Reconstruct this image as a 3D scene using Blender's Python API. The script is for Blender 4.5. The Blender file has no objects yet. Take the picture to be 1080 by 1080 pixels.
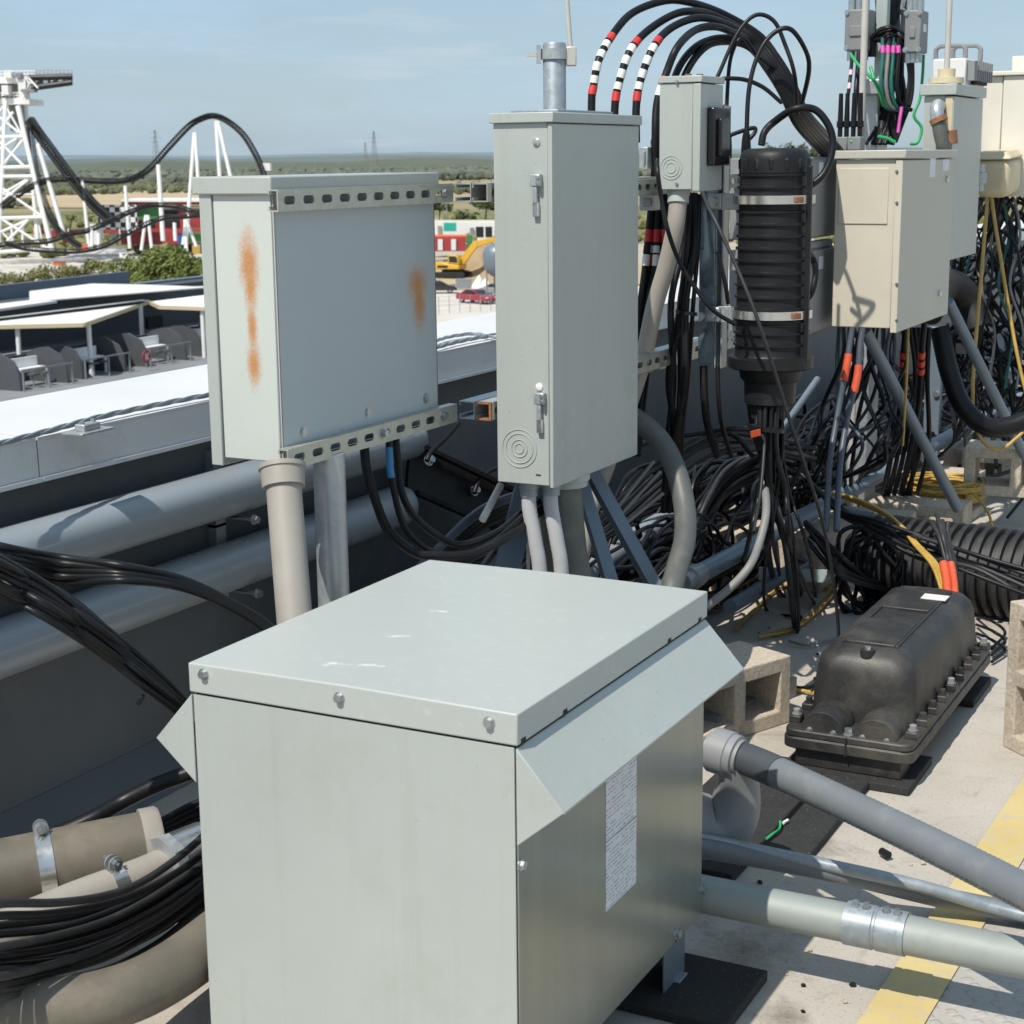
import bpy, bmesh, math, random
from mathutils import Vector, Matrix, noise as mnoise
random.seed(11)
sc = bpy.context.scene
COL = sc.collection
R3 = math.radians
V = Vector

# ---------------------------------------------------------------- camera
FPX = 1750.0
CAMZ = 1.5
def _cv(u, v): return V((u - 540.0, 540.0 - v, -FPX))
_dy = _cv(1465, 158).normalized()
_dl = _cv(465, 158 + 11.5)
_up = _dy.cross(_dl).normalized()
if _up.y < 0: _up = -_up
_dx = _dy.cross(_up)
ROT = Matrix((_dx, _dy, _up))
CAM = V((0, 0, CAMZ))
def ray(u, v): return ROT @ _cv(u, v)
def oz(u, v, z): r = ray(u, v); return CAM + r * ((z - CAMZ) / r.z)
def ox(u, v, x): r = ray(u, v); return CAM + r * (x / r.x)
def oy(u, v, y): r = ray(u, v); return CAM + r * (y / r.y)
def dp(u, v, d): return CAM + ROT @ (_cv(u, v) * (d / FPX))
def pl(lst): return [dp(*a) for a in lst]

cd = bpy.data.cameras.new("camera"); cam = bpy.data.objects.new("camera", cd); COL.objects.link(cam)
cam.matrix_world = Matrix.Translation(CAM) @ ROT.to_4x4()
cd.sensor_width = 36; cd.lens = FPX / 1080 * 36
cd.clip_start = 0.05; cd.clip_end = 60000
cd.dof.use_dof = True; cd.dof.focus_distance = 3.9; cd.dof.aperture_fstop = 13
sc.camera = cam

# ---------------------------------------------------------------- light
S = V((-0.104, -0.68, 1.0)).normalized()
ELEV = math.asin(S.z); AZ = math.atan2(S.x, S.y)
ld = bpy.data.lights.new("sun", 'SUN'); ld.energy = 4.95; ld.angle = R3(0.53); ld.color = (1.0, 0.945, 0.86)
sun = bpy.data.objects.new("sun", ld); COL.objects.link(sun)
sun.rotation_euler = S.to_track_quat('Z', 'Y').to_euler(); sun.location = (0, -4, 12)
w = bpy.data.worlds.new("World"); sc.world = w; w.use_nodes = True
wn = w.node_tree; wn.nodes.clear()
def nd(tree, t, **k):
    n = tree.nodes.new(t)
    for a, b in k.items():
        if a.startswith('i_'):
            key = a[2:]
            key = int(key) if key.isdigit() else key.replace('_', ' ')
            n.inputs[key].default_value = b
        else: setattr(n, a, b)
    return n
sky = nd(wn, 'ShaderNodeTexSky', sky_type='NISHITA', sun_disc=False, sun_elevation=ELEV, sun_rotation=AZ,
         altitude=200, air_density=1.0, dust_density=1.0, ozone_density=2.0)
tc = nd(wn, 'ShaderNodeTexCoord')
mp = nd(wn, 'ShaderNodeMapping'); mp.inputs['Scale'].default_value = (2.0, 2.0, 9.0)
nz = nd(wn, 'ShaderNodeTexNoise', i_Scale=2.2, i_Detail=7.0, i_Roughness=0.62)
cr = nd(wn, 'ShaderNodeValToRGB'); cr.color_ramp.elements[0].position = 0.42; cr.color_ramp.elements[1].position = 0.86
cr.color_ramp.elements[0].color = (0.50, 0.50, 0.50, 1); cr.color_ramp.elements[1].color = (0.92, 0.92, 0.92, 1)
mx = nd(wn, 'ShaderNodeMix', data_type='RGBA'); mx.inputs[7].default_value = (5.7, 7.9, 10.0, 1)
bg = nd(wn, 'ShaderNodeBackground', i_Strength=0.089)
wo = nd(wn, 'ShaderNodeOutputWorld')
L = wn.links.new
L(tc.outputs['Generated'], mp.inputs[0]); L(mp.outputs[0], nz.inputs['Vector']); L(nz.outputs['Fac'], cr.inputs[0])
nz2 = nd(wn, 'ShaderNodeTexNoise', i_Scale=3.1, i_Detail=9.0, i_Roughness=0.66)
mp2 = nd(wn, 'ShaderNodeMapping'); mp2.inputs['Scale'].default_value = (1.6, 1.6, 13.0); mp2.inputs['Location'].default_value = (.7, .2, .35)
cr2 = nd(wn, 'ShaderNodeValToRGB'); cr2.color_ramp.elements[0].position = 0.55; cr2.color_ramp.elements[1].position = 0.85
cr2.color_ramp.elements[1].color = (0.45, 0.45, 0.45, 1)
mx2 = nd(wn, 'ShaderNodeMix', data_type='RGBA'); mx2.inputs[7].default_value = (9.2, 9.6, 9.9, 1)
L(tc.outputs['Generated'], mp2.inputs[0]); L(mp2.outputs[0], nz2.inputs['Vector']); L(nz2.outputs['Fac'], cr2.inputs[0]); L(cr2.outputs[0], mx2.inputs[0])
L(cr.outputs[0], mx.inputs[0]); L(sky.outputs[0], mx.inputs[6]); L(mx.outputs[2], mx2.inputs[6]); L(mx2.outputs[2], bg.inputs[0]); L(bg.outputs[0], wo.inputs[0])
sc.view_settings.view_transform = 'Standard'; sc.view_settings.look = 'None'
sc.view_settings.exposure = 0; sc.view_settings.gamma = 1

# ---------------------------------------------------------------- materials
def newmat(name):
    m = bpy.data.materials.new(name); m.use_nodes = True
    t = m.node_tree; t.nodes.clear()
    o = nd(t, 'ShaderNodeOutputMaterial'); b = nd(t, 'ShaderNodeBsdfPrincipled')
    t.links.new(b.outputs[0], o.inputs[0])
    return m, t, b
def c4(c): return (c[0], c[1], c[2], 1)
def mul(c, k): return tuple(min(1, a * k) for a in c)
def mixc(t, a, b, fac):
    n = nd(t, 'ShaderNodeMix', data_type='RGBA')
    for i, x in ((6, a), (7, b)):
        if isinstance(x, tuple): n.inputs[i].default_value = c4(x)
        else: t.links.new(x, n.inputs[i])
    if isinstance(fac, float): n.inputs[0].default_value = fac
    else: t.links.new(fac, n.inputs[0])
    return n.outputs[2]
def noise_(t, vec, scale, detail=4, rough=.6, dist=0):
    n = nd(t, 'ShaderNodeTexNoise', i_Scale=scale, i_Detail=detail, i_Roughness=rough, i_Distortion=dist)
    t.links.new(vec, n.inputs['Vector']); return n.outputs['Fac']
def ramp(t, fac, p0, p1, c0=(0, 0, 0), c1=(1, 1, 1)):
    n = nd(t, 'ShaderNodeValToRGB'); e = n.color_ramp.elements
    e[0].position = p0; e[1].position = p1; e[0].color = c4(c0); e[1].color = c4(c1)
    t.links.new(fac, n.inputs[0]); return n.outputs[0]
def math_(t, op, a, b=None, clamp=False):
    n = nd(t, 'ShaderNodeMath', operation=op, use_clamp=clamp)
    for i, x in ((0, a), (1, b)):
        if x is None: continue
        if isinstance(x, (int, float)): n.inputs[i].default_value = x
        else: t.links.new(x, n.inputs[i])
    return n.outputs[0]
def coord(t, scale=None, kind='Object'):
    n = nd(t, 'ShaderNodeTexCoord'); o = n.outputs[kind]
    if scale:
        m = nd(t, 'ShaderNodeMapping'); m.inputs['Scale'].default_value = scale
        t.links.new(o, m.inputs[0]); o = m.outputs[0]
    return o
def bump(t, b, fac, strength, dist=.01):
    n = nd(t, 'ShaderNodeBump', i_Strength=strength, i_Distance=dist)
    t.links.new(fac, n.inputs['Height']); t.links.new(n.outputs[0], b.inputs['Normal'])
def mat(name, col, rough=.5, metal=0., var=.12, scale=8., bmp=0., bscale=60., spots=None, coat=0., stretch=None, dirt=None):
    m, t, b = newmat(name)
    vec = coord(t, stretch)
    f = noise_(t, vec, scale, 5, .62)
    fr = ramp(t, f, .3, .7)
    c = mixc(t, mul(col, 1 - var), mul(col, 1 + var), fr)
    if dirt:      # (colour, scale, low, high)
        d = ramp(t, noise_(t, coord(t), dirt[1], 6, .7), dirt[2], dirt[3])
        c = mixc(t, c, dirt[0], d)
    if spots:     # (colour, scale, threshold)
        s = ramp(t, noise_(t, coord(t), spots[1], 2, .5), spots[2], spots[2] + .04)
        c = mixc(t, c, spots[0], s)
    t.links.new(c, b.inputs['Base Color'])
    rr = math_(t, 'MULTIPLY_ADD', fr, .16); t.nodes[-1].inputs[2].default_value = rough - .08
    t.links.new(rr, b.inputs['Roughness'])
    b.inputs['Metallic'].default_value = metal
    if coat: b.inputs['Coat Weight'].default_value = coat; b.inputs['Coat Roughness'].default_value = .18
    if bmp: bump(t, b, noise_(t, coord(t), bscale, 5, .6), bmp, .004)
    return m
M = {}
GREY = (.378, .408, .384)
def paint_mat():
    m, t, b = newmat('grey enamel'); v = coord(t)
    c = mixc(t, mul(GREY, .95), mul(GREY, 1.05), ramp(t, noise_(t, v, 2.2, 5), .3, .7))
    st = ramp(t, noise_(t, coord(t, (16, 16, .7)), 2.2, 6, .7), .52, .85)
    c = mixc(t, c, (.29, .29, .245), math_(t, 'MULTIPLY', st, .38))
    ru = ramp(t, noise_(t, v, 3.4, 7, .74), .54, .85)
    c = mixc(t, c, (.30, .295, .245), math_(t, 'MULTIPLY', ru, .5))
    sp = ramp(t, noise_(t, v, 150, 2, .5), .70, .76)
    c = mixc(t, c, (.20, .19, .16), math_(t, 'MULTIPLY', sp, .5))
    hi = ramp(t, noise_(t, coord(t, (3, 3, 40)), 3, 6, .8, .6), .70, .74)
    c = mixc(t, c, (.56, .57, .55), math_(t, 'MULTIPLY', hi, .25))
    t.links.new(c, b.inputs['Base Color'])
    rr = math_(t, 'MULTIPLY_ADD', ru, .2); t.nodes[-1].inputs[2].default_value = .36
    t.links.new(rr, b.inputs['Roughness'])
    bump(t, b, noise_(t, v, 4, 3), .06, .02); return m
M['paint'] = paint_mat()
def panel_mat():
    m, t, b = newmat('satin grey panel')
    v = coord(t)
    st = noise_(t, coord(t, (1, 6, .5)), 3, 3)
    c = mixc(t, (.20, .225, .205), (.285, .31, .285), st)  # base colours lowered to deepen the cabinet's shaded side
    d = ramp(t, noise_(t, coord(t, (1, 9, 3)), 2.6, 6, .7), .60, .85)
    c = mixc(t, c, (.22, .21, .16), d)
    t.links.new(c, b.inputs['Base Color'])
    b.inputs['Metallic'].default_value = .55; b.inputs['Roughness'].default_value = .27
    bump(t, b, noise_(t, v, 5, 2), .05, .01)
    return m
M['panel'] = panel_mat()
def lid_mat(scuffs=()):
    m, t, b = newmat('grey enamel lid')
    v = coord(t)
    c = mixc(t, (.37, .40, .378), (.415, .438, .415), noise_(t, v, 2.5, 4))
    sc_ = ramp(t, noise_(t, coord(t, (2.2, 6, 1)), 5.0, 7, .72, 1.2), .70, .735)
    sm = ramp(t, noise_(t, v, 2.0, 2), .48, .62)
    c = mixc(t, c, (.72, .72, .68), math_(t, 'MULTIPLY', sc_, sm))
    ns = noise_(t, coord(t, (1, 2.5, 1)), 26, 6, .75, 1.5)
    for cen, rad in zip(scuffs, ((.055, .012, .1), (.035, .012, .1), (.025, .01, .1), (.02, .02, .1))):
        m2 = nd(t, 'ShaderNodeMapping', vector_type='TEXTURE'); m2.inputs['Location'].default_value = cen; m2.inputs['Scale'].default_value = rad; m2.inputs['Rotation'].default_value = (0, 0, .25)
        t.links.new(v, m2.inputs[0]); ln = nd(t, 'ShaderNodeVectorMath', operation='LENGTH'); t.links.new(m2.outputs[0], ln.inputs[0])
        k = math_(t, 'ADD', math_(t, 'SUBTRACT', 1.0, ln.outputs['Value']), math_(t, 'MULTIPLY', math_(t, 'SUBTRACT', ns, .55), 3.5))
        c = mixc(t, c, (.74, .74, .71), math_(t, 'MULTIPLY', ramp(t, k, .2, .8), .8))
    du = ramp(t, noise_(t, v, 40, 5, .7), .55, .8)
    c = mixc(t, c, (.60, .60, .55), math_(t, 'MULTIPLY', du, .35))
    t.links.new(c, b.inputs['Base Color']); b.inputs['Roughness'].default_value = .36
    bump(t, b, noise_(t, v, 250, 2), .03, .002)
    return m
def rust_mat(name, base, patches, rough=.5):
    """patches: list of (centre, radii) in object space; rust bleeds through the paint there"""
    m, t, b = newmat(name)
    v = coord(t)
    c = mixc(t, mul(base, .94), mul(base, 1.05), noise_(t, v, 5, 5))
    tot = None
    n1 = noise_(t, v, 16, 6, .75); n2 = noise_(t, v, 190, 4, .75)
    for cen, rad in patches:
        mp_ = nd(t, 'ShaderNodeMapping', vector_type='TEXTURE')
        mp_.inputs['Location'].default_value = cen; mp_.inputs['Scale'].default_value = rad
        t.links.new(v, mp_.inputs[0])
        ln = nd(t, 'ShaderNodeVectorMath', operation='LENGTH'); t.links.new(mp_.outputs[0], ln.inputs[0])
        d = math_(t, 'SUBTRACT', 1.25, ln.outputs['Value'])
        k = math_(t, 'ADD', d, math_(t, 'MULTIPLY', math_(t, 'SUBTRACT', n1, .5), 1.1))
        k = math_(t, 'ADD', k, math_(t, 'MULTIPLY', math_(t, 'SUBTRACT', n2, .5), 1.9))
        k = ramp(t, k, .15, 1.0)
        tot = k if tot is None else math_(t, 'MAXIMUM', tot, k)
    rc = mixc(t, (.38, .14, .035), (.53, .25, .07), ramp(t, n2, .35, .65))
    c = mixc(t, c, rc, math_(t, 'MULTIPLY', tot, .92))
    t.links.new(c, b.inputs['Base Color'])
    b.inputs['Roughness'].default_value = rough
    bump(t, b, n2, .06, .002)
    return m
def galv_mat(name, col, rough=.42, metal=.75):
    m, t, b = newmat(name)
    v = coord(t)
    vo = nd(t, 'ShaderNodeTexVoronoi', i_Scale=70.0); t.links.new(v, vo.inputs['Vector'])
    g = nd(t, 'ShaderNodeRGBToBW'); t.links.new(vo.outputs['Color'], g.inputs[0])
    f = math_(t, 'ADD', math_(t, 'MULTIPLY', g.outputs[0], .35), math_(t, 'MULTIPLY', noise_(t, v, 14, 6, .75), .65))
    fr = ramp(t, f, .3, .8)
    c = mixc(t, mul(col, .84), mul(col, 1.12), fr)
    t.links.new(c, b.inputs['Base Color']); b.inputs['Metallic'].default_value = metal
    rr = math_(t, 'MULTIPLY_ADD', fr, .2); t.nodes[-1].inputs[2].default_value = rough - .1
    t.links.new(rr, b.inputs['Roughness'])
    return m
M['galv'] = galv_mat('galvanised steel', (.44, .465, .475), .42, .55)
M['pipegrey'] = mat('weathered galvanised pipe', (.275, .305, .29), .6, .15, .07, 5, dirt=((.22, .22, .19), 7, .55, .85))
M['slatelit'] = mat('lit slate galvanised pipe', (.21, .265, .31), .45, .25, .12, 9)  # lit tone of the slate steel, carried in the base colour
M['slate'] = mat('slate galvanised in shade tone', (.165, .205, .245), .45, .25, .12, 9)  # bluish dark of the shaded braces put into the steel's colour
M['galvdull'] = galv_mat('dull galvanised steel', (.30, .34, .365), .5, .4)
M['zinc'] = galv_mat('yellowed zinc', (.47, .48, .42), .4, .5)
M['steel'] = mat('bright steel', (.62, .62, .60), .25, .9, .08, 20)
M['bolt'] = mat('zinc bolt', (.45, .48, .49), .32, .85, .1, 40)
M['cable'] = mat('black cable jacket', (.010, .0105, .012), .40, 0, .25, 10, dirt=((.030, .029, .027), 14, .6, .9))
M['cable'].node_tree.nodes['Principled BSDF'].inputs['Specular IOR Level'].default_value = .24
M['cabledull'] = mat('dusty black cable', (.022, .022, .023), .55, 0, .3, 12, dirt=((.065, .062, .057), 18, .55, .85))
M['cableblue'] = mat('slate cable jacket', (.06, .075, .095), .45, 0, .15, 10)
M['cablegrey'] = mat('grey cable jacket', (.20, .20, .19), .5, 0, .15, 10)
M['green'] = mat('green wire', (.02, .33, .10), .4, 0, .1, 10)
M['teal'] = mat('teal wire', (.015, .12, .10), .4, 0, .1, 10)
M['yellow'] = mat('yellow fibre jacket', (.44, .285, .06), .5, 0, .18, 20)
M['red'] = mat('red tape', (.55, .035, .03), .4, 0, .1, 30)
M['white'] = mat('white tape', (.74, .73, .70), .45, 0, .08, 30)
M['pink'] = mat('pink tape', (.70, .10, .45), .4, 0, .1, 30)
M['palepink'] = mat('pale pink tape', (.70, .42, .48), .4, 0, .1, 30)
M['bluetape'] = mat('blue tape', (.03, .17, .36), .4, 0, .1, 30)
M['tag'] = mat('orange tag', (.60, .085, .03), .5, 0, .15, 30)
M['tagred'] = mat('red tag', (.60, .06, .03), .45, 0, .15, 30)
M['rustcup'] = mat('rusty coupling', (.25, .115, .06), .7, .2, .3, 40, .3, 120)
M['rustend'] = mat('rusty cut edge', (.33, .12, .05), .8, .0, .3, 60)
M['pvc'] = mat('grey plastic pipe', (.285, .325, .36), .30, 0, .10, 3, stretch=(1, .4, 1), dirt=((.30, .29, .26), 3, .55, .85))
M['pvctan'] = mat('weathered conduit', (.31, .285, .25), .55, 0, .10, 6, .08, 200, dirt=((.30, .265, .22), 4, .5, .8))
M['pvcdirty'] = mat('dusty conduit', (.125, .11, .085), .62, 0, .22, 5, .1, 120, dirt=((.22, .185, .135), 6, .5, .78))
M['pvcflex'] = mat('grey flexible conduit', (.09, .095, .09), .5, 0, .12, 5, dirt=((.19, .175, .14), 6, .5, .8))
M['lfmc'] = mat('liquid tight conduit', (.15, .165, .18), .42, 0, .06, 5, dirt=((.25, .25, .24), 9, .55, .85))
M['lfmclight'] = mat('light flexible conduit', (.45, .455, .46), .5, 0, .06, 5)
M['lfmcdark'] = mat('dark conduit sleeve', (.06, .068, .078), .45, 0, .1, 9)
M['plastic'] = mat('black moulded plastic', (.012, .012, .013), .45, 0, .25, 7, .12, 160, dirt=((.04, .038, .034), 5, .55, .9))
M['plastic'].node_tree.nodes['Principled BSDF'].inputs['Specular IOR Level'].default_value = .3
M['dusty'] = mat('dusty moulded plastic', (.022, .0215, .0205), .5, 0, .3, 7, .15, 160, dirt=((.10, .09, .075), 6, .48, .82))
M['plasticgloss'] = mat('glossy black plastic', (.012, .012, .013), .25, 0, .1, 7)
M['rubber'] = mat('recycled rubber', (.022, .0215, .021), .85, 0, .3, 30, .5, 220, spots=((.12, .115, .10), 170, .68))
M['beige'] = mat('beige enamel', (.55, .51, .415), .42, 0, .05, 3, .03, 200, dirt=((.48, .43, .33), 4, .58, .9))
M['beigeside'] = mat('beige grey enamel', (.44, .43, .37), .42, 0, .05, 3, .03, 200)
M['cream'] = mat('cream enamel', (.68, .65, .57), .45, 0, .05, 3)
M['yellowed'] = mat('yellowed plastic', (.56, .49, .33), .5, 0, .12, 9, .1, 60)
M['boxgrey'] = mat('mid grey enamel', (.225, .23, .235), .5, 0, .05, 4)
M['rrugrey'] = mat('grey cast housing', (.20, .205, .205), .55, 0, .08, 9)
M['mast'] = mat('pale green mast', (.36, .42, .40), .5, .1, .08, 4)
M['dark'] = mat('dark gap', (.012, .012, .013), .8, 0, .1, 5)
M['rod'] = mat('grey rod', (.50, .48, .44), .5, .2, .1, 8)
def block_mat():
    m, t, b = newmat('cinder block')
    v = coord(t)
    f = noise_(t, v, 90, 6, .75); g = noise_(t, v, 9, 4, .6)
    c = mixc(t, (.38, .315, .24), (.64, .56, .45), ramp(t, f, .32, .66))
    c = mixc(t, c, (.26, .215, .165), math_(t, 'MULTIPLY', ramp(t, g, .5, .75), .45))
    t.links.new(c, b.inputs['Base Color']); b.inputs['Roughness'].default_value = .92
    bump(t, b, f, .9, .006); return m
M['block'] = block_mat()
def roof_mat():
    m, t, b = newmat('roof membrane')
    v = coord(t)
    big = noise_(t, v, 1.3, 6, .65); mid = noise_(t, v, 7, 6, .7); fine = noise_(t, v, 130, 4, .7)
    c = mixc(t, (.36, .325, .275), (.50, .46, .405), ramp(t, big, .3, .7))
    c = mixc(t, c, (.30, .275, .235), math_(t, 'MULTIPLY', ramp(t, mid, .55, .8), .65))
    c = mixc(t, c, (.20, .175, .145), math_(t, 'MULTIPLY', ramp(t, fine, .57, .67), .75))
    st = ramp(t, noise_(t, coord(t, (1, 1.6, 1)), 3.1, 6, .78, .8), .56, .74)
    c = mixc(t, c, (.17, .135, .10), math_(t, 'MULTIPLY', st, .65))
    sc2 = ramp(t, noise_(t, coord(t, (9, 1.2, 1)), 4.0, 6, .8, .5), .60, .68)
    c = mixc(t, c, (.26, .235, .20), math_(t, 'MULTIPLY', sc2, .45))
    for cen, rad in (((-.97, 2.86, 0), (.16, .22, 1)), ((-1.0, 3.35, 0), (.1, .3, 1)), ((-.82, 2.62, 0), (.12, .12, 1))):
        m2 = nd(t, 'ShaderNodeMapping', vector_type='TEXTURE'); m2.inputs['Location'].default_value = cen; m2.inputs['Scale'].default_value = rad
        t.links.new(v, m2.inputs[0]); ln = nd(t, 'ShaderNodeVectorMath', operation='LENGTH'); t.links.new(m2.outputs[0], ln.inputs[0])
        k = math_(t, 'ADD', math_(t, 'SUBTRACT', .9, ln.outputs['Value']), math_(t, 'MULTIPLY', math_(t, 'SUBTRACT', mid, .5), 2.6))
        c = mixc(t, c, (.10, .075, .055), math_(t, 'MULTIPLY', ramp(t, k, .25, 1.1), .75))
    t.links.new(c, b.inputs['Base Color']); b.inputs['Roughness'].default_value = .8
    bump(t, b, fine, .25, .003); return m
M['roof'] = roof_mat()
def walk_mat():
    m, t, b = newmat('textured walkway pad')
    v = coord(t)
    big = noise_(t, v, 2.2, 6, .65); fine = noise_(t, v, 140, 4, .7)
    c = mixc(t, (.34, .32, .29), (.47, .445, .41), ramp(t, big, .3, .7))
    c = mixc(t, c, (.20, .185, .16), math_(t, 'MULTIPLY', ramp(t, fine, .58, .7), .6))
    t.links.new(c, b.inputs['Base Color']); b.inputs['Roughness'].default_value = .75
    sx = nd(t, 'ShaderNodeSeparateXYZ'); t.links.new(v, sx.inputs[0])
    k = 95.
    a = math_(t, 'SINE', math_(t, 'MULTIPLY', math_(t, 'ADD', sx.outputs[0], sx.outputs[1]), k))
    a2 = math_(t, 'SINE', math_(t, 'MULTIPLY', math_(t, 'SUBTRACT', sx.outputs[0], sx.outputs[1]), k))
    a3 = math_(t, 'SINE', math_(t, 'MULTIPLY', math_(t, 'SUBTRACT', sx.outputs[0], sx.outputs[1]), k * .5))
    tread = ramp(t, math_(t, 'MULTIPLY', math_(t, 'MULTIPLY', a, a2), math_(t, 'SIGN', a3)), .1, .6)
    h = math_(t, 'ADD', tread, math_(t, 'MULTIPLY', fine, .25))
    bump(t, b, h, .55, .004); return m
M['walk'] = walk_mat()
def yellow_line_mat():
    m, t, b = newmat('worn yellow paint')
    v = coord(t)
    n = noise_(t, v, 22, 8, .78); f = noise_(t, v, 3, 4)
    c = mixc(t, (.50, .38, .15), (.60, .485, .235), ramp(t, f, .3, .7))
    c = mixc(t, c, (.42, .385, .33), math_(t, 'MULTIPLY', ramp(t, n, .50, .66), .85))
    t.links.new(c, b.inputs['Base Color']); b.inputs['Roughness'].default_value = .7
    bump(t, b, noise_(t, v, 130, 4), .25, .003); return m
M['yline'] = yellow_line_mat()
M['membrane'] = mat('grey wall membrane', (.095, .107, .117), .6, 0, .16, 2.2, .15, 30, dirt=((.15, .15, .145), 2, .5, .8))
M['coping'] = mat('white coping metal', (.62, .62, .61), .5, 0, .03, 2, dirt=((.55, .53, .48), 4, .6, .95))
M['copingface'] = mat('shade tinted coping fascia', (.66, .685, .71), .42, .1, .05, 1.5, dirt=((.34, .34, .33), 3, .55, .9))  # bluish tone of the shaded front face put into the colour
def label_mat():
    m, t, b = newmat('printed rating label')
    v = coord(t); sx = nd(t, 'ShaderNodeSeparateXYZ'); t.links.new(v, sx.inputs[0])
    zr = math_(t, 'MULTIPLY', sx.outputs[2], 150.)
    row = math_(t, 'FLOOR', zr); fr = math_(t, 'SUBTRACT', zr, row)
    band = math_(t, 'MULTIPLY', math_(t, 'GREATER_THAN', fr, .30), math_(t, 'LESS_THAN', fr, .78))
    cb = nd(t, 'ShaderNodeCombineXYZ')
    t.links.new(math_(t, 'MULTIPLY', sx.outputs[1], 260.), cb.inputs[0]); t.links.new(math_(t, 'MULTIPLY', row, 7.31), cb.inputs[1])
    word = ramp(t, noise_(t, cb.outputs[0], 1.0, 1, .5), .44, .50)
    cb2 = nd(t, 'ShaderNodeCombineXYZ')
    t.links.new(math_(t, 'MULTIPLY', sx.outputs[1], 26.), cb2.inputs[0]); t.links.new(math_(t, 'MULTIPLY', row, 3.17), cb2.inputs[1])
    blk = ramp(t, noise_(t, cb2.outputs[0], 1.0, 2, .5), .40, .48)
    k = math_(t, 'MULTIPLY', math_(t, 'MULTIPLY', band, word), blk)
    c = mixc(t, (.60, .63, .66), (.15, .20, .30), math_(t, 'MULTIPLY', k, .75))
    t.links.new(c, b.inputs['Base Color']); b.inputs['Roughness'].default_value = .35; return m
M['label'] = label_mat()
M['sticker'] = mat('pale sticker', (.62, .66, .70), .45, 0, .15, 60)
M['silver'] = galv_mat('blotchy silver strut', (.34, .42, .50), .35, .85)
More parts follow.
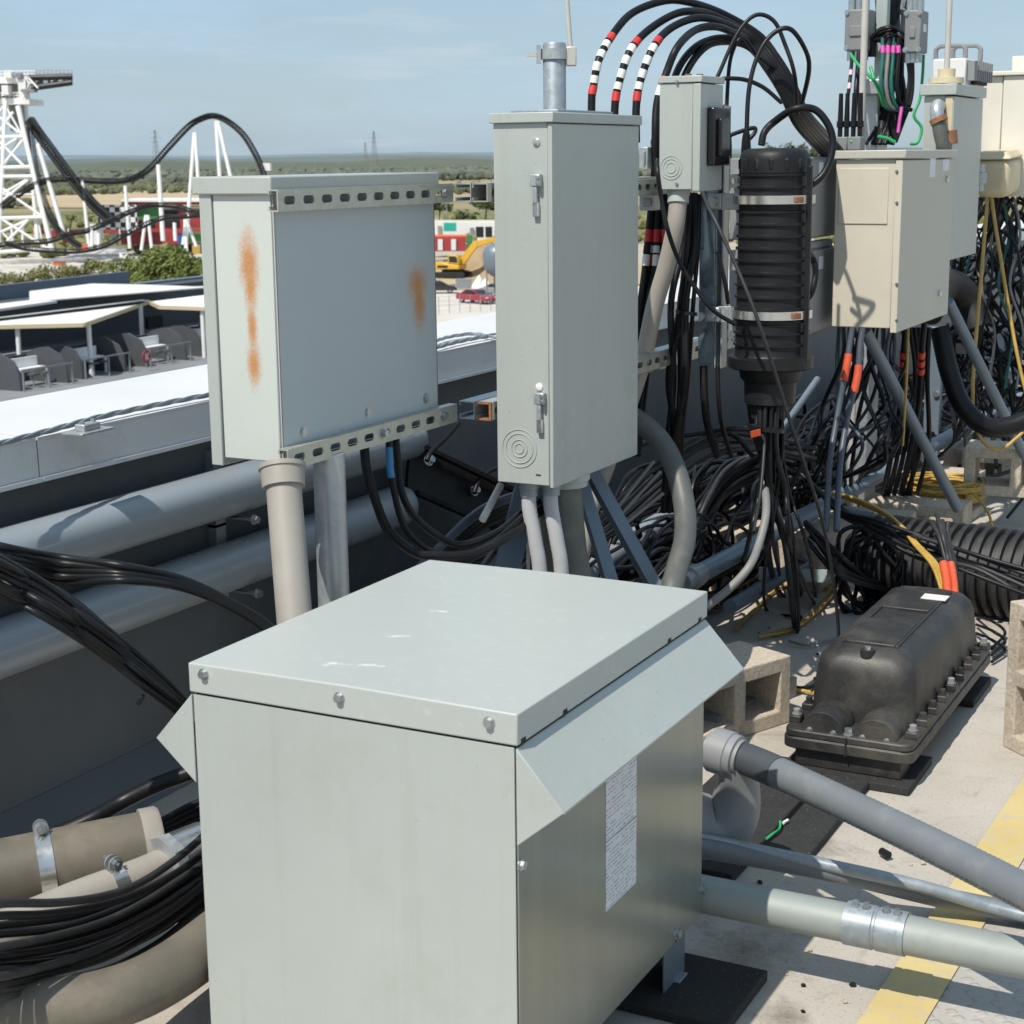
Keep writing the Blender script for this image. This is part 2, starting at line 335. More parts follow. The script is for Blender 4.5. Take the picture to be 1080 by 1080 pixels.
# ---------------------------------------------------------------- mesh builder
def catmull(pts, n=8):
    pts = [V(p) for p in pts]
    if len(pts) < 3: return [pts[0].lerp(pts[-1], i / n) for i in range(n + 1)]
    out = []
    P_ = [pts[0] * 2 - pts[1]] + pts + [pts[-1] * 2 - pts[-2]]
    for i in range(1, len(P_) - 2):
        a, b, c, d = P_[i - 1:i + 3]
        for k in range(n):
            t = k / n
            out.append(.5 * ((2 * b) + (c - a) * t + (2 * a - 5 * b + 4 * c - d) * t * t + (3 * b - a - 3 * c + d) * t ** 3))
    out.append(pts[-1]); return out
class MB:
    def __init__(s): s.v = []; s.f = []
    def face(s, pts, both=False):
        i = len(s.v); s.v += [V(p) for p in pts]; s.f.append(list(range(i, i + len(pts)))); return s
    def box(s, x0, x1, y0, y1, z0, z1):
        return s.hexa([(x0, y0, z0), (x1, y0, z0), (x1, y1, z0), (x0, y1, z0), (x0, y0, z1), (x1, y0, z1), (x1, y1, z1), (x0, y1, z1)])
    def hexa(s, p):
        i = len(s.v); s.v += [V(a) for a in p]
        s.f += [[i + a for a in q] for q in ((3, 2, 1, 0), (4, 5, 6, 7), (0, 1, 5, 4), (1, 2, 6, 5), (2, 3, 7, 6), (3, 0, 4, 7))]
        return s
    def obox(s, c, ax, ay, az, hx, hy, hz):
        c = V(c); ax = V(ax).normalized() * hx; ay = V(ay).normalized() * hy; az = V(az).normalized() * hz
        return s.hexa([c - ax - ay - az, c + ax - ay - az, c + ax + ay - az, c - ax + ay - az, c - ax - ay + az, c + ax - ay + az, c + ax + ay + az, c - ax + ay + az])
    def bar(s, a, b, w, h=None, up=(0, 0, 1)):
        a = V(a); b = V(b); d = (b - a); h = h or w
        u = V(up)
        if abs(d.normalized().dot(u)) > .95: u = V((0, 1, 0))
        sx = d.cross(u).normalized(); sz = sx.cross(d).normalized()
        return s.obox((a + b) / 2, d, sx, sz, d.length / 2, w / 2, h / 2)
    def tube(s, pts, r, seg=8, caps=True):
        pts = [V(p) for p in pts]; n = len(pts); base = len(s.v)
        t0 = (pts[1] - pts[0]).normalized()
        u = t0.orthogonal().normalized(); prev = t0
        for i, p in enumerate(pts):
            t = (pts[min(i + 1, n - 1)] - pts[max(i - 1, 0)])
            t = t.normalized() if t.length > 1e-9 else prev
            u = (u - t * u.dot(t)).normalized(); w_ = t.cross(u); prev = t
            rr = r[i] if isinstance(r, (list, tuple)) else r
            for k in range(seg):
                a = 2 * math.pi * k / seg
                s.v.append(p + (u * math.cos(a) + w_ * math.sin(a)) * rr)
        for i in range(n - 1):
            for k in range(seg):
                a = base + i * seg + k; b = base + i * seg + (k + 1) % seg
                s.f.append([a, b, b + seg, a + seg])
        if caps:
            s.f.append([base + k for k in reversed(range(seg))]); s.f.append([base + (n - 1) * seg + k for k in range(seg)])
        return s
    def cyl(s, a, b, r, seg=16, r2=None): return s.tube([a, b], [r, r if r2 is None else r2], seg)
    def lathe(s, o, axis, prof, seg=24):
        """prof: list of (distance along axis, radius)"""
        o = V(o); ax = V(axis).normalized()
        return s.tube2([o + ax * h for h, _ in prof], [max(r, 1e-4) for _, r in prof], ax, seg)
    def tube2(s, pts, rs, ax, seg):
        u = ax.orthogonal().normalized(); w_ = ax.cross(u); base = len(s.v); n = len(pts)
        for p, r in zip(pts, rs):
            for k in range(seg):
                a = 2 * math.pi * k / seg; s.v.append(p + (u * math.cos(a) + w_ * math.sin(a)) * r)
        for i in range(n - 1):
            for k in range(seg):
                a = base + i * seg + k; b = base + i * seg + (k + 1) % seg
                s.f.append([a, b, b + seg, a + seg])
        s.f.append([base + k for k in reversed(range(seg))]); s.f.append([base + (n - 1) * seg + k for k in range(seg)])
        return s
    def prism(s, poly, ext):
        ext = V(ext); n = len(poly); i = len(s.v)
        s.v += [V(p) for p in poly] + [V(p) + ext for p in poly]
        s.f.append([i + k for k in reversed(range(n))]); s.f.append([i + n + k for k in range(n)])
        for k in range(n): s.f.append([i + k, i + (k + 1) % n, i + n + (k + 1) % n, i + n + k])
        return s
    def hexbolt(s, c, nrm, r=.007, h=.006):
        c = V(c); nv = V(nrm).normalized()
        s.tube2([c - nv * .001, c + nv * .0015], [r * 1.35] * 2, nv, 14)
        return s.tube2([c + nv * .0015, c + nv * (.0015 + h)], [r, r], nv, 6)
    def ring(s, c, nrm, r, w_, h=.0015, seg=28):
        """raised annulus (a knockout)"""
        c = V(c); nv = V(nrm).normalized(); u = nv.orthogonal().normalized(); k_ = nv.cross(u)
        pts = [c + (u * math.cos(a) + k_ * math.sin(a)) * r for a in [2 * math.pi * i / seg for i in range(seg + 1)]]
        return s.tube([p + nv * (h * .3) for p in pts], w_, 6, False)
    def build(s, name, m, parent=None, bevel=0., smooth=40, seg=2):
        off = parent['_o'] if parent is not None and '_o' in parent else (0, 0, 0)
        off = V(off)
        me = bpy.data.meshes.new(name)
        bm = bmesh.new()
        vs = [bm.verts.new(p - off) for p in s.v]
        for f in s.f:
            try: bm.faces.new([vs[k] for k in f])
            except ValueError: pass
        bmesh.ops.recalc_face_normals(bm, faces=bm.faces[:])
        if smooth:
            lim = R3(smooth)
            for f in bm.faces: f.smooth = True
            for e in bm.edges:
                if len(e.link_faces) == 2 and e.calc_face_angle(0) > lim: e.smooth = False
        bm.to_mesh(me); bm.free()
        me.materials.append(M[m] if isinstance(m, str) else m)
        o = bpy.data.objects.new(name, me); COL.objects.link(o)
        if parent is not None:
            o.parent = parent
            o['_o'] = tuple(off)
        else: o['_o'] = (0, 0, 0)
        if bevel:
            b = o.modifiers.new('bevel', 'BEVEL'); b.width = bevel; b.segments = seg; b.limit_method = 'ANGLE'; b.angle_limit = R3(50); b.harden_normals = False
        return o
    def solo(s, name, m, label, cat, group=None, bevel=0., smooth=40):
        """one-mesh thing: origin moved to the base centre"""
        xs = [p.x for p in s.v]; ys = [p.y for p in s.v]; zs = [p.z for p in s.v]
        off = V(((min(xs) + max(xs)) / 2, (min(ys) + max(ys)) / 2, min(zs)))
        s.v = [p - off for p in s.v]
        o = s.build(name, m, None, bevel, smooth); o.location = off; o['_o'] = tuple(off)
        return tag(o, label, cat, group)
def tag(o, label, cat, group=None, kind=None):
    o['label'] = label; o['category'] = cat
    if group: o['group'] = group
    if kind: o['kind'] = kind
    return o
def thing(name, loc, label, cat, group=None):
    o = bpy.data.objects.new(name, None); COL.objects.link(o)
    o.location = loc; o.empty_display_size = .05; o['_o'] = tuple(loc)
    return tag(o, label, cat, group)
def structure(name, mb, m, smooth=0):
    o = mb.build(name, m, None, 0, smooth); o['kind'] = 'structure'; return o
def dup(root, loc, label, group=None, rz=None):
    r = root.copy(); COL.objects.link(r); r.location = loc; r['label'] = label
    if group: r['group'] = group
    if rz is not None: r.rotation_euler = (0, 0, rz)
    for ch in root.children:
        c = ch.copy(); COL.objects.link(c); c.parent = r
        for g in ch.children:
            d = g.copy(); COL.objects.link(d); d.parent = c
    return r
def seglen(P):
    s = [0]
    for a, b in zip(P, P[1:]): s.append(s[-1] + (b - a).length)
    return s
def sub(P, a, b):
    """piece of polyline P between arc lengths a and b"""
    s = seglen(P); out = []
    def at(x):
        for i in range(len(P) - 1):
            if s[i + 1] >= x: return P[i].lerp(P[i + 1], (x - s[i]) / max(1e-9, s[i + 1] - s[i]))
        return P[-1]
    out.append(at(a)); out += [p for p, q in zip(P, s) if a < q < b]; out.append(at(b)); return out
def cable(pts, r, m, label, group=None, cat='cable', name='cable', n=8, seg=8, bands=(), band_name='tape_band', ret=False):
    P_ = catmull(pts, n)
    o = MB().tube(P_, r, seg).solo(name, m, label, cat, group, smooth=60)
    for a, b, bm_ in bands:
        MB().tube(sub(P_, a, b), r * 1.09, seg).build(band_name, bm_, o, smooth=60)
    return (o, P_) if ret else o
def strut(p, q, face, w=.041, depth=.022, m='galv', name='strut_channel', label='', group=None, slots=True, cat='strut', bolts=(), pitch=.048, rusty=False):
    """slotted channel from p to q; `face` points out of the slotted web"""
    p = V(p); q = V(q); d = (q - p).normalized(); fv = V(face).normalized(); fv = (fv - d * fv.dot(d)).normalized()
    up = d.cross(fv).normalized(); L_ = (q - p).length; t = .0028
    root = thing(name, (p + q) / 2 - fv * depth / 2, label, cat, group)
    mb = MB()
    def quadbox(s0, s1, u0, u1, f0, f1):
        mb.hexa([p + d * s + up * u + fv * f for (s, u, f) in ((s0, u0, f0), (s1, u0, f0), (s1, u1, f0), (s0, u1, f0), (s0, u0, f1), (s1, u0, f1), (s1, u1, f1), (s0, u1, f1))])
    h = w / 2
    if slots:
        sl = .027; sw = .0078
        quadbox(0, L_, -h, -sw, -t, 0); quadbox(0, L_, sw, h, -t, 0)
        s = 0.; k = .020
        while k + sl < L_:
            quadbox(s, k, -sw, sw, -t, 0); s = k + sl * 1.35
            cq = .0048
            for (sa, da) in ((k, 1), (s, -1)):
                for g in (-1, 1):
                    mb.prism([p + d * sa + up * g * sw - fv * t, p + d * (sa + da * cq) + up * g * sw - fv * t, p + d * sa + up * g * (sw - cq) - fv * t], fv * t)
            k += pitch
        quadbox(s, L_, -sw, sw, -t, 0)
    else: quadbox(0, L_, -h, h, -t, 0)
    quadbox(0, L_, h - t, h, -depth, -t); quadbox(0, L_, -h, -h + t, -depth, -t)
    quadbox(0, L_, h - .010, h - t, -depth, -depth + t); quadbox(0, L_, -h + t, -h + .010, -depth, -depth + t)
    mb.build('channel', m, root, 0, 0)
    if rusty:
        mr = MB(); e = .0015; mb0 = mb; mb = mr
        for a in ((-h, h, -t - .001, .001), (-h, -h + t * 1.4, -depth, -t), (h - t * 1.4, h, -depth, -t)): quadbox(-e, .006, *a)
        mr.build('rusty_cut_edge', 'rustend', root, 0, 0)
    for s in bolts:
        MB().hexbolt(p + d * s, fv, .009, .007).build('bolt', 'bolt', root, 0, 30)
    return root
# ================================================================ SETTING (near)
RX0 = -3.02
structure('roof_deck', MB().box(RX0, 14, -7, 40, -.35, 0), 'roof')
# the storey below the roof, down to the park
structure('hotel_building', MB().box(RX0 + .02, 13.9, -6.9, 39.9, -13.5, -.36), 'membrane')
ya = V((-.663, 3.984, 0)); yb = V((-.700, 2.654, 0)); yd = (ya - yb).normalized(); yn = V((yd.y, -yd.x, 0))
def yl(s, o, z): p = yb + yd * s + yn * o; return (p.x, p.y, z)
structure('yellow_line', MB().face([yl(-6, 0, .008), yl(-6, .105, .008), yl(26, .105, .008), yl(26, 0, .008)]), 'yline')
structure('walkway_pad', MB().face([yl(-6, .095, .004), yl(-6, 2.2, .004), yl(26, 2.2, .004), yl(26, .095, .004)]), 'walk')
# parapet: wall + coping panels
par = thing('parapet_wall', (-2.8, 15, 0), 'low grey membrane parapet wall with white metal coping along the roof edge', 'parapet wall')
MB().box(-3.0, -2.6, -7, 40, .0, .86).build('wall', 'membrane', par, 0, 0)
j = ox(41, 490, -2.55).y
ys = [j - 3.05 * k for k in range(3, 0, -1)] + [j + 3.05 * k for k in range(0, 12)]
for a, b in zip(ys, ys[1:]):
    mb = MB().box(-3.03, -2.551, a + .002, b - .002, .917, .923)
    mb.build('coping_top', 'coping', par, 0, 0)
    MB().hexa([(-2.556, a + .002, .832), (-2.550, a + .002, .832), (-2.550, b - .002, .832), (-2.556, b - .002, .832),
               (-2.556, a + .002, .9165), (-2.552, a + .002, .9165), (-2.552, b - .002, .9165), (-2.556, b - .002, .9165)]).build('coping_fascia', 'copingface', par, 0, 0)
    MB().box(-2.548, -2.540, a + .002, b - .002, .826, .836).build('drip_edge', 'copingface', par, 0, 0)
    MB().box(-2.62, -2.553, b - .02, b + .02, .840, .914).build('joint_backing', 'membrane', par, 0, 0)
MB().hexa([(-2.6, -7, 0.001), (-2.5, -7, 0.001), (-2.5, 40, 0.001), (-2.6, 40, 0.001), (-2.6, -7, .10), (-2.598, -7, .10), (-2.598, 40, .10), (-2.6, 40, .10)]).build('cant_strip', 'membrane', par, 0, 0)
# wire rope lying on the coping: two lays twisted round each other
def rope(pts, r, label, group=None):
    P_ = catmull(pts, 40); s = seglen(P_); mb = MB()
    for ph in (0, math.pi * 2 / 3, math.pi * 4 / 3):
        q = []
        for p, d in zip(P_, s):
            a = d / (r * 7) * 1.0 + ph
            q.append(p + V((math.cos(a) * r * .55, 0, math.sin(a) * r * .55)))
        mb.tube(q, r * .55, 6)
    return mb.solo('wire_rope', 'galvdull', label, 'rope', group, 0, 60)
def dens(pts, step=.02):
    out = []
    P_ = catmull(pts, 12)
    for a, b in zip(P_, P_[1:]):
        k = max(1, int((b - a).length / step))
        out += [a.lerp(b, i / k) for i in range(k)]
    return out + [P_[-1]]
def rope2(pts, r, label):
    P_ = dens(pts, .012); s = seglen(P_); mb = MB()
    for ph in (0, 2.1, 4.2):
        mb.tube([p + V((math.cos(d / (r * 5) + ph) * r * .5, 0, math.sin(d / (r * 5) + ph) * r * .5)) for p, d in zip(P_, s)], r * .56, 5)
    return mb.solo('wire_rope', 'galvdull', label, 'rope', None, 0, 60)
cz = .936
rp = [oz(u, v, cz) for u, v in [(-60, 485), (0, 468), (60, 452), (100, 441), (150, 430), (222, 416), (300, 402), (395, 385)]]
rope2(rp, .0068, 'grey twisted wire rope lying along the white parapet coping on the left')
rope2([oz(u, v, cz) for u, v in [(455, 368), (480, 361), (510, 355), (535, 352), (560, 350)]], .007, 'grey wire rope on the coping between the rusty and the tall grey cabinet')
rope2([oz(u, v, cz) for u, v in [(458, 360), (475, 355), (500, 352), (527, 355), (560, 345)]], .006, 'thin loose wire rope loop beside the thicker rope on the coping')
rc = thing('rope_clamp', oz(90, 444, .925), 'small flat galvanised clamp gripping the wire rope on the coping', 'rope clamp')
c = oz(92, 443, .95); d = (rp[4] - rp[3]).normalized(); sd = V((d.y, -d.x, 0))
MB().obox(c + sd * .0 - V((0, 0, .024)), d, sd, (0, 0, 1), .055, .03, .0025).build('base_plate', 'galv', rc, .001)
MB().obox(c - V((0, 0, .014)), d, sd, (0, 0, 1), .028, .014, .008).build('saddle', 'galv', rc, .003)
for k in (-.018, .018): MB().hexbolt(c + d * k - V((0, 0, .006)), (0, 0, 1), .005, .005).build('nut', 'bolt', rc, 0)
# wall pipes
for zc, endu, lab, cat_ in ((.690, 437, 'upper grey plastic pipe running along the parapet wall under the coping', 'pipe'), (.497, 425, 'lower grey plastic pipe running along the parapet wall below another pipe', 'pipe')):
    ye = ox(endu, 500, -2.53).y
    root = thing('wall_pipe', (-2.53, 0, zc - .062), lab, cat_)
    P_ = [V((-2.53, -5, zc)), V((-2.53, ye - .03, zc)), V((-2.53, ye - .01, zc)), V((-2.53, ye, zc))]
    MB().tube(P_, [.062, .062, .058, .048], 40).build('pipe', 'pvc', root, 0, 45)
    for u in (258, -140):
        y = ox(u, 555, -2.5).y
        MB().box(-2.6, -2.575, y - .02, y + .02, zc - .10, zc + .10).build('wall_strut', 'galvdull', root)
        MB().hexbolt((-2.47, y, zc - .072), (1, 0, 0), .010, .012).build('clamp_bolt', 'bolt', root)
        MB().bar((-2.58, y, zc - .072), (-2.465, y, zc - .072), .02, .004).build('clamp_lug', 'galvdull', root)
        rr = [V((-2.53 + math.cos(a) * .0635, y, zc + math.sin(a) * .0635)) for a in [R3(-80 + 10 * k) for k in range(19)]]
        mb = MB()
        for p, q in zip(rr, rr[1:]):
            n_ = ((p + q) / 2 - V((-2.53, y, zc))).normalized()
            mb.obox((p + q) / 2, q - p, (0, 1, 0), n_, (q - p).length / 2 * 1.05, .014, .0012)
    if zc > .6: continue
# dark steel brackets on the wall by the pipe ends
def at_wall(u, v, x=-2.55): return ox(u, v, x)
br = thing('cable_tray', at_wall(470, 560), 'black angled cable tray leaning on the parapet wall past the pipe ends', 'cable tray')
a = at_wall(430, 492, -2.52); b = at_wall(545, 545, -2.40)
MB().bar(a, b, .15, .012, up=(1, 0, .2)).build('tray_web', 'plastic', br)
MB().bar(a + V((.02, 0, .075)), b + V((.02, 0, .075)), .045, .012).build('tray_lip', 'plastic', br)
MB().bar(a + V((.02, 0, -.075)), b + V((.02, 0, -.075)), .045, .012).build('tray_lip', 'plastic', br)
for u, v in ((452, 486), (500, 518)):
    MB().hexbolt(at_wall(u, v, -2.44), (1, -.3, .5), .012, .018).build('bolt', 'bolt', br)
for pts, lab in (([(484, 446), (470, 462), (455, 476), (450, 486)], 'short black cable dropping from the slotted rail to the cable tray'),
                 ([(540, 490), (520, 495), (506, 506), (500, 520)], 'short black cable curving from behind the tall cabinet to the cable tray')):
    cable([ox(u, v, -2.42) for u, v in pts], .0075, 'cable', lab)

# ================================================================ TRANSFORMER CABINET
X0, X1, Y0, Y1 = -1.576, -1.006, 1.945, 2.686
T = thing('transformer_cabinet', ((X0 + X1) / 2, (Y0 + Y1) / 2, .022), 'large pale grey transformer cabinet with overhanging lid and sloped side hoods in the foreground', 'transformer cabinet')
MB().box(X0 + .012, X1 - .012, Y0 + .012, Y1 - .012, .15, .705).build('core', 'dark', T)
MB().box(X0 + .004, X1 - .0075, Y0 + .004, Y0 + .007, .128, .6975).build('front_panel', 'paint', T, .0012)
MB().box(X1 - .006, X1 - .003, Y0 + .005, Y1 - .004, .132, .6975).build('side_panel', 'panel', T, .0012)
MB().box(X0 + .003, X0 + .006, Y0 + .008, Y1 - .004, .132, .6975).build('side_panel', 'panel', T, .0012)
MB().box(X0 + .008, X1 - .008, Y1 - .007, Y1 - .004, .132, .6975).build('rear_panel', 'paint', T, .0012)
lidm = MB().prism([(X0, Y0, .7015), (X1, Y0, .7015), (X1, Y0, .7485), ((X0 + X1) / 2, Y0, .7515), (X0, Y0, .7485)], (0, Y1 - Y0, 0))
M['lid'] = lid_mat([tuple(oz(u, v, .7505) - V(T['_o'])) for u, v in ((385, 702), (418, 671), (466, 645), (350, 700))])
lidm.build('lid', 'lid', T, .0025, 30, 3)
for u, v in ((215, 711), (358, 736), (516, 762)):
    p = oy(u, v, Y0); MB().hexbolt(p, (0, -1, 0), .0068, .006).build('bolt', 'bolt', T, 0, 30)
for k, u in enumerate((552, 596, 706, 738)):
    v = {552: 784, 596: 752, 706: 677, 738: 656}[u]
    p = ox(u, v, X1); MB().box(X1 - .004, X1 + .0006, p.y - .007, p.y + .007, .7005, .709).build('slot', 'dark', T)
for u, v in ((740, 939), (549, 912)):
    p = ox(u, v, X1 - .003); MB().hexbolt(p, (1, 0, 0), .0068, .006).build('bolt', 'bolt', T, 0, 30)
p = ox(713, 984, X1 - .003); MB().hexbolt(p, (1, 0, 0), .0085, .007).build('bolt', 'bolt', T, 0, 30)
MB().box(X1 - .003, X1 - .0022, p.y - .0015, p.y + .0015, .132, p.z - .004).build('slot', 'dark', T)
def hood(sx, xe):
    y0, y1 = Y0 + .001, Y1 - .003
    xo, xb = xe + sx * .071, xe - sx * .003
    zt, zo, zb = .698, .616, .553
    h = MB().prism([(xb, y0, zt), (xo, y0, zo), (xo, y0, zo - .004), (xb, y0, zt - .004)], (0, y1 - y0, 0))
    r = h.build('hood', 'paint', T, .0012)
    for y in (y0, y1 - .002):
        MB().prism([(xb, y - .0006, zt - .001), (xo - sx * .0006, y - .0006, zo - .001), (xb, y - .0006, zb)], (0, .003, 0)).build('hood_cheek', 'paint', r, .0008)
hood(1, X1); hood(-1, X0)
q = [ox(u, v, X1 - .0026) for u, v in ((639, 829), (671, 806), (671, 932), (639, 960))]
ly0 = (q[0].y + q[3].y) / 2; ly1 = (q[1].y + q[2].y) / 2; lz0 = (q[2].z + q[3].z) / 2; lz1 = q[0].z + .03
MB().box(X1 - .003, X1 - .0022, ly0, ly1, lz0, lz1).build('rating_label', 'label', T)
zm = (ox(639, 888, X1).z + ox(671, 864, X1).z) / 2
MB().box(X1 - .003, X1 - .0019, ly0, ly1, zm - .001, zm + .001).build('label_rule', 'boxgrey', T)
for x, y in ((X1 - .03, Y1 - .07), (X0 + .03, Y1 - .07), (X1 - .03, Y0 + .07), (X0 + .03, Y0 + .07)):
    s = 1 if x > -1.3 else -1
    lg = MB().box(x - .002, x + .002, y - .05, y + .05, .022, .16)
    lg.box(min(x, x - s * .045), max(x, x - s * .045), y + .046, y + .05, .022, .16)
    lg.build('leg', 'slate', T, .001)
    MB().box(min(x, x + s * .03), max(x, x + s * .014), y - .005, y + .035, .0225, .027).build('foot', 'galvdull', T, .001)
def mat_pad(x0, x1, y0, y1, z0, z1, label, rz=0):
    mb = MB(); c = V(((x0 + x1) / 2, (y0 + y1) / 2, 0)); ax = V((math.cos(rz), math.sin(rz), 0)); ay = V((-ax.y, ax.x, 0))
    mb.obox(c + V((0, 0, (z0 + z1) / 2)), ax, ay, (0, 0, 1), (x1 - x0) / 2, (y1 - y0) / 2, (z1 - z0) / 2)
    return mb.solo('rubber_mat', 'rubber', label, 'rubber mat', None, .004)
mat_pad(-1.66, -.895, 2.51, 2.735, .0, .0218, 'black rubber mat under the rear feet of the transformer cabinet')
mat_pad(-1.66, -.915, 1.93, 2.20, .0, .0218, 'black rubber mat under the front feet of the transformer cabinet')
mat_pad(-1.085, -.985, 3.23, 3.775, .0, .022, 'narrow black rubber mat strip lying nearest the yellow line')
mat_pad(-1.34, -1.098, 3.10, 3.83, .0, .022, 'wide black rubber mat beside the narrow strip, behind the transformer cabinet')

# ================================================================ RUSTY CABINET
K = 1.033
def ks(p): return CAM + (V(p) - CAM) * K
a = ks((-1.957, 2.523, .945)); b = ks((-1.795, 3.077, 1.447))
cx0, cy0, cz0 = a; cx1, cy1, cz1 = b
cy1 = ox(460, 300, cx1).y
RC = thing('rusty_cabinet', ((cx0 + cx1) / 2, (cy0 + cy1) / 2, cz0), 'pale grey metal cabinet with orange rust streaks mounted on two slotted rails', 'electrical cabinet')
lo = V(RC['_o'])
def loc(p): return tuple(V(p) - lo)
r1 = oy(262, 276, cy0); r2 = oy(266, 345, cy0); r3 = oy(268, 385, cy0); r4 = ox(442, 316, cx1); r5 = oy(240, 200, cy0)
M['rustA'] = rust_mat('grey paint with rust streaks', (.50, .53, .49), [(loc(r1), (.026, .2, .075)), (loc(oy(264, 305, cy0)), (.018, .2, .06)), (loc(r2), (.013, .2, .06)), (loc(r3), (.018, .2, .05)), (loc(oy(250, 203, cy0)), (.07, .2, .008)), (loc(r4), (.2, .02, .08))])
M['panelshade'] = rust_mat('shade side grey paint with rust', (.385, .43, .45), [(loc(r4), (.2, .032, .085)), (loc(ox(441, 300, cx1)), (.2, .05, .05))], .42)  # slate tone of the shaded face put into the paint under the rust
dx = cx0 + .028
MB().box(dx + .002, cx1 - .004, cy0 + .0, cy1, cz0 + .004, cz1).build('body', 'rustA', RC, .002)
MB().box(cx0, dx, cy0 - .004, cy1 + .004, cz0 - .012, cz1 - .002).build('door', 'paint', RC, .002)
MB().box(cx1 - .0035, cx1, cy0 + .004, cy1 - .002, cz0 + .002, cz1 - .004).build('back_panel', 'panelshade', RC, .001)
MB().box(cx0 - .012, cx1 + .006, cy0 - .010, cy1 + .012, cz1 - .004, cz1 + .030).build('lid', 'paint', RC, .003)
MB().box(cx1 - .003, cx1 + .0007, cy0 + .0045, cy0 + .0062, cz0, cz1 - .004).build('rusty_seam', 'rustcup', RC)
MB().box(cx1 - .003, cx1 + .0007, cy1 - .0042, cy1 - .0025, cz0, cz1 - .004).build('rusty_seam', 'rustcup', RC)
for u, v in ((320, 455), (388, 435), (449, 420)):
    MB().hexbolt(ox(u, v, cx1), (1, 0, 0), .0085, .002).build('bolt', 'bolt', RC, 0, 30)
RF = cx1 + .0225
zt = ox(310, 211, RF).z; zb_ = ox(320, 481, RF).z
for z, lab in ((zt, 'upper slotted steel rail bolted across the back of the rusty cabinet'), (zb_, 'lower slotted steel rail under the back of the rusty cabinet')):
    strut((RF, cy0 - .012, z), (RF, 3.262, z), (1, 0, 0), m='zinc', label=lab, cat='strut rail', bolts=(.625,) if z > 1.2 else (.35, .605), pitch=.0635)
# posts under it
def post(pb, pt, r, m, label, coup=None, name='conduit_post', cat='conduit'):
    root = thing(name, pb, label, cat)
    MB().cyl(pb, pt, r, 28).build('pipe', m, root, 0, 45)
    d = (V(pt) - V(pb)).normalized()
    if coup:
        MB().lathe(V(pt) - d * coup, d, [(0, r * 1.02), (.0, r * 1.22), (coup * .75, r * 1.25), (coup * .8, r * 1.35), (coup, r * 1.35)], 28).build('coupling', m, root, 0, 40)
    return root
pt = dp(297, 484, 3.20); pb = dp(311, 655, 3.13); d = (pb - pt).normalized(); pb = pt + d * ((pt.z - 0) / -d.z)
post(pb, V((pt.x, pt.y, cz0 + .003)), .034, 'pvctan', 'thick weathered grey plastic conduit rising into the bottom of the rusty cabinet', .045)
pt = dp(347, 485, 3.36); post((pt.x, pt.y, 0), (pt.x, pt.y, zb_ - .015), .0325, 'galv', 'galvanised steel pipe post standing under the rusty cabinet rail', None, 'pipe_post', 'pipe post')

# ================================================================ TALL CABINET
tx0, tx1 = -1.745, -1.601; ty0, ty1 = 3.29, 3.762; tz0, tz1 = .781, 1.600
TC = thing('tall_cabinet', ((tx0 + tx1) / 2, (ty0 + ty1) / 2, tz0), 'tall narrow pale grey cabinet with two latches and round knockouts on its narrow face', 'electrical cabinet')
MB().box(tx0, tx1 - .012, ty0, ty1, tz0, tz1 - .022).build('body', 'paint', TC, .002)
MB().box(tx1 - .0105, tx1, ty0 - .003, ty1 + .003, tz0 - .004, tz1 - .024).build('door', 'paint', TC, .002)
MB().box(tx0 - .006, tx1 + .006, ty0 - .009, ty1 + .009, tz1 - .022, tz1).build('lid', 'paint', TC, .002)
MB().box(tx0 - .02, tx0 + .10, ty0 + .12, ty1 - .05, tz1 + .0005, tz1 + .009).build('top_plate', 'galvdull', TC, .002)
def latch(u, v, kz):
    p = oy(u, v, ty0); h = .052 * kz
    L_ = MB().box(p.x - .011, p.x + .013, ty0 - .016, ty0 - .0005, p.z + h * .25, p.z + h * .75).build('latch', 'galv', TC, .002)
    MB().box(p.x - .006, p.x + .004, ty0 - .014, ty0 - .004, p.z - h * .45, p.z + h * .25).build('latch_arm', 'galv', L_, .002)
    MB().box(p.x - .008, p.x + .006, ty0 - .011, ty0 - .001, p.z - h, p.z - h * .4).build('latch_hook', 'steel', L_, .002)
    for dz in (.38, .62): MB().hexbolt((p.x + .008, ty0 - .016, p.z + h * dz), (0, -1, 0), .0035, .003).build('rivet', 'steel', L_)
latch(567, 203, 1); latch(571, 432, 1)
for u, v in ((566, 150), (569, 408)):
    p = oy(u, v, ty0); MB().lathe(p + V((0, .001, 0)), (0, -1, 0), [(0, .0085), (.004, .0085), (.006, .005)], 16).build('lock_screw', 'steel' if v < 300 else 'white', TC)
p = oy(548, 473, ty0)
kn = MB()
for r in (.011, .020, .034, .0435): kn.ring(p, (0, -1, 0), r, .0012)
kn.build('knockout', 'paint', TC, 0, 60)
p = oy(568, 501, ty0); MB().box(p.x - .006, p.x + .006, ty0 - .001, ty0 + .002, p.z - .0015, p.z + .0015).build('slot', 'dark', TC)
# double back-to-back rails starting beside it
for z, nm in ((zt, 'upper'), (zb_ , 'lower')):
    z_ = z if nm == 'upper' else oy(500, 433, 3.27).z
    strut((-1.790, 3.268, z_), (-1.790, 4.75, z_), (1, 0, 0), depth=.040, label='%s channel rail open towards the parapet, behind the tall cabinet' % nm, cat='strut rail', slots=False, rusty=False)
    strut((-1.749, 3.268, z_), (-1.749, 5.3, z_), (1, 0, 0), depth=.038, m='zinc', label='%s slotted channel rail running behind the tall cabinet%s' % (nm, ' with rusted cut end' if nm == 'lower' else ' with clean cut end'), cat='strut rail', rusty=(nm == 'lower'))
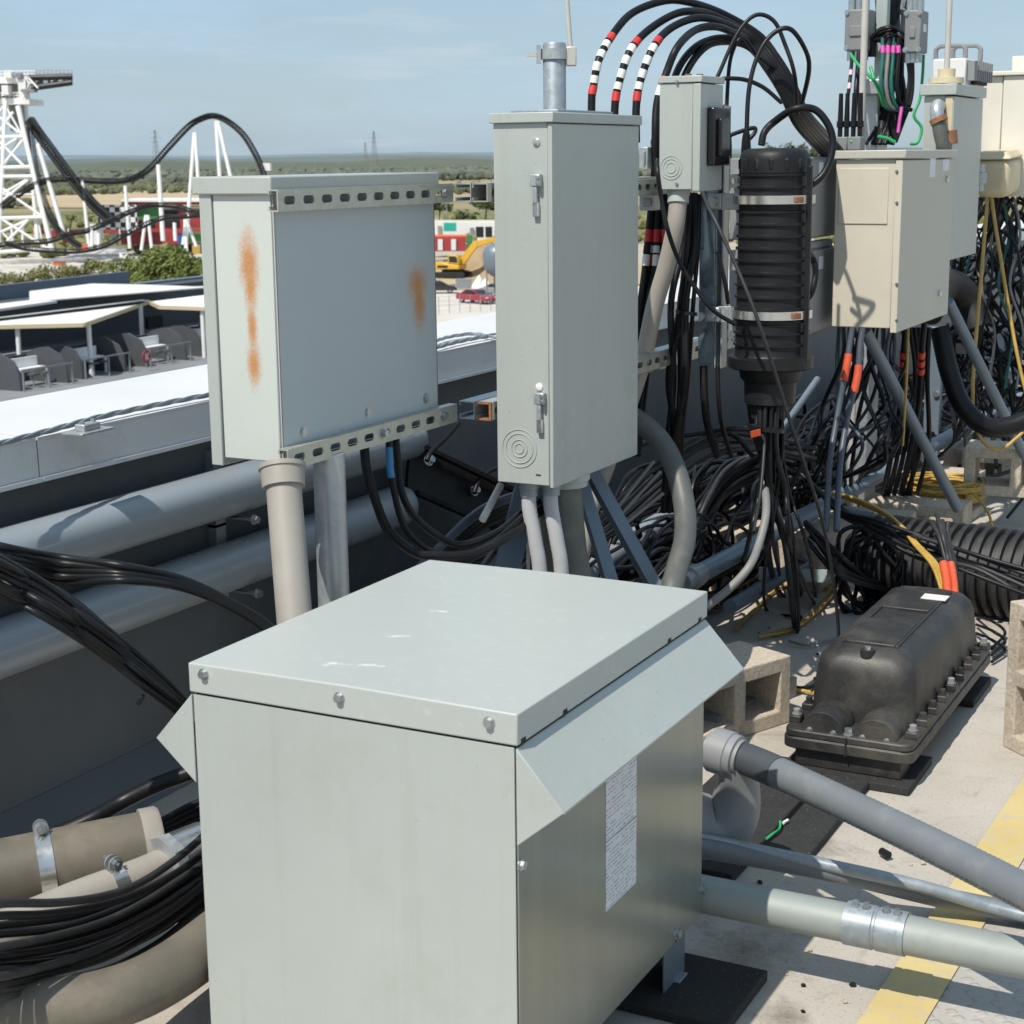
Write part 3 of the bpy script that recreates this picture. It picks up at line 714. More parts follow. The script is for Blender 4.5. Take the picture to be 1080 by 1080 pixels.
# ---- conduits and stand under the tall cabinet
def flex(pts, r, m, label, cat='conduit', name='flexible_conduit', ribs=True, pitch=.008, seg=16, fit=None, fitm='pvctan'):
    P_ = dens(pts, pitch / 2) if ribs else catmull(pts, 12)
    rr = [r * (1 if (i // 1) % 2 else .965) for i in range(len(P_))] if ribs else r
    xs = [p.z for p in P_]
    root = thing(name, P_[-1] if P_[-1].z < P_[0].z else P_[0], label, cat)
    MB().tube(P_, rr, seg).build('hose', m, root, 0, 70)
    if fit:
        d = (P_[1] - P_[0]).normalized()
        MB().lathe(P_[0] - d * .002, d, [(0, r * 1.3), (fit * .5, r * 1.3), (fit * .55, r * 1.2), (fit, r * 1.2)], 20).build('fitting', fitm, root, 0, 40)
    return root
for k, (u, x) in enumerate(((558, -1.70), (581, -1.655))):
    t = oy(u, 512, 3.335 + .03 * k); t.z = tz0 - .003
    flex([t, t + V((.0, .0, -.06)), t + V((.012, .005, -.14)), t + V((.02, .012, -.22)), t + V((.015, .03, -.42)), t + V((0, .08, -.74))], .0175, 'lfmclight',
         ('left' if k == 0 else 'right') + ' of two light grey flexible conduits under the tall cabinet', fit=.035, fitm='galvdull')
t = V((-1.665, 3.46, tz0 - .003))
flex([t, t + V((0, .0, -.10)), t + V((.01, .02, -.25)), t + V((.05, .05, -.42)), t + V((.13, .08, -.60)), t + V((.2, .1, -.74))], .052, 'pvcflex',
     'very thick dark grey conduit dropping from the middle of the tall cabinet', ribs=False, fit=.03, fitm='paint')
# strut stand
def bar_thing(name, a, b, w, h, m, label, cat, up=(0, 0, 1), group=None, plate=True):
    a = V(a); b = V(b)
    root = thing(name, a if a.z < b.z else b, label, cat, group)
    d = (b - a).normalized(); t = .003
    u = V(up); 
    if abs(d.dot(u)) > .95: u = V((0, 1, 0))
    s = d.cross(u).normalized(); z = s.cross(d).normalized()
    mb = MB()
    mb.obox((a + b) / 2 + z * (h / 2 - t / 2), d, s, z, (b - a).length / 2, w / 2, t / 2)
    for k in (-1, 1): mb.obox((a + b) / 2 + s * k * (w / 2 - t / 2) - z * t / 2, d, s, z, (b - a).length / 2, t / 2, h / 2 - t / 2)
    for k in (-1, 1): mb.obox((a + b) / 2 + s * k * (w / 2 - .007) - z * (h / 2 - t / 2), d, s, z, (b - a).length / 2, .004, t / 2)
    mb.build('channel', m, root)
    return root
bar_thing('diagonal_brace', dp(622, 495, 4.22), dp(692, 622, 4.16), .032, .032, 'slate', 'slate blue diagonal strut brace leaning out from under the tall cabinet', 'brace', up=(.6, -.6, .4))
bar_thing('diagonal_brace', dp(612, 506, 4.20), dp(652, 640, 4.12), .032, .026, 'slate', 'steeper diagonal strut brace just left of the long slate blue one', 'brace', up=(.6, -.6, .4))
bar_thing('diagonal_brace', dp(556, 515, 4.05), dp(532, 610, 3.95), .06, .041, 'slate', 'short wide strut brace left of the two light flexible conduits', 'brace', up=(.5, -.8, .2))
MBt = MB().cyl(dp(528, 512, 3.9), dp(509, 548, 3.8), .009, 10); MBt.solo('threaded_rod', 'rod', 'short pale rod slanting down at the lower left corner of the tall cabinet', 'rod')
p = ox(620, 560, -1.80)
for y, lab in ((3.66, 'upright strut post mostly hidden behind the tall cabinet'),):
    strut((-1.86 if y < 3.2 else -1.83, y, 0), (-1.86 if y < 3.2 else -1.83, y, zt + .03), (0, 1, 0), label=lab, cat='strut post', slots=False)
# big grey hose arc
A = pl([(600, 440, 4.34), (640, 430, 4.32), (672, 443, 4.28), (697, 466, 4.24), (713, 497, 4.2), (722, 535, 4.15), (722, 570, 4.08), (714, 600, 4.02), (706, 640, 3.96)])
A += [V((A[-1].x - .03, A[-1].y + .02, .16)), V((A[-1].x - .10, A[-1].y + .12, .04)), V((A[-1].x - .25, A[-1].y + .4, .03))]
flex(A, .0275, 'pvcflex', 'thick grey hose arching out from behind the tall cabinet towards the transformer', ribs=False, seg=20)
# mast stub above the tall cabinet
ms = thing('mast_stub', V((dp(585, 108, 4.25).x, dp(585, 108, 4.25).y, 0)), 'galvanised mast stub with clamp and thin slanted rod rising behind the tall cabinet', 'mast')
b_ = dp(585, 108, 4.25); t_ = dp(585, 46, 4.25); t_.x, t_.y = b_.x, b_.y
MB().tube([V((b_.x, b_.y, 0)), V((b_.x, b_.y, t_.z - .004)), V((b_.x, b_.y, t_.z))], [.0295, .0295, .027], 28).build('pipe', 'galvdull', ms, 0, 45)
zc = t_.z - .028
MB().tube2([V((b_.x, b_.y, zc - .013)), V((b_.x, b_.y, zc + .013))], [.0345, .0345], V((0, 0, 1)), 28).build('clamp_band', 'galv', ms)
ex = V((.9, .44, 0)).normalized()
MB().bar(V((b_.x, b_.y, zc)) - ex * .072, V((b_.x, b_.y, zc)) - ex * .025, .010).build('clamp_bolt', 'rod', ms)
MB().obox(V((b_.x, b_.y, zc)) - ex * .040, ex, (0, 0, 1), ex.cross(V((0, 0, 1))), .006, .022, .016).build('clamp_lug', 'galv', ms)
MB().obox(V((b_.x, b_.y, zc - .006)) + ex * .043, ex, (0, 0, 1), ex.cross(V((0, 0, 1))), .013, .024, .014).build('rod_holder', 'rod', ms, .003)
MB().cyl(V((b_.x, b_.y, zc)) + ex * .042, V((b_.x, b_.y, zc)) + ex * .012 + V((0, .02, .30)), .0065, 10).build('slanted_rod', 'rod', ms)

# ================================================================ BREAKER ENCLOSURE and its post
bx_near = dp(738, 200, 4.28)
by0 = bx_near.y; bx1 = bx_near.x; bx0 = oy(695, 200, by0).x; bz0 = bx_near.z; bz1 = oy(717, 80, by0).z
by1 = ox(761, 195, bx1).y
BE = thing('breaker_enclosure', ((bx0 + bx1) / 2, (by0 + by1) / 2, bz0), 'small pale grey breaker box with black breaker cover on its side and round knockout', 'breaker box')
MB().box(bx0, bx1 - .022, by0, by1, bz0, bz1 - .018).build('body', 'paint', BE, .002)
MB().box(bx1 - .021, bx1, by0 - .002, by1 + .002, bz0 - .004, bz1 - .020).build('door', 'paint', BE, .002)
MB().box(bx0 - .004, bx1 + .004, by0 - .004, by1 + .004, bz1 - .017, bz1).build('lid', 'paint', BE, .002)
q0 = ox(746, 112, bx1); q1 = ox(752, 176, bx1)
ymid0 = by0 + (by1 - by0) * .28
MB().box(bx1, bx1 + .022, ymid0, by1 + .001, ox(744, 175, bx1).z, ox(744, 113, bx1).z).build('breaker_cover', 'plasticgloss', BE, .004)
MB().box(bx1 + .022, bx1 + .034, ymid0 + .02, by1 - .03, ox(744, 165, bx1).z, ox(744, 125, bx1).z).build('breaker_handle', 'plasticgloss', BE, .003)
p = oy(708, 177, by0); kn = MB()
for r in (.013, .022, .030): kn.ring(p, (0, -1, 0), r, .0011)
kn.build('knockout', 'paint', BE, 0, 60)
for u, v in ((714, 86), (714, 194)):
    MB().hexbolt(oy(u, v, by0 - (.004 if v < 100 else 0)), (0, -1, 0), .0035, .003).build('screw', 'bolt', BE)
for u in (726, 738): MB().cyl(oy(u, 82, by0 + .05), oy(u, 78, by0 + .05), .009, 10).build('cable_gland', 'rustcup', BE)
# conduit from it, slanting down
q = pl([(716, 197, 4.35), (715, 215, 4.35), (712, 240, 4.36), (703, 280, 4.40), (690, 325, 4.45), (678, 380, 4.5), (662, 430, 4.5), (640, 490, 4.5), (622, 540, 4.5), (610, 600, 4.5)])
rt = flex(q, .0235, 'pvctan', 'weathered grey conduit slanting down from the small breaker box', ribs=False, seg=18, fit=.045, fitm='paint')
# neighbour fittings on the rail left of it
for k, (u0, u1, v0, v1, lab) in enumerate(((674, 687, 155, 178, 'small galvanised bracket on the rail left of the breaker box'), (674, 694, 205, 222, 'grey cable fitting below the rail left of the breaker box'))):
    a = dp(u0, v1, 4.5); b = dp(u1, v0, 4.5)
    r_ = thing('cable_bracket', ((a.x + b.x) / 2, a.y, a.z), lab, 'bracket')
    MB().box(a.x, b.x, a.y, a.y + .05, a.z, b.z).build('bracket_plate', 'galv', r_, .002)
    MB().box(a.x + .012, b.x - .006, a.y - .006, a.y - .001, a.z + .01, b.z - .01).build('bracket_insert', 'galvdull', r_, .002)
for (u, v0, v1, y) in ((684, 165, 182, 0),):
    pass
# rail carrying it + lower slotted rail
RX = -1.72
za = oy(684, 197, 4.2).z
strut((RX, ox(668, 197, RX).y, ox(690, 197, RX).z), (RX, ox(742, 197, RX).y, ox(690, 197, RX).z), (1, 0, 0), m='zinc', label='short piece of slotted rail carrying the small breaker box', cat='strut rail', pitch=.06)
p0 = ox(640, 393, RX); p1 = ox(748, 363, RX); zz = ox(700, 378, RX).z
strut((RX, p0.y, zz), (RX, ox(775, 363, RX).y, zz), (1, 0, 0), w=.046, m='zinc', label='slotted rail low down between the tall cabinet and the ribbed closure', cat='strut rail', pitch=.06)
# blotchy silver post
py = 4.33; pxl = oy(737, 300, py).x; pxr = oy(764, 300, py).x
PS = thing('strut_post', ((pxl + pxr) / 2, py, 0), 'upright double strut post with blotchy silver face left of the ribbed closure', 'strut post')
ztop = oy(752, 112, py).z; zbot = oy(752, 384, py).z
MB().box(pxl, pxl + (pxr - pxl) * .62, py, py + .041, zbot, ztop).build('channel', 'silver', PS, .002)
xx = pxl + (pxr - pxl) * .66
mb = MB().box(xx, xx + .004, py - .004, py + .04, zbot - .01, ztop); mb.box(xx + .018, xx + .022, py - .004, py + .04, zbot - .01, ztop); mb.box(xx, xx + .022, py + .036, py + .040, zbot - .01, ztop)
mb.build('channel', 'galv', PS)
MB().box(pxl + .002, pxr - .01, py + .005, py + .035, ztop, ztop + .004).build('end_cap', 'rustcup', PS)

# ================================================================ RIBBED SPLICE CLOSURE
cu = 812; cd_ = 4.55
base = dp(cu, 420, cd_); cxx, cyy = base.x, base.y
def cz_(v): return oy(cu, v, cyy).z
SC = thing('splice_closure', (cxx, cyy, cz_(428)), 'black ribbed dome splice closure held upright by two metal band clamps', 'splice closure')
R_ = 40.5 * cd_ / FPX
zt_ = cz_(156); zr0 = cz_(190); zr1 = cz_(372)
prof = [(cz_(375), R_ * .98)]
nr = 15; z = cz_(372)
step = (cz_(182) - cz_(372)) / nr
for k in range(nr):
    z0 = cz_(372) + k * step; rr = R_ * (.97 - .0035 * k)
    prof += [(z0, rr * .955), (z0 + step * .70, rr * .955), (z0 + step * .74, rr * 1.01), (z0 + step * .92, rr * 1.01), (z0 + step * .96, rr * .955)]
zz = cz_(182)
rr = R_ * .90
prof += [(zz, rr), (zt_ - .030, rr * .985), (zt_ - .016, rr * .955), (zt_ - .006, rr * .86), (zt_ - .001, rr * .7), (zt_, .001)]
MB().tube2([V((cxx, cyy, z)) for z, _ in prof], [r for _, r in prof], V((0, 0, 1)), 40).build('dome', 'plastic', SC, 0, 38)
# flutes on the cap
fl = MB()
for k in range(14):
    a = 2 * math.pi * k / 14
    c = V((cxx + math.cos(a) * rr * .93, cyy + math.sin(a) * rr * .93, 0))
    fl.tube([c + V((0, 0, zz + .01)), c + V((0, 0, zt_ - .035)), c + V((-math.cos(a) * .02, -math.sin(a) * .02, zt_ - .008))], [.009, .010, .006], 8)
fl.build('cap_flutes', 'plastic', SC)
MB().tube2([V((cxx, cyy, cz_(v))) for v, _ in ((388, 0), (386, 0), (376, 0), (374, 0))], [R_ * 1.02, R_ * 1.1, R_ * 1.1, R_ * 1.0], V((0, 0, 1)), 40).build('base_flange', 'plastic', SC)
MB().tube2([V((cxx, cyy, cz_(v))) for v in (426, 424, 402, 398, 389)], [R_ * .60, R_ * .66, R_ * .68, R_ * .78, R_ * .82], V((0, 0, 1)), 36).build('base', 'plastic', SC)
for k in range(9):
    a = 2 * math.pi * k / 9 + .3; c = V((cxx + math.cos(a) * R_ * .36, cyy + math.sin(a) * R_ * .36, 0))
    MB().cyl(c + V((0, 0, cz_(424))), c + V((0, 0, cz_(440))), .014, 12).build('cable_port', 'plastic', SC)
for kk in (0,):
    a = math.pi * .05
    c = V((cxx + R_ * 1.04, cyy - .03, 0))
    MB().box(c.x - .01, c.x + .004, c.y - .006, c.y + .006, cz_(378), cz_(175)).build('seam_rib', 'plastic', SC, .002)
def bandclamp(v, lab):
    z = cz_(v)
    b = thing('band_clamp', (cxx, cyy, z), lab, 'band clamp')
    MB().tube2([V((cxx, cyy, z - .011)), V((cxx, cyy, z - .011)), V((cxx, cyy, z + .011)), V((cxx, cyy, z + .011))], [R_ * .9, R_ * 1.035, R_ * 1.035, R_ * .9], V((0, 0, 1)), 40).build('band', 'steel', b)
    s = V((cxx + R_ * .85, cyy - R_ * .62, z))
    MB().obox(s, (.6, .8, 0), (-.8, .6, 0), (0, 0, 1), .012, .007, .008).build('buckle', 'rustcup', b, .002)
    pb_ = V((xx + .01, py - .012, z - .006))
    MB().obox(pb_ + V((.045, -.004, 0)), (1, .12, 0), (0, 1, 0), (0, 0, 1), .075, .003, .022).build('bracket_arm', 'galv', b, .001)
    MB().obox(pb_ - V((.005, .012, 0)), (1, 0, 0), (0, 1, 0), (0, 0, 1), .020, .012, .020).build('bracket_block', 'galv', b, .003)
    MB().hexbolt(pb_ - V((.005, .024, 0)), (0, -1, 0), .013, .008).build('bolt', 'bolt', b)
    return b
bandclamp(210, 'upper metal band clamp round the ribbed black closure'); bandclamp(330, 'lower metal band clamp round the ribbed black closure')

# ================================================================ GREY BOXES BEHIND THE CLOSURE
for (v0, v1, lab) in ((166, 254, 'upper plain mid grey equipment box behind the ribbed closure'), (265, 358, 'lower mid grey equipment box with a pale sticker, behind the ribbed closure')):
    yb_ = 4.95; xa = oy(770, 200, yb_).x; xb = oy(846, 200, yb_).x
    ye = ox(884, 200, xb).y
    a = oy(846, v1, yb_); t = oy(846, v0, yb_)
    gb = thing('equipment_box', ((xa + xb) / 2, (yb_ + ye) / 2, a.z), lab, 'equipment box')
    MB().box(xa, xb - .008, yb_, ye, a.z, t.z).build('body', 'boxgrey', gb, .004)
    MB().box(xb - .007, xb, yb_ + .004, ye - .004, a.z + .006, t.z - .006).build('cover', 'boxgrey', gb, .003)
    s = ox(866, v0 + 12, xb)
    MB().box(xb - .002, xb + .0006, s.y - .022, s.y + .022, s.z - .02, s.z + .02).build('sticker', 'sticker', gb)
    if v0 > 200: MB().box(xb - .03, xb - .005, yb_ + .03, ye - .03, t.z, t.z + .022).build('bracket', 'galvdull', gb, .002)

# ================================================================ BEIGE CABINET
gy0 = 5.17; ga = oy(881, 156, gy0); gb_ = oy(949, 347, gy0); gx0, gx1 = ga.x + .004, oy(950, 250, gy0).x; gz1 = oy(950, 158, gy0).z; gz0 = gb_.z
gy1 = ox(999, 333, gx1).y
BC = thing('beige_cabinet', ((gx0 + gx1) / 2, (gy0 + gy1) / 2, gz0), 'beige outdoor cabinet with an inset access panel in its narrow sunlit face', 'electrical cabinet')
MB().box(gx0, gx1 - .022, gy0, gy1, gz0, gz1 - .028).build('body', 'beige', BC, .003)
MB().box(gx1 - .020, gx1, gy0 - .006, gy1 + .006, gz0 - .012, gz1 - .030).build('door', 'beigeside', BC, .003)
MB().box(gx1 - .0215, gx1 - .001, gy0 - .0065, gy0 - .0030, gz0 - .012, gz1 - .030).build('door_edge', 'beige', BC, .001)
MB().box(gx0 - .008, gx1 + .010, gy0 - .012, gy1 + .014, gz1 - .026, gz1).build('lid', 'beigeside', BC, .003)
a = oy(884, 236, gy0); b = oy(938, 177, gy0)
MB().box(a.x, b.x, gy0 - .0035, gy0 - .0005, a.z, b.z).build('access_panel', 'beige', BC, .0015)
for u0, u1, v0, v1 in ((980, 987, 163, 187), (994, 1001, 168, 180)):
    a = ox(u0, v1, gx1); b = ox(u1, v0, gx1)
    MB().box(gx1 - .002, gx1 + .0006, a.y, b.y, a.z, b.z).build('sticker', 'sticker', BC)
for u, v in ((998, 189), (990, 309)):
    p = ox(u, v, gx1); MB().lathe(p, (1, 0, 0), [(0, .011), (.006, .011), (.010, .006)], 14).build('lock', 'steel', BC)
for v in (181, 214, 300, 338):
    MB().hexbolt(oy(946, v, gy0 - .0065), (0, -1, 0), .004, .003).build('screw', 'bolt', BC)

# ================================================================ TALL GREY CABINET WITH FITTING
hy0 = 5.95; ha = oy(1007, 97, hy0); hx1 = ha.x; hx0 = oy(975, 97, hy0).x; hz1 = oy(1007, 88, hy0).z; hz0 = oy(999, 272, hy0).z; hy1 = ox(1037, 95, hx1).y
HC = thing('equipment_cabinet', ((hx0 + hx1) / 2, (hy0 + hy1) / 2, hz0), 'pale blue grey cabinet with wooden edge strip and elbow fitting, behind the beige cabinet', 'electrical cabinet')
MB().box(hx0, hx1 - .03, hy0, hy1, hz0, hz1 - .04).build('body', 'paint', HC, .003)
MB().box(hx1 - .028, hx1, hy0 - .005, hy1 + .005, hz0 - .01, hz1 - .042).build('door', 'paint', HC, .003)
MB().box(hx1 - .0285, hx1 - .004, hy0 - .0085, hy0 - .0055, hz0, hz1 - .045).build('edge_strip', 'yellowed', HC, .001)
MB().box(hx0 - .012, hx1 + .010, hy0 - .018, hy1 + .016, hz1 - .038, hz1).build('lid', 'paint', HC, .003)
f0 = oy(986, 108, hy0 - .06)
ft = thing('elbow_fitting', f0 - V((0, 0, .15)), 'elbow conduit fitting with rusty collar on the blue grey cabinet', 'conduit fitting')
MB().tube(catmull([oy(991, 112, hy0 + .0), oy(989, 112, hy0 - .04), oy(988, 117, hy0 - .06), oy(989, 126, hy0 - .065)], 6), .024, 18).build('elbow', 'galv', ft, 0, 60)
MB().cyl(oy(989, 124, hy0 - .065), oy(991, 129, hy0 - .065), .031, 18).build('collar', 'rustcup', ft)
MB().tube(catmull([oy(990, 130, hy0 - .065), oy(992, 142, hy0 - .065), oy(996, 158, hy0 - .05)], 6), .024, 16).build('hose', 'pvcflex', ft)
MB().cyl(oy(1000, 138, hy0 - .02), oy(1001, 152, hy0 - .02), .03, 12).build('brass_plug', 'rustcup', ft)
# white radio on top
wy0 = 6.25; a = oy(983, 88, wy0); b = oy(1019, 61, wy0); wx0, wx1 = a.x, b.x; wz1 = b.z; wz0 = hz1 + .002; wy1 = ox(1039, 66, wx1).y
WR = thing('radio_unit', ((wx0 + wx1) / 2, (wy0 + wy1) / 2, wz0), 'white radio unit with dark cooling fins and carrying handles on top of a cabinet', 'radio unit')
MB().box(wx0, wx1, wy0, wy1, wz0, wz1).build('case', 'coping', WR, .006)
fn = MB()
for k in range(9):
    y = wy0 + .03 + (wy1 - wy0 - .06) * k / 8; fn.box(wx1 + .0005, wx1 + .035, y - .006, y + .006, wz0 + .02, wz1 - .01)
fn.build('cooling_fins', 'boxgrey', WR)
MB().box(wx1 - .001, wx1 + .012, wy0 + .28 * (wy1 - wy0), wy1 - .004, wz0 + .01, wz1 - .02).build('dark_panel', 'dark', WR)
for (ua, ub, y) in ((987, 1018, wy0 + .05), (1005, 1034, wy1 - .08)):
    a = oy(ua, 60, y); b = oy(ub, 60, y); h = oy(ua, 49, y).z
    a.z = b.z = wz1 - .002
    MB().tube([a, a + V((0, 0, (h - wz1) * .8)), V((a.x + .015, a.y, h)), V((b.x - .015, b.y, h)), b + V((0, 0, (h - wz1) * .8)), b], .009, 8).build('handle', 'boxgrey', WR)
# far right cream cabinet
fy0 = 6.9; a = oy(1037, 207, fy0); b = oy(1062, 80, fy0); fx0 = oy(1036, 120, fy0).x
FC = thing('cream_cabinet', (fx0 + .4, fy0 + .3, a.z), 'cream cabinet at the right edge with a yellowed hood on its face', 'electrical cabinet')
xs_ = oy(1058, 100, fy0).x; xe_ = oy(1100, 100, fy0).x
MB().box(fx0, xs_ - .003, fy0, fy0 + .6, a.z, b.z).build('side', 'cream', FC, .005)
MB().box(xs_, xe_, fy0 - .006, fy0 + .6, a.z, b.z).build('door', 'cream', FC, .005)
MB().box(fx0 - .01, xe_ + .02, fy0 - .02, fy0 + .62, b.z + .001, b.z + .018).build('lid', 'cream', FC, .003)
c = oy(1072, 75, fy0 + .1); MB().box(c.x - .02, c.x + .12, c.y, c.y + .05, b.z + .018, b.z + .08).build('lifting_lug', 'cream', FC, .006)
c0 = oy(1035, 208, fy0 - .03); c1 = oy(1078, 160, fy0 - .03)
BK = thing('cable_hood', ((c0.x + c1.x) / 2, fy0 - .12, c0.z), 'yellowed plastic cable hood mounted on the cream cabinet', 'cable hood')
MB().hexa([(c0.x + .02, fy0 - .22, c0.z), (c1.x - .01, fy0 - .22, c0.z), (c1.x, fy0 - .008, c0.z + .02), (c0.x, fy0 - .008, c0.z + .02), (c0.x, fy0 - .24, c1.z - .03), (c1.x, fy0 - .24, c1.z - .03), (c1.x, fy0 - .008, c1.z - .02), (c0.x, fy0 - .008, c1.z - .02)]).build('hood_body', 'yellowed', BK, .03, 40, 4)
MB().hexa([(c0.x - .01, fy0 - .25, c1.z - .029), (c1.x + .005, fy0 - .25, c1.z - .029), (c1.x + .005, fy0 - .008, c1.z - .019), (c0.x - .01, fy0 - .008, c1.z - .019), (c0.x + .01, fy0 - .22, c1.z), (c1.x - .02, fy0 - .22, c1.z), (c1.x - .02, fy0 - .008, c1.z + .01), (c0.x + .01, fy0 - .008, c1.z + .01)]).build('hood_top', 'yellowed', BK, .012, 40, 3)
gl = oy(1034, 182, fy0 - .28)
MB().lathe(gl + V((0, 0, .03)), (0, 0, -1), [(0, .02), (.03, .02), (.032, .028), (.07, .028), (.07, .018), (.10, .018)], 14).solo('cable_gland', 'galv', 'grey cable gland hanging beside the yellowed hood', 'cable gland')

# ================================================================ MAST, RADIO HEADS, RODS
my = 6.55
def my_(u, v, y=my): return oy(u, v, y)
mc = my_(925, 152); mt = my_(925, -60)
MS = thing('antenna_mast', (mc.x, my + .04, 0), 'pale green square mast rising above the beige cabinet', 'mast')
hw = 6 * 6.5 / FPX
MB().box(mc.x - hw, mc.x + hw, my, my + 2 * hw, my_(925, 90).z, mt.z).build('upper_tube', 'mast', MS, .004)
MB().box(my_(908, 120).x, my_(930, 120).x, my - .06, my + .10, 0, my_(925, 88).z).build('lower_post', 'galv', MS, .004)
MB().obox(my_(918, 92, my - .08), (1, 0, 0), (0, 1, 0), (0, 0, 1), .045, .03, .03).build('clamp', 'galv', MS, .006)
def rru(u0, u1, us, v0, v1, y, label, st=False):
    a = oy(u0, v1, y); b = oy(u1, v0, y); ys_ = ox(us, v0, b.x).y
    r = thing('radio_box', ((a.x + b.x) / 2, y + .1, a.z), label, 'radio box')
    MB().box(a.x, b.x, y, ys_, a.z, b.z).build('housing', 'rrugrey', r, .006)
    MB().box(a.x + .02, b.x - .02, y - .006, y - .0005, a.z + (b.z - a.z) * .35, b.z - .06).build('cover_plate', 'rrugrey', r, .004)
    for k in (.2, .5, .8):
        MB().cyl((a.x + (b.x - a.x) * k, y + .03, b.z), (a.x + (b.x - a.x) * k, y + .03, b.z + .05), .014, 10).build('connector', 'bolt', r)
        MB().cyl((a.x + (b.x - a.x) * k, y + .03, a.z), (a.x + (b.x - a.x) * k, y + .03, a.z - .035), .014, 10).build('connector', 'bolt', r)
    for k in (.1, .9):
        for kz in (.07, .93): MB().hexbolt((a.x + (b.x - a.x) * k, y, a.z + (b.z - a.z) * kz), (0, -1, 0), .008, .006).build('bolt', 'bolt', r)
    if st: MB().box(b.x - .002, b.x + .0008, y + (ys_ - y) * .3, y + (ys_ - y) * .7, a.z + (b.z - a.z) * .5, a.z + (b.z - a.z) * .68).build('sticker', 'sticker', r)
    return r
rru(890, 916, 925, 9, 54, 6.45, 'grey radio box on the left of the green mast')
rru(948, 958, 963, 9, 56, 6.75, 'darker grey radio box partly hidden behind another one, right of the green mast')
rru(953, 972, 980, 10, 56, 6.40, 'grey radio box with a pale sticker on its side, right of the green mast', True)
for u, vb, y, lab in ((910, 90, 6.1, 'thin grey rod standing in front of the left radio box'), (998, 88, 5.99, 'thin grey rod rising from the lid of the blue grey cabinet')):
    a = oy(u, vb, y); b = oy(u + 2, -80, y); b.x = a.x
    if u == 998: a.z = hz1 + .001
    else: a.z = 0
    MB().cyl(a, V((a.x, a.y, b.z)), .0125 if u == 910 else .010, 10).solo('thin_rod', 'rod', lab, 'rod')
c = oy(996, 88, 5.99); MB().lathe((a.x, a.y, hz1 + .0015), (0, 0, 1), [(0, .06), (.02, .06), (.022, .03), (.05, .03)], 14).solo('rod_base', 'yellowed', 'round yellowed base plate of the thin rod on the blue grey cabinet', 'base plate')
# surge arrestors on the beige cabinet lid
for k, (u, lab) in enumerate(((889, 'left grey connector block on the beige cabinet'), (903, 'right grey connector block on the beige cabinet'))):
    p = oy(u, 152, 5.5)
    sb = thing('connector_block', (p.x, 5.5, gz1 + .001), lab, 'connector block')
    MB().box(p.x - .022, p.x + .022, 5.47, 5.53, gz1 + .001, gz1 + .045).build('block', 'rrugrey', sb, .003)
    for q in (-.011, .011): MB().lathe((p.x + q, 5.5, gz1 + .045), (0, 0, 1), [(0, .008), (.03, .008), (.032, .012), (.05, .012), (.052, .009), (.14, .007)], 10).build('connector', 'cable', sb)
# ================================================================ CINDER BLOCKS
def make_block(loc, label, rz=0, standing=False, lying=False):
    """hollow block, 0.39 x 0.19 x 0.19, two cells through its thickness (local y)"""
    r = thing('cinder_block', (0, 0, 0), label, 'cinder block', 'hollow concrete blocks used as ballast')
    mb = MB(); L_, W, H = .195, .095, .19; wl = .032
    for a, b in ((-L_, -L_ + wl), (-wl / 2, wl / 2), (L_ - wl, L_)): mb.box(a, b, -W, W, wl, H - wl)
    mb.box(-L_, L_, -W, W, 0, wl); mb.box(-L_, L_, -W, W, H - wl, H)
    o = mb.build('block', 'block', r, .004, 40, 2)
    # merge to one skin
    r.location = loc; r.rotation_euler = (0, 0, rz)
    return r
def block_mesh():
    me = bpy.data.meshes.new('cinder_block'); bm = bmesh.new()
    L_, W, H = .195, .095, .19; wl = .041
    xs = [-L_, -L_ + wl, -wl / 2, wl / 2, L_ - wl, L_]; zs = [0, wl, H - wl, H]
    g = {}
    for i, x in enumerate(xs):
        for k, z in enumerate(zs):
            for s, y in enumerate((-W, W)): g[i, k, s] = bm.verts.new((x, y, z))
    hole = {(1, 1), (3, 1)}
    for i in range(5):
        for k in range(3):
            if (i, k) in hole:
                for (p, q) in (((i, k), (i + 1, k)), ((i + 1, k), (i + 1, k + 1)), ((i + 1, k + 1), (i, k + 1)), ((i, k + 1), (i, k))):
                    bm.faces.new((g[p + (0,)], g[q + (0,)], g[q + (1,)], g[p + (1,)]))
            else:
                bm.faces.new((g[i, k, 0], g[i + 1, k, 0], g[i + 1, k + 1, 0], g[i, k + 1, 0]))
                bm.faces.new((g[i, k, 1], g[i, k + 1, 1], g[i + 1, k + 1, 1], g[i + 1, k, 1]))
    for i in range(5):
        for k in (0, 3): bm.faces.new((g[i, k, 0], g[i, k, 1], g[i + 1, k, 1], g[i + 1, k, 0]))
    for k in range(3):
        for i in (0, 5): bm.faces.new((g[i, k, 0], g[i, k + 1, 0], g[i, k + 1, 1], g[i, k, 1]))
    bmesh.ops.recalc_face_normals(bm, faces=bm.faces[:])
    bm.to_mesh(me); bm.free(); me.materials.append(M['block']); return me
BME = block_mesh()
def block(loc, rz, label, rx=0, ry=0):
    o = bpy.data.objects.new('cinder_block', BME); COL.objects.link(o)
    o.location = loc; o.rotation_euler = (rx, ry, rz)
    b = o.modifiers.new('bevel', 'BEVEL'); b.width = .004; b.segments = 2
    return tag(o, label, 'cinder block', 'hollow concrete blocks used as ballast')
d = V((.40, .915, 0)).normalized(); n = V((-d.y, d.x, 0))
e = oz(833, 762, 0)
block(e - d * .195 + n * .095, math.atan2(d.y, d.x), 'cinder block with two dark cells showing, half behind the hood of the transformer cabinet')
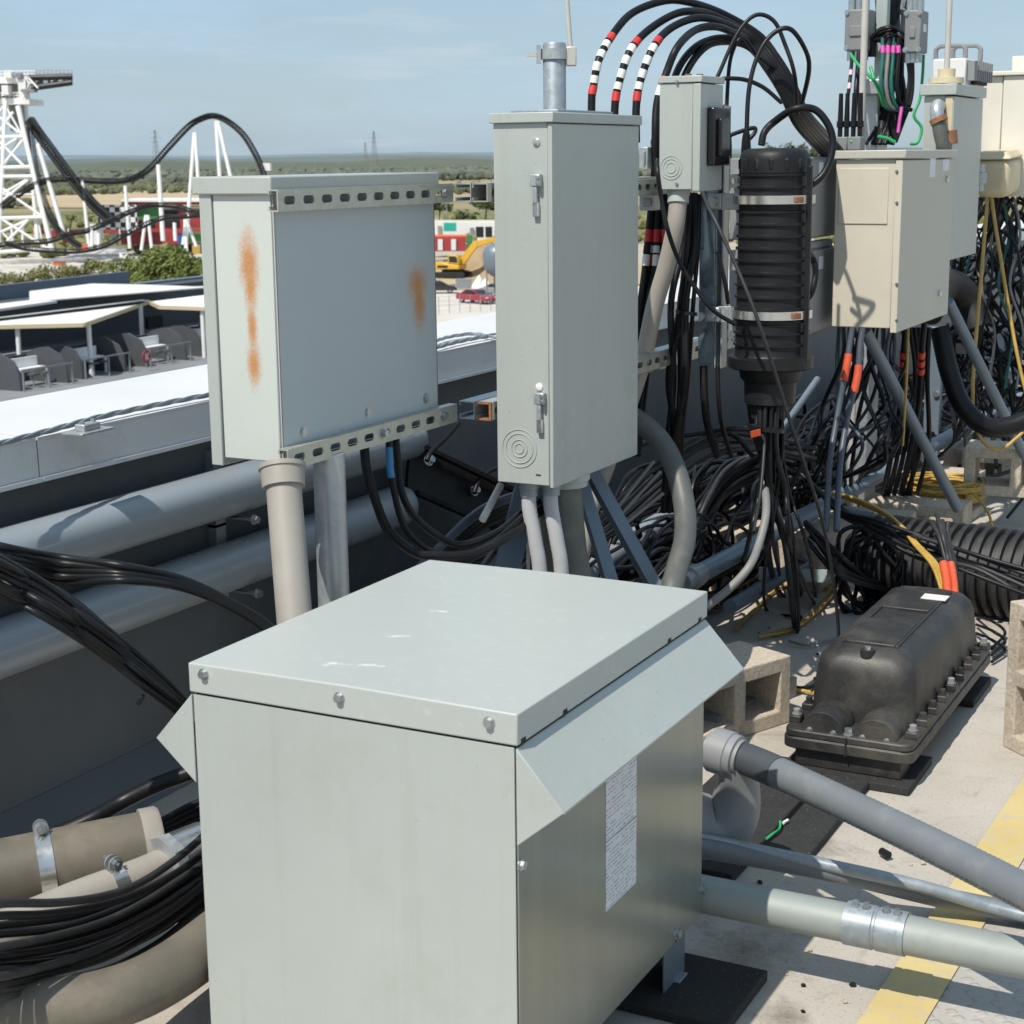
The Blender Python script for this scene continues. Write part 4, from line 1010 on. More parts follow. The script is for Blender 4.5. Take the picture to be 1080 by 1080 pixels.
# the upright block cut by the right edge of the picture: long axis vertical, cells facing the transformer
e = oz(1057, 787, 0)
m_ = Matrix.Rotation(0, 4, 'Z')
ob = bpy.data.objects.new('cinder_block', BME); COL.objects.link(ob)
ax = V((0, 0, 1)); az = V((.93, -.37, 0)).normalized(); ay = az.cross(ax)
B_ = Matrix((ax, ay, az)).transposed().to_4x4()
# local x up, local z along the visible face, local y through the cells
az2 = V((.75, -.66, 0)).normalized(); ay2 = az2.cross(ax)
B_ = Matrix((ax, ay2, az2)).transposed().to_4x4()
ob.matrix_world = Matrix.Translation(e + V((0, 0, .195)) - ay2 * (-.095 if ay2.y < 0 else .095) * -1) @ B_
bv = ob.modifiers.new('bevel', 'BEVEL'); bv.width = .004; bv.segments = 2
tag(ob, 'cinder block standing on end, cut by the right edge of the picture', 'cinder block', 'hollow concrete blocks used as ballast')
def bpx(u, v, rz, label, z=0.): block(oz(u, v, z), rz, label)
bpx(905, 592, .1, 'cinder block under the pipe frame, left of the corrugated duct')
bpx(965, 578, .05, 'cinder block with flat sunlit top in front of the yellow fibre coil')
bpx(1000, 548, 1.5, 'cinder block under the yellow fibre coil')
bpx(1062, 520, .1, 'tan cinder block behind the corrugated duct near the right edge')
bpx(1028, 510, 1.5, 'cinder block in shade behind the yellow fibre coil', .0)
bpx(1072, 520, .1, 'upper tan cinder block stacked behind the corrugated duct', .192)
bpx(862, 610, 1.45, 'cinder block in shade under the slate pipe below the closure')
bpx(765, 610, 1.3, 'cinder block glimpsed between the black cable loops')
bpx(655, 592, .3, 'cinder block glimpsed past the thick grey hose')

# ================================================================ DOGHOUSE SPLICE ENCLOSURE
fl = oz(846, 770, .09); fr = oz(962, 800, .09); rr_ = oz(1047, 690, .09)
dw = (V((fr.x, fr.y, 0)) - V((fl.x, fl.y, 0))); Wd = .325
Ld = (rr_ - fr).length
ey = (rr_ - fr); ey.z = 0; ey.normalize(); exv = V((ey.y, -ey.x, 0))
o0 = V((fr.x, fr.y, 0)) - exv * Wd / 2           # front centre
D = thing('splice_enclosure', o0 + ey * Ld / 2, 'black moulded doghouse shaped splice enclosure with bolted flange lying on the roof deck', 'splice enclosure')
def dl_(x, y, z): return o0 + exv * x + ey * y + V((0, 0, z))
def rrect(w, y0, y1, z, c, n=4):
    pts = []
    for cx_, cy_, a0 in ((w - c, y0 + c, -90), (w - c, y1 - c, 0), (-w + c, y1 - c, 90), (-w + c, y0 + c, 180)):
        for k in range(n + 1):
            a = R3(a0 + 90 * k / n); pts.append(dl_(cx_ + math.cos(a) * c, cy_ + math.sin(a) * c, z))
    return pts
def stack(levels, caps=True):
    mb = MB(); n = len(levels[0])
    for p in levels: mb.v += p
    for i in range(len(levels) - 1):
        for k in range(n):
            a = i * n + k; b = i * n + (k + 1) % n; mb.f.append([a, b, b + n, a + n])
    mb.f.append(list(reversed(range(n)))); mb.f.append([(len(levels) - 1) * n + k for k in range(n)])
    return mb
w2 = Wd / 2
stack([rrect(w2, 0, Ld, .070, .03), rrect(w2, 0, Ld, .098, .03)]).build('lower_flange', 'dusty', D, .003)
stack([rrect(w2 - .003, .003, Ld - .003, .0985, .03), rrect(w2 - .003, .003, Ld - .003, .118, .03)]).build('upper_flange', 'dusty', D, .004)
body = []
for (z, ins, fy, c) in ((.117, .030, .115, .05), (.19, .032, .118, .055), (.242, .037, .124, .055), (.270, .045, .134, .055), (.288, .060, .150, .055), (.297, .086, .175, .05)):
    body.append(rrect(w2 - ins, fy, Ld - .05 - (fy - .115), z, c, 6))
stack(body).build('dome', 'dusty', D, 0, 30)
for s in (-1, 1):      # round cable-entry barrels at the front
    c = dl_(s * .066, .02, .112)
    MB().tube2([c, c + ey * .004, c + ey * .118], [.052, .055, .058], ey, 24).build('entry_barrel', 'dusty', D, 0, 40)
    MB().tube2([c - ey * .004, c], [.036, .036], ey, 20).build('entry_cap', 'dusty', D)
    MB().obox(c + V((0, 0, -.028)) - ey * .012, exv, ey, (0, 0, 1), .070, .006, .016).build('front_lug', 'dusty', D, .004)
    for q in (-.03, .03):
        MB().hexbolt(c + exv * q + V((0, 0, .006)) - ey * .004, -ey, .006, .01).build('bolt', 'bolt', D)
MB().hexbolt(dl_(0, .02, .119), (0, 0, 1), .010, .014).build('bolt', 'bolt', D)
MB().obox(dl_(0, -.001, .093), exv, ey, (0, 0, 1), .002, .002, .024).build('flange_gap', 'dark', D)
nb = 9
for k in range(nb):
    y = .07 + (Ld - .12) * k / (nb - 1)
    for s in (-1, 1):
        lug = MB().obox(dl_(s * (w2 - .017), y, .126), exv, ey, (0, 0, 1), .015, .017, .009).build('bolt_lug', 'dusty', D, .003)
        MB().lathe(dl_(s * (w2 - .017), y, .135), (0, 0, 1), [(0, .012), (.003, .012), (.003, .009), (.014, .009), (.016, .006)], 8).build('bolt', 'dusty' if k % 4 else 'boxgrey', lug)
# raised ribs on the roof of the dome and the valve
def ribbox(x0, x1, y0, y1, z=.3125, h=.007, nm='roof_rib'):
    mb = MB(); mb.obox(dl_((x0 + x1) / 2, (y0 + y1) / 2, z), exv, ey, (0, 0, 1), (x1 - x0) / 2, (y1 - y0) / 2, h); mb.build(nm, 'dusty', D, .003)
ribbox(-.066, .062, .20, .43, .2955, .009, 'roof_panel')
ribbox(-.066, .062, .56, .80, .2955, .009, 'roof_panel')
for x in (-.070, .066): ribbox(x - .004, x + .004, .20, .80, .2945, .009)
va = dl_(.005, .158, .280)
MB().tube2([va, va + V((0, 0, .018))], [.020, .018], V((0, 0, 1)), 16).build('valve_recess', 'dark', D)
MB().tube2([va + V((0, 0, .012)), va + V((0, 0, .026))], [.009, .008], V((0, 0, 1)), 12).build('air_valve', 'steel', D)
MB().obox(dl_(.045, .70, .3055), exv, ey, (0, 0, 1), .034, .026, .0012).build('white_sticker', 'white', D)
for y0, y1 in ((.02, .11), (Ld * .5, Ld * .62), (Ld - .14, Ld - .03)):
    MB().obox(dl_(0, (y0 + y1) / 2, .0455), exv, ey, (0, 0, 1), w2 - .03, (y1 - y0) / 2, .0235).build('foot', 'dusty', D, .003)
MB().obox(dl_(0, .10, .011), exv, ey, (0, 0, 1), w2 + .0, .12, .0105).solo('rubber_mat', 'rubber', 'black rubber mat under the front of the black splice enclosure', 'rubber mat', None, .003)
MB().obox(dl_(0, Ld - .12, .011), exv, ey, (0, 0, 1), w2, .12, .0105).solo('rubber_mat', 'rubber', 'black rubber mat under the rear of the black splice enclosure', 'rubber mat', None, .003)
MB().bar(oz(748, 765, .03), oz(832, 722, .03), .05, .055).solo('strut_channel', 'boxgrey', 'grey channel lying on the deck along the cinder block behind the rubber mats', 'strut')

# ================================================================ CONDUITS LEAVING THE TRANSFORMER
eb = thing('conduit_elbow', dp(768, 905, 3.40), 'bulky grey conduit elbow behind the right side of the transformer cabinet', 'conduit')
MB().tube(catmull([dp(715, 868, 3.45), dp(755, 872, 3.45), dp(772, 860, 3.44), dp(778, 830, 3.42), dp(774, 800, 3.38)], 8), [.075 - .0012 * k for k in range(33)], 24).build('elbow', 'boxgrey', eb, 0, 60)
lp = [dp(752, 790, 3.40), dp(800, 806, 3.34), dp(900, 852, 3.12), dp(1000, 900, 2.92), dp(1090, 945, 2.75), dp(1180, 985, 2.60), V((.12, 2.30, .05)), V((.7, 2.12, .036)), V((1.6, 1.9, .034))]
LF = thing('flexible_conduit', dp(1090, 945, 2.75), 'thick liquid tight grey conduit slanting across to the right edge', 'conduit')
P_ = dens(lp, .0052); sl = seglen(P_); Lt = sl[-1]
MB().tube(P_, [.0318 * (1 if k % 2 else .975) for k in range(len(P_))], 24).build('hose', 'lfmc', LF, 0, 25)
s0 = .03
MB().tube(sub(P_, .02, .165), .0330, 24).build('dark_sleeve', 'lfmcdark', LF, 0, 60)
d = (P_[12] - P_[0]).normalized()
MB().lathe(P_[0] - d * .01, d, [(0, .034), (.012, .034), (.012, .047), (.05, .047), (.052, .044), (.066, .044), (.068, .037), (.075, .037)], 22).build('fitting', 'boxgrey', LF, 0, 40)
# printing along the underside: a broken dark line of tiny strokes
pr = MB(); sidev = None
s = .30; rnd = random.Random(5)
while s < min(1.25, Lt):
    ln = rnd.uniform(.004, .010)
    a, b = sub(P_, s, s + ln)[0], sub(P_, s, s + ln)[-1]
    tt = (b - a).normalized(); toc = (CAM - a).normalized(); sd = tt.cross(toc).normalized()
    if sd.z > 0: sd = -sd
    dn = (toc * .62 + sd * .79); dn = (dn - tt * dn.dot(tt)).normalized()
    up_ = tt.cross(dn)
    pr.obox((a + b) / 2 + dn * .0320, tt, up_, dn, ln / 2, rnd.uniform(.0010, .0022), .0004)
    s += ln + rnd.choice((.003, .004, .003, .012))
pr.build('printed_text', 'lfmcdark', LF)
yb_ = 2.735
BP = thing('steel_pipe', (-.6, yb_, .16), 'galvanised steel pipe with banded coupling running from the transformer towards the right edge', 'pipe')
zp = .149; pa = V((-1.25, yb_ - .005, zp)); pb = V((.6, yb_ + .01, zp - .005))
cpl = oy(925, 970, yb_).x
MB().cyl(pa, pb, .0355, 32).build('pipe', 'pipegrey', BP, 0, 45)
dxx = V((1, 0, 0))
cp0 = V((cpl, yb_, zp - .001))
MB().tube2([cp0 + dxx * h for h in (-.055, -.055, -.004, -.002, .002, .004, .055, .055)], [.036, .0395, .0395, .0375, .0375, .0395, .0395, .036], dxx, 32).build('coupling', 'galvdull', BP, 0, 40)
for k in (-.038, -.018, .018, .038): MB().hexbolt(cp0 + V((k, -.006, .0385)), (0, -.15, 1), .006, .008).build('set_screw', 'bolt', BP)
ta = V((-1.30, 2.905, .155)); tb = oz(1078, 962, .03); tb2 = tb + (tb - ta).normalized() * .5; tb2.z = .03
MB().tube(catmull([ta, ta.lerp(tb, .5) + V((0, 0, .01)), tb, tb2], 8), .021, 20).solo('thin_pipe', 'lfmc', 'thinner grey pipe between the steel pipe and the liquid tight conduit', 'pipe', smooth=60)
ta = V((-1.30, 2.945, .165)); tb = oz(930, 925, .10)
MB().tube(catmull([ta, tb, oz(1040, 955, .05), oz(1120, 975, .03)], 8), .013, 14).solo('thin_pipe', 'galvdull', 'slimmest dark pipe lying just above the thinner grey pipe', 'pipe', smooth=60)

# litter: green wire scraps and small stones
def scrap(pts, lab, m='green', r=.003): cable(pts, r, m, lab, None, 'wire scrap', 'wire_scrap', 5, 6)
scrap([oz(808, 885, .03), oz(814, 880, .034), oz(822, 874, .032), oz(823, 866, .04)], 'bright green wire scrap lying on the rubber mats')
scrap([oz(826, 868, .028), oz(831, 865, .03)], 'tiny pale wire scrap lying on the rubber mats', 'white', .004)
sc1 = MB().cyl(oz(930, 898, .012), oz(937, 902, .014), .009, 10); sc1.solo('cable_tie_stub', 'plastic', 'small black plug lying on the roof deck beside the liquid tight conduit', 'litter')
rnd = random.Random(3)
for k in range(46):
    if k < 34: u, v = rnd.uniform(740, 1080), rnd.uniform(840, 1080)
    else: u, v = rnd.uniform(760, 1040), rnd.uniform(640, 860)
    p = oz(u, v, 0); s = rnd.uniform(.0025, .007)
    mb = MB(); bm = bmesh.new(); bmesh.ops.create_icosphere(bm, subdivisions=1, radius=s)
    pts = [q.co.copy() for q in bm.verts]; fs = [[q.index for q in f.verts] for f in bm.faces]; bm.free()
    mb.v = [p + V((q.x * rnd.uniform(.8, 1.4), q.y * rnd.uniform(.8, 1.3), (q.z * .7 + s * .7))) for q in pts]; mb.f = fs
    mb.solo('pebble', rnd.choice(['block', 'plastic', 'pvcdirty']), 'tiny pebble scattered on the pale roof deck', 'pebble', 'pebbles scattered on the deck', smooth=0)

# ================================================================ LOWER LEFT CONDUIT STUBS
def pclamp(root, c, d, r, up, label=None):
    d = V(d).normalized(); u = V(up); u = (u - d * u.dot(d)).normalized()
    b = MB().tube2([c - d * .014, c - d * .014, c + d * .014, c + d * .014], [r * .97, r * 1.025, r * 1.025, r * .97], d, 32).build('pipe_clamp', 'steel', root, 0, 40)
    s = d.cross(u)
    for k in (-1, 1):
        mb = MB(); cc = c + u * (r + .010) + s * k * .007
        mb.tube2([cc - s * .0016, cc + s * .0016], [.014, .014], s, 16); mb.build('clamp_ear', 'galv', b)
    MB().cyl(c + u * (r + .012) - s * .032, c + u * (r + .012) + s * .022, .0035, 8).build('clamp_bolt', 'bolt', b)
    MB().tube2([c + u * (r + .012) + s * .009, c + u * (r + .012) + s * .017], [.009, .009], s, 6).build('clamp_nut', 'bolt', b)
    return b
a = dp(-60, 935, 3.0); b = dp(152, 893, 3.12); d = (b - a).normalized()
S1 = thing('conduit_stub', a, 'thick dusty conduit stub with pale end bushing and pipe clamp, lower left', 'conduit')
MB().cyl(a - d * .25, b, .066, 36).build('pipe', 'pvcdirty', S1, 0, 45)
MB().tube2([b - d * .002, b - d * .002, b + d * .028, b + d * .034], [.0665, .0715, .0715, .067], d, 36).build('end_bushing', 'pvctan', S1, 0, 40)
pclamp(S1, a.lerp(b, .5), d, .066, (0, 0, 1))
a = dp(-40, 992, 2.72); 
q = [dp(-70, 1005, 2.80), dp(20, 975, 2.86), dp(90, 947, 2.94), dp(150, 925, 3.02), dp(195, 905, 3.10)]
P2 = catmull(q, 10)
S2 = thing('conduit_stub', q[1], 'second dusty conduit bending up beside the thick stub, ending in a galvanised fitting', 'conduit')
MB().tube(P2, .036, 28).build('pipe', 'pvctan', S2, 0, 60)
d = (q[4] - q[3]).normalized()
MB().tube2([q[4] - d * .06, q[4] - d * .06, q[4] - d * .035], [.036, .062, .062], d, 8).build('hex_nut', 'galv', S2, 0, 20)
MB().tube2([q[4] - d * .034, q[4] - d * .034, q[4] + d * .05], [.036, .056, .054], d, 28).build('fitting_body', 'steel', S2, 0, 40)
pclamp(S2, P2[25], (P2[26] - P2[24]), .036, (0, 0, 1))
q = [dp(-80, 1062, 2.55), dp(20, 1066, 2.55), dp(110, 1055, 2.60), dp(180, 1025, 2.68), dp(260, 965, 2.80)]
MB().tube(catmull(q, 10), .048, 28).solo('conduit_bend', 'pvcdirty', 'thick dusty conduit bend crossing the bottom left corner under the black cables', 'conduit', smooth=60)

# ================================================================ PIPE FRAME OF THE RIG
fa = oz(727, 611, .25); fb = oz(1020, 450, .25); fb = fa + (fb - fa) * 1.5
FP = thing('frame_pipe', (fa + fb) / 2, 'long slate blue pipe of the ballasted frame running away to the right', 'pipe')
MB().cyl(fa + (fb - fa).normalized() * .06, fb, .030, 24).build('pipe', 'slatelit', FP, 0, 45)
d = (fb - fa).normalized()
MB().lathe(fa, d, [(-.05, .028), (0, .028), (.0, .037), (.05, .037), (.06, .033), (.08, .033)], 24).build('coupling', 'galv', FP, 0, 40)
fa2 = oz(600, 640, .22); fb2 = oz(760, 555, .22)
MB().cyl(oz(560, 640, .25), oz(705, 548, .25), .045, 24).solo('frame_pipe', 'pvc', 'short thick grey pipe seen through the cables behind the thick grey hose', 'pipe')
MB().cyl(oz(770, 640, .12), oz(850, 592, .12), .024, 20).solo('frame_pipe', 'slate', 'slate pipe low on the deck below the long frame pipe', 'pipe')
def rail_brace(u0, v0, u1, v1, y, ylow, label, r=.020):
    a = oy(u0, v0, y); b = oy(u1, v1, ylow)
    MB().cyl(a, b, r, 18).solo('diagonal_brace', 'slate', label, 'brace', smooth=60)
rail_brace(912, 348, 1010, 536, 5.26, 6.0, 'slate diagonal brace pipe from under the beige cabinet down to the right')
rail_brace(1000, 318, 1090, 500, 6.0, 6.6, 'slate diagonal brace pipe nearest the right edge, with a black tie')
rail_brace(806, 480, 862, 400, 5.2, 5.9, 'thin grey brace leaning behind the base of the closure', .012)
rail_brace(1062, 395, 1100, 380, 7.6, 7.8, 'slate pipe stub at the far right edge above the brace', .03)
for u, v, vt, w_, y, lab in ((897, 545, 345, .075, 6.55, 'upright slate strut post under the beige cabinet'), (981, 470, 345, .075, 7.9, 'upright slate strut post right of the beige cabinet'), (1060, 430, 345, .04, 7.9, 'thin upright slate post near the right edge')):
    p = oy(u, v, y); t = oy(u, vt, y)
    sp = thing('strut_post', (p.x, y, max(0, 0)), lab, 'strut post')
    MB().box(p.x - w_ / 2, p.x + w_ / 2, y, y + .045, .0, t.z).build('post', 'slate', sp, .003)
    MB().box(p.x - w_, p.x + w_, y - .05, y + .10, .0, .008).build('base_plate', 'galvdull', sp, .001)
    MB().hexbolt((p.x + .02, y, p.z + .25), (0, -1, 0), .014, .012).build('bolt', 'bolt', sp)
# strut lying under the frame, green grey channel
strut(oz(800, 605, .12), oz(872, 608, .12), (.2, -1, .1), label='short pale green channel lying on the deck in front of the shaded blocks', cat='strut', slots=False, m='mast')
strut(oz(880, 540, .27), oz(930, 548, .27), (.2, -1, .1), label='short slate channel on top of the shaded block under the frame pipe', cat='strut', slots=False, m='galvdull')

# ================================================================ CORRUGATED DUCT AND COILS
da = oz(912, 640, .14); db = oz(1150, 628, .14)
da = dp(915, 600, 5.75); db = dp(1120, 592, 5.35); da.z = .15; db.z = .15
ax_ = (db - da).normalized(); Lc = (db - da).length; pr = []
s = 0.
while s < Lc:
    pr += [(s, .128), (s + .016, .128), (s + .018, .148), (s + .034, .148)]; s += .036
MB().lathe(da + V((0, 0, 0)), ax_, pr, 40).solo('corrugated_duct', 'cabledull', 'large black corrugated duct lying on the deck beyond the splice enclosure', 'duct', smooth=30)
# yellow fibre coil on its block
cc = dp(998, 512, 6.6); rnd = random.Random(8)
pts = []
for k in range(11 * 16):
    a = 2 * math.pi * k / 16; r = .145 + .012 * math.sin(k * .31) + rnd.uniform(-.006, .006)
    pts.append(cc + V((math.cos(a) * r, math.sin(a) * r * 1.0, -.055 + .0075 * (k / 16) + rnd.uniform(-.003, .003))))
pts += [cc + V((.10, -.12, -.02)), dp(1026, 520, 6.4), dp(1042, 540, 6.3), dp(1046, 555, 6.3)]
cable(pts, .0055, 'yellow', 'coil of yellow fibre cable heaped on a cinder block', None, 'cable coil', 'fibre_coil', 3, 6)
# ================================================================ CABLES
MASS = MB()
def mass(pts, r, n=5, seg=6): MASS.tube(catmull(pts, n), r, seg)
G_ARCH = 'heavy banded cables arching over the rig'
def pts(*a): return [dp(*p) for p in a]
tail = [(797, 38, 4.85), (817, 62, 4.85), (833, 88, 4.85), (847, 118, 4.9), (866, 141, 5.1), (886, 163, 5.5), (900, 190, 5.7)]
def tl(o): return [(u + o[0], v + o[1], d) for u, v, d in tail]
arch = [
 ([(624, 150, 4.5), (624, 106, 4.5), (626, 91, 4.5), (632, 62, 4.5), (648, 34, 4.55), (668, 13, 4.6), (700, 1, 4.65), (725, 2, 4.7), (759, 13, 4.8)], (2, -2), 'outermost banded black cable arching over the tall cabinet', 1),
 ([(648, 150, 4.5), (648.5, 113, 4.5), (652, 91, 4.5), (663, 57, 4.5), (679, 36, 4.55), (705, 18, 4.6), (726, 12, 4.65), (752, 16, 4.75)], (0, 2), 'second banded black cable of the four in the arch', 1),
 ([(671, 150, 4.5), (671, 113, 4.5), (675, 87, 4.5), (687, 54, 4.5), (702, 34, 4.55), (723, 22, 4.6), (744, 19, 4.65), (770, 27, 4.75)], (-2, 4), 'third banded black cable of the four in the arch', 1),
 ([(690, 200, 4.55), (691, 150, 4.5), (693, 109, 4.5), (703.5, 75, 4.5), (715, 49, 4.5), (733, 32, 4.6), (754, 28, 4.65), (775, 35, 4.75)], (-4, 6.5), 'innermost banded black cable, arching just above the small breaker box', 2)]
for a, o, lab, kind in arch:
    P0 = pts(*a, *tl(o))
    s0 = seglen(catmull(P0[:2], 8))[-1] if kind == 1 else .20
    if kind == 1: bands = [(s0 + .015, s0 + .040, 'red'), (s0 + .047, s0 + .067, 'white'), (s0 + .080, s0 + .103, 'white'), (s0 + .118, s0 + .140, 'white'), (s0 + .155, s0 + .178, 'white'), (s0 + .186, s0 + .212, 'red')]
    else: bands = [(s0 + .055, s0 + .083, 'white'), (s0 + .085, s0 + .11, 'red')]
    cable(P0, .0108, 'cable', lab, G_ARCH, seg=12, bands=bands)
for k, o in enumerate(((-6, 9), (-8, 11))):
    cable(pts((706 + 8 * k, 200, 4.62), (706 + 8 * k, 120, 4.62), (713 + 8 * k, 78 + 5 * k, 4.64), (733 + 6 * k, 50 + 4 * k, 4.68), (760, 40 + 4 * k, 4.78), *tl(o)), .0105, 'cable', 'black cable tucked under the arch of banded cables', 'cables tucked under the arch')
LOOP = 'thin black cable looping above the breaker box and closure'
loops = [
 ([(750, 150, 4.7), (751, 110, 4.7), (752, 91, 4.7), (759, 76, 4.7), (778, 35, 4.7), (797, 16, 4.7), (816, 22, 4.7), (828, 47, 4.7), (838, 79, 4.7), (841, 120, 4.8)], .006, 'tallest thin cable loop reaching above the black arch'),
 ([(766, 150, 4.75), (767, 100, 4.75), (771, 60, 4.75), (783, 40, 4.75), (800, 60, 4.8), (822, 74, 4.85)], .006, 'thin cable loop rising left of the closure and joining the black arch'),
 ([(787, 150, 4.6), (790, 94, 4.6), (800, 57, 4.6), (816, 35, 4.6), (834, 31, 4.6), (850, 54, 4.65), (853, 76, 4.7), (845, 112, 4.8)], .0068, 'rightmost thin cable loop of the tall loops above the closure'),
 ([(748, 120, 4.65), (753, 88, 4.65), (778, 83, 4.65), (803, 91, 4.7), (824, 108, 4.8)], .0062, 'low flat cable loop running from the breaker box under the arch'),
 ([(803, 153, 4.55), (806, 140, 4.55), (816, 129, 4.55), (838, 115, 4.5), (860, 116, 4.5), (875, 135, 4.5), (878, 157, 4.5), (869, 183, 4.5), (849, 200, 4.5)], .0105, 'thick round cable loop hanging over the top of the ribbed closure'),
 ([(768, 146, 4.6), (772, 142, 4.6), (794, 135, 4.6), (796, 140, 4.6), (787, 150, 4.6)], .006, 'tiny cable loop left of the closure cap')]
for p, r, lab in loops: cable(pts(*p), r, 'cable', lab, 'cable loops above the closure', n=10)
for k, (u, v) in enumerate(((767, 148), (787, 150))):
    p = dp(u, v, 4.75 if k == 0 else 4.6)
    MB().lathe(p + V((0, 0, .03)), (0, 0, -1), [(0, .008), (.02, .012), (.05, .014), (.08, .014)], 12).solo('cable_gland', 'cable', 'black strain relief under %s thin loop left of the closure cap' % ('the left' if k == 0 else 'the right'), 'cable gland')
cable(pts((850, 262, 4.9), (858, 275, 4.85), (860, 290, 4.85), (856, 308, 4.85), (848, 318, 4.9)), .010, 'cable', 'short thick black loop at the right side of the ribbed closure')
# drops behind the breaker box with red and white bands
for k in range(7):
    u = 682 + k * 2.6; d_ = 4.62 + .03 * (k % 3); r = .010
    P0 = pts((u + 6, 205, d_), (u + 3, 235, d_), (u - 2 + k, 285, d_), (u - 8, 330, d_ + .05), (u - 16, 400, d_ + .1), (u - 25, 480, d_))
    cable(P0, r, 'cable', 'black banded cable dropping behind the weathered conduit', 'banded drops behind the breaker box', seg=8, bands=[(.10, .135, 'red'), (.145, .165, 'white' if k % 2 else 'cable'), (.17, .20, 'red' if k % 3 else 'white')])
rnd = random.Random(21)
for k in range(6):
    u = 712 + 3 * k
    j = lambda s: rnd.uniform(-s, s)
    cable(pts((u + 14 - k + j(3), 205, 4.5), (u + 6 + j(6), 260, 4.5 + j(.06)), (u - 4 + k + j(7), 320, 4.55 + j(.06)), (u - 6 + k + j(7), 400, 4.6 + j(.06)), (u - 8 + k + j(8), 470, 4.7), (u - 12 + 2 * k, 540, 4.8)), rnd.choice((.0065, .0085, .010)), 'cable', 'thick black cable hanging between the breaker box and the silver post', 'hanging cables below the breaker box')
cable(pts((693, 168, 4.2), (694, 185, 4.18), (698, 212, 4.2), (705, 245, 4.2), (717, 277, 4.2), (735, 306, 4.2), (753, 328, 4.2), (775, 342, 4.25)), .006, 'cable', 'thin black cable crossing in front of the weathered conduit to the closure clamp')
MB().lathe(dp(693, 125, 4.5), (0, 0, -1), [(0, .009), (.05, .014), (.06, .018), (.11, .014), (.14, .010)], 12).solo('cable_connector', 'plastic', 'ribbed black connector left of the breaker box', 'connector')
cable(pts((741, 203, 4.2), (748, 220, 4.15), (756, 236, 4.12), (775, 277, 4.1), (794, 323, 4.08), (808, 364, 4.1), (822, 408, 4.15), (835, 450, 4.2), (850, 495, 4.3), (866, 545, 4.4), (877, 600, 4.5), (884, 660, 4.6), (883, 690, 4.62)), .005, 'cabledull', 'long thin grey black cable slanting across the front of the closure to the deck')
cable(pts((757, 265, 4.3), (765, 300, 4.32), (768, 320, 4.35)), .006, 'cable', 'short cable behind the clamp bracket of the closure')
# closure tails
for k in range(13):
    a = 2 * math.pi * k / 13
    u0 = 812 + 13 * math.cos(a); v0 = 424
    d0 = 4.55 + .05 * math.sin(a)
    u1 = rnd.uniform(770, 870); v1 = rnd.uniform(590, 665); z1 = d0 + rnd.uniform(.0, .9)
    gnd = oz(u1, v1, .015)
    q = pts((u0, v0, d0), (u0 + rnd.uniform(-2, 2), 470, d0), (u0 + (u1 - u0) * .25 + rnd.uniform(-4, 4), 520, d0 + .05), (u0 + (u1 - u0) * .6 + rnd.uniform(-6, 6), 575, d0 + .15)) + [gnd, oz(u1 + rnd.uniform(-30, 30), v1 + rnd.uniform(-18, 10), .012)]
    cable(q, rnd.choice([.0055, .007, .008, .0095]), rnd.choice(['cable', 'cable', 'cable', 'cabledull']), 'black cable hanging from the base of the closure to the deck', 'cables hanging from the closure')
cable(pts((795, 560, 4.3), (802, 520, 4.3), (806, 470, 4.35), (803, 458, 4.35)), .004, 'cabledull', 'thin wire with an orange tag rising left of the closure tails')
MB().obox(dp(797, 457, 4.33), (1, .3, .3), (-.3, 1, 0), (0, -.3, 1), .013, .004, .009).solo('orange_tag', 'tag', 'orange tag on a thin wire left of the closure tails', 'tag')
cable(pts((806, 500, 4.6), (808, 540, 4.5), (800, 575, 4.45), (790, 598, 4.4), (770, 620, 4.4), (745, 640, 4.4)), .0115, 'cablegrey', 'dusty grey hose curving down to the left below the closure')
# hanging loops left of the closure: big dark bundle falling over the frame
for k in range(34):
    t = k / 33; j = lambda s: rnd.uniform(-s, s)
    q = pts((845 - 10 * t + j(5), 486 + 22 * t + j(4), 5.95 + j(.12)), (808 + j(4), 476 + 26 * t, 5.85 + j(.1)), (772 - 6 * t + j(4), 492 + 30 * t, 5.7 + j(.1)), (746 - 4 * t + j(4), 524 + 34 * t, 5.5 + j(.1)), (728 + 4 * t + j(4), 566 + 22 * t, 5.35 + j(.08))) + [V((-2.02 + .12 * t + j(.05), 4.75 + j(.25), .03)), V((-1.98 + j(.08), 4.2 + j(.2), .015))]
    cable(q, rnd.choice([.007, .008, .0095]), rnd.choice(['cable', 'cable', 'cable', 'cabledull']), 'black cable arching over the frame pipe in the big dark bundle', 'big dark bundle arching over the frame pipe')
for k in range(10):
    j = lambda s: rnd.uniform(-s, s); t = k / 9
    q = pts((850 + j(10), 478 + j(8), 5.5), (805, 462 + 14 * t + j(3), 5.35), (770, 456 + 18 * t + j(3), 5.2), (735, 462 + 24 * t, 5.1), (700, 484 + 30 * t + j(4), 5.0), (660, 520 + 30 * t + j(4), 4.9), (620, 556 + 22 * t, 4.8))
    cable(q, rnd.choice([.006, .0085]), rnd.choice(['cable', 'cable', 'cable', 'cabledull']), 'black cable running level behind the thick grey hose', 'level cables behind the thick grey hose')
for k, (a, b) in enumerate((((690, 486), (648, 540)), ((697, 497), (652, 546)), ((700, 520), (660, 552)))):
    cable([dp(*a, 4.5), dp((a[0] + b[0]) / 2 - 1, (a[1] + b[1]) / 2 + 1, 4.5), dp(*b, 4.45)], .0045, 'cablegrey', ('upper', 'middle', 'lower')[k] + ' one of three thin grey cables seen inside the hose arch')
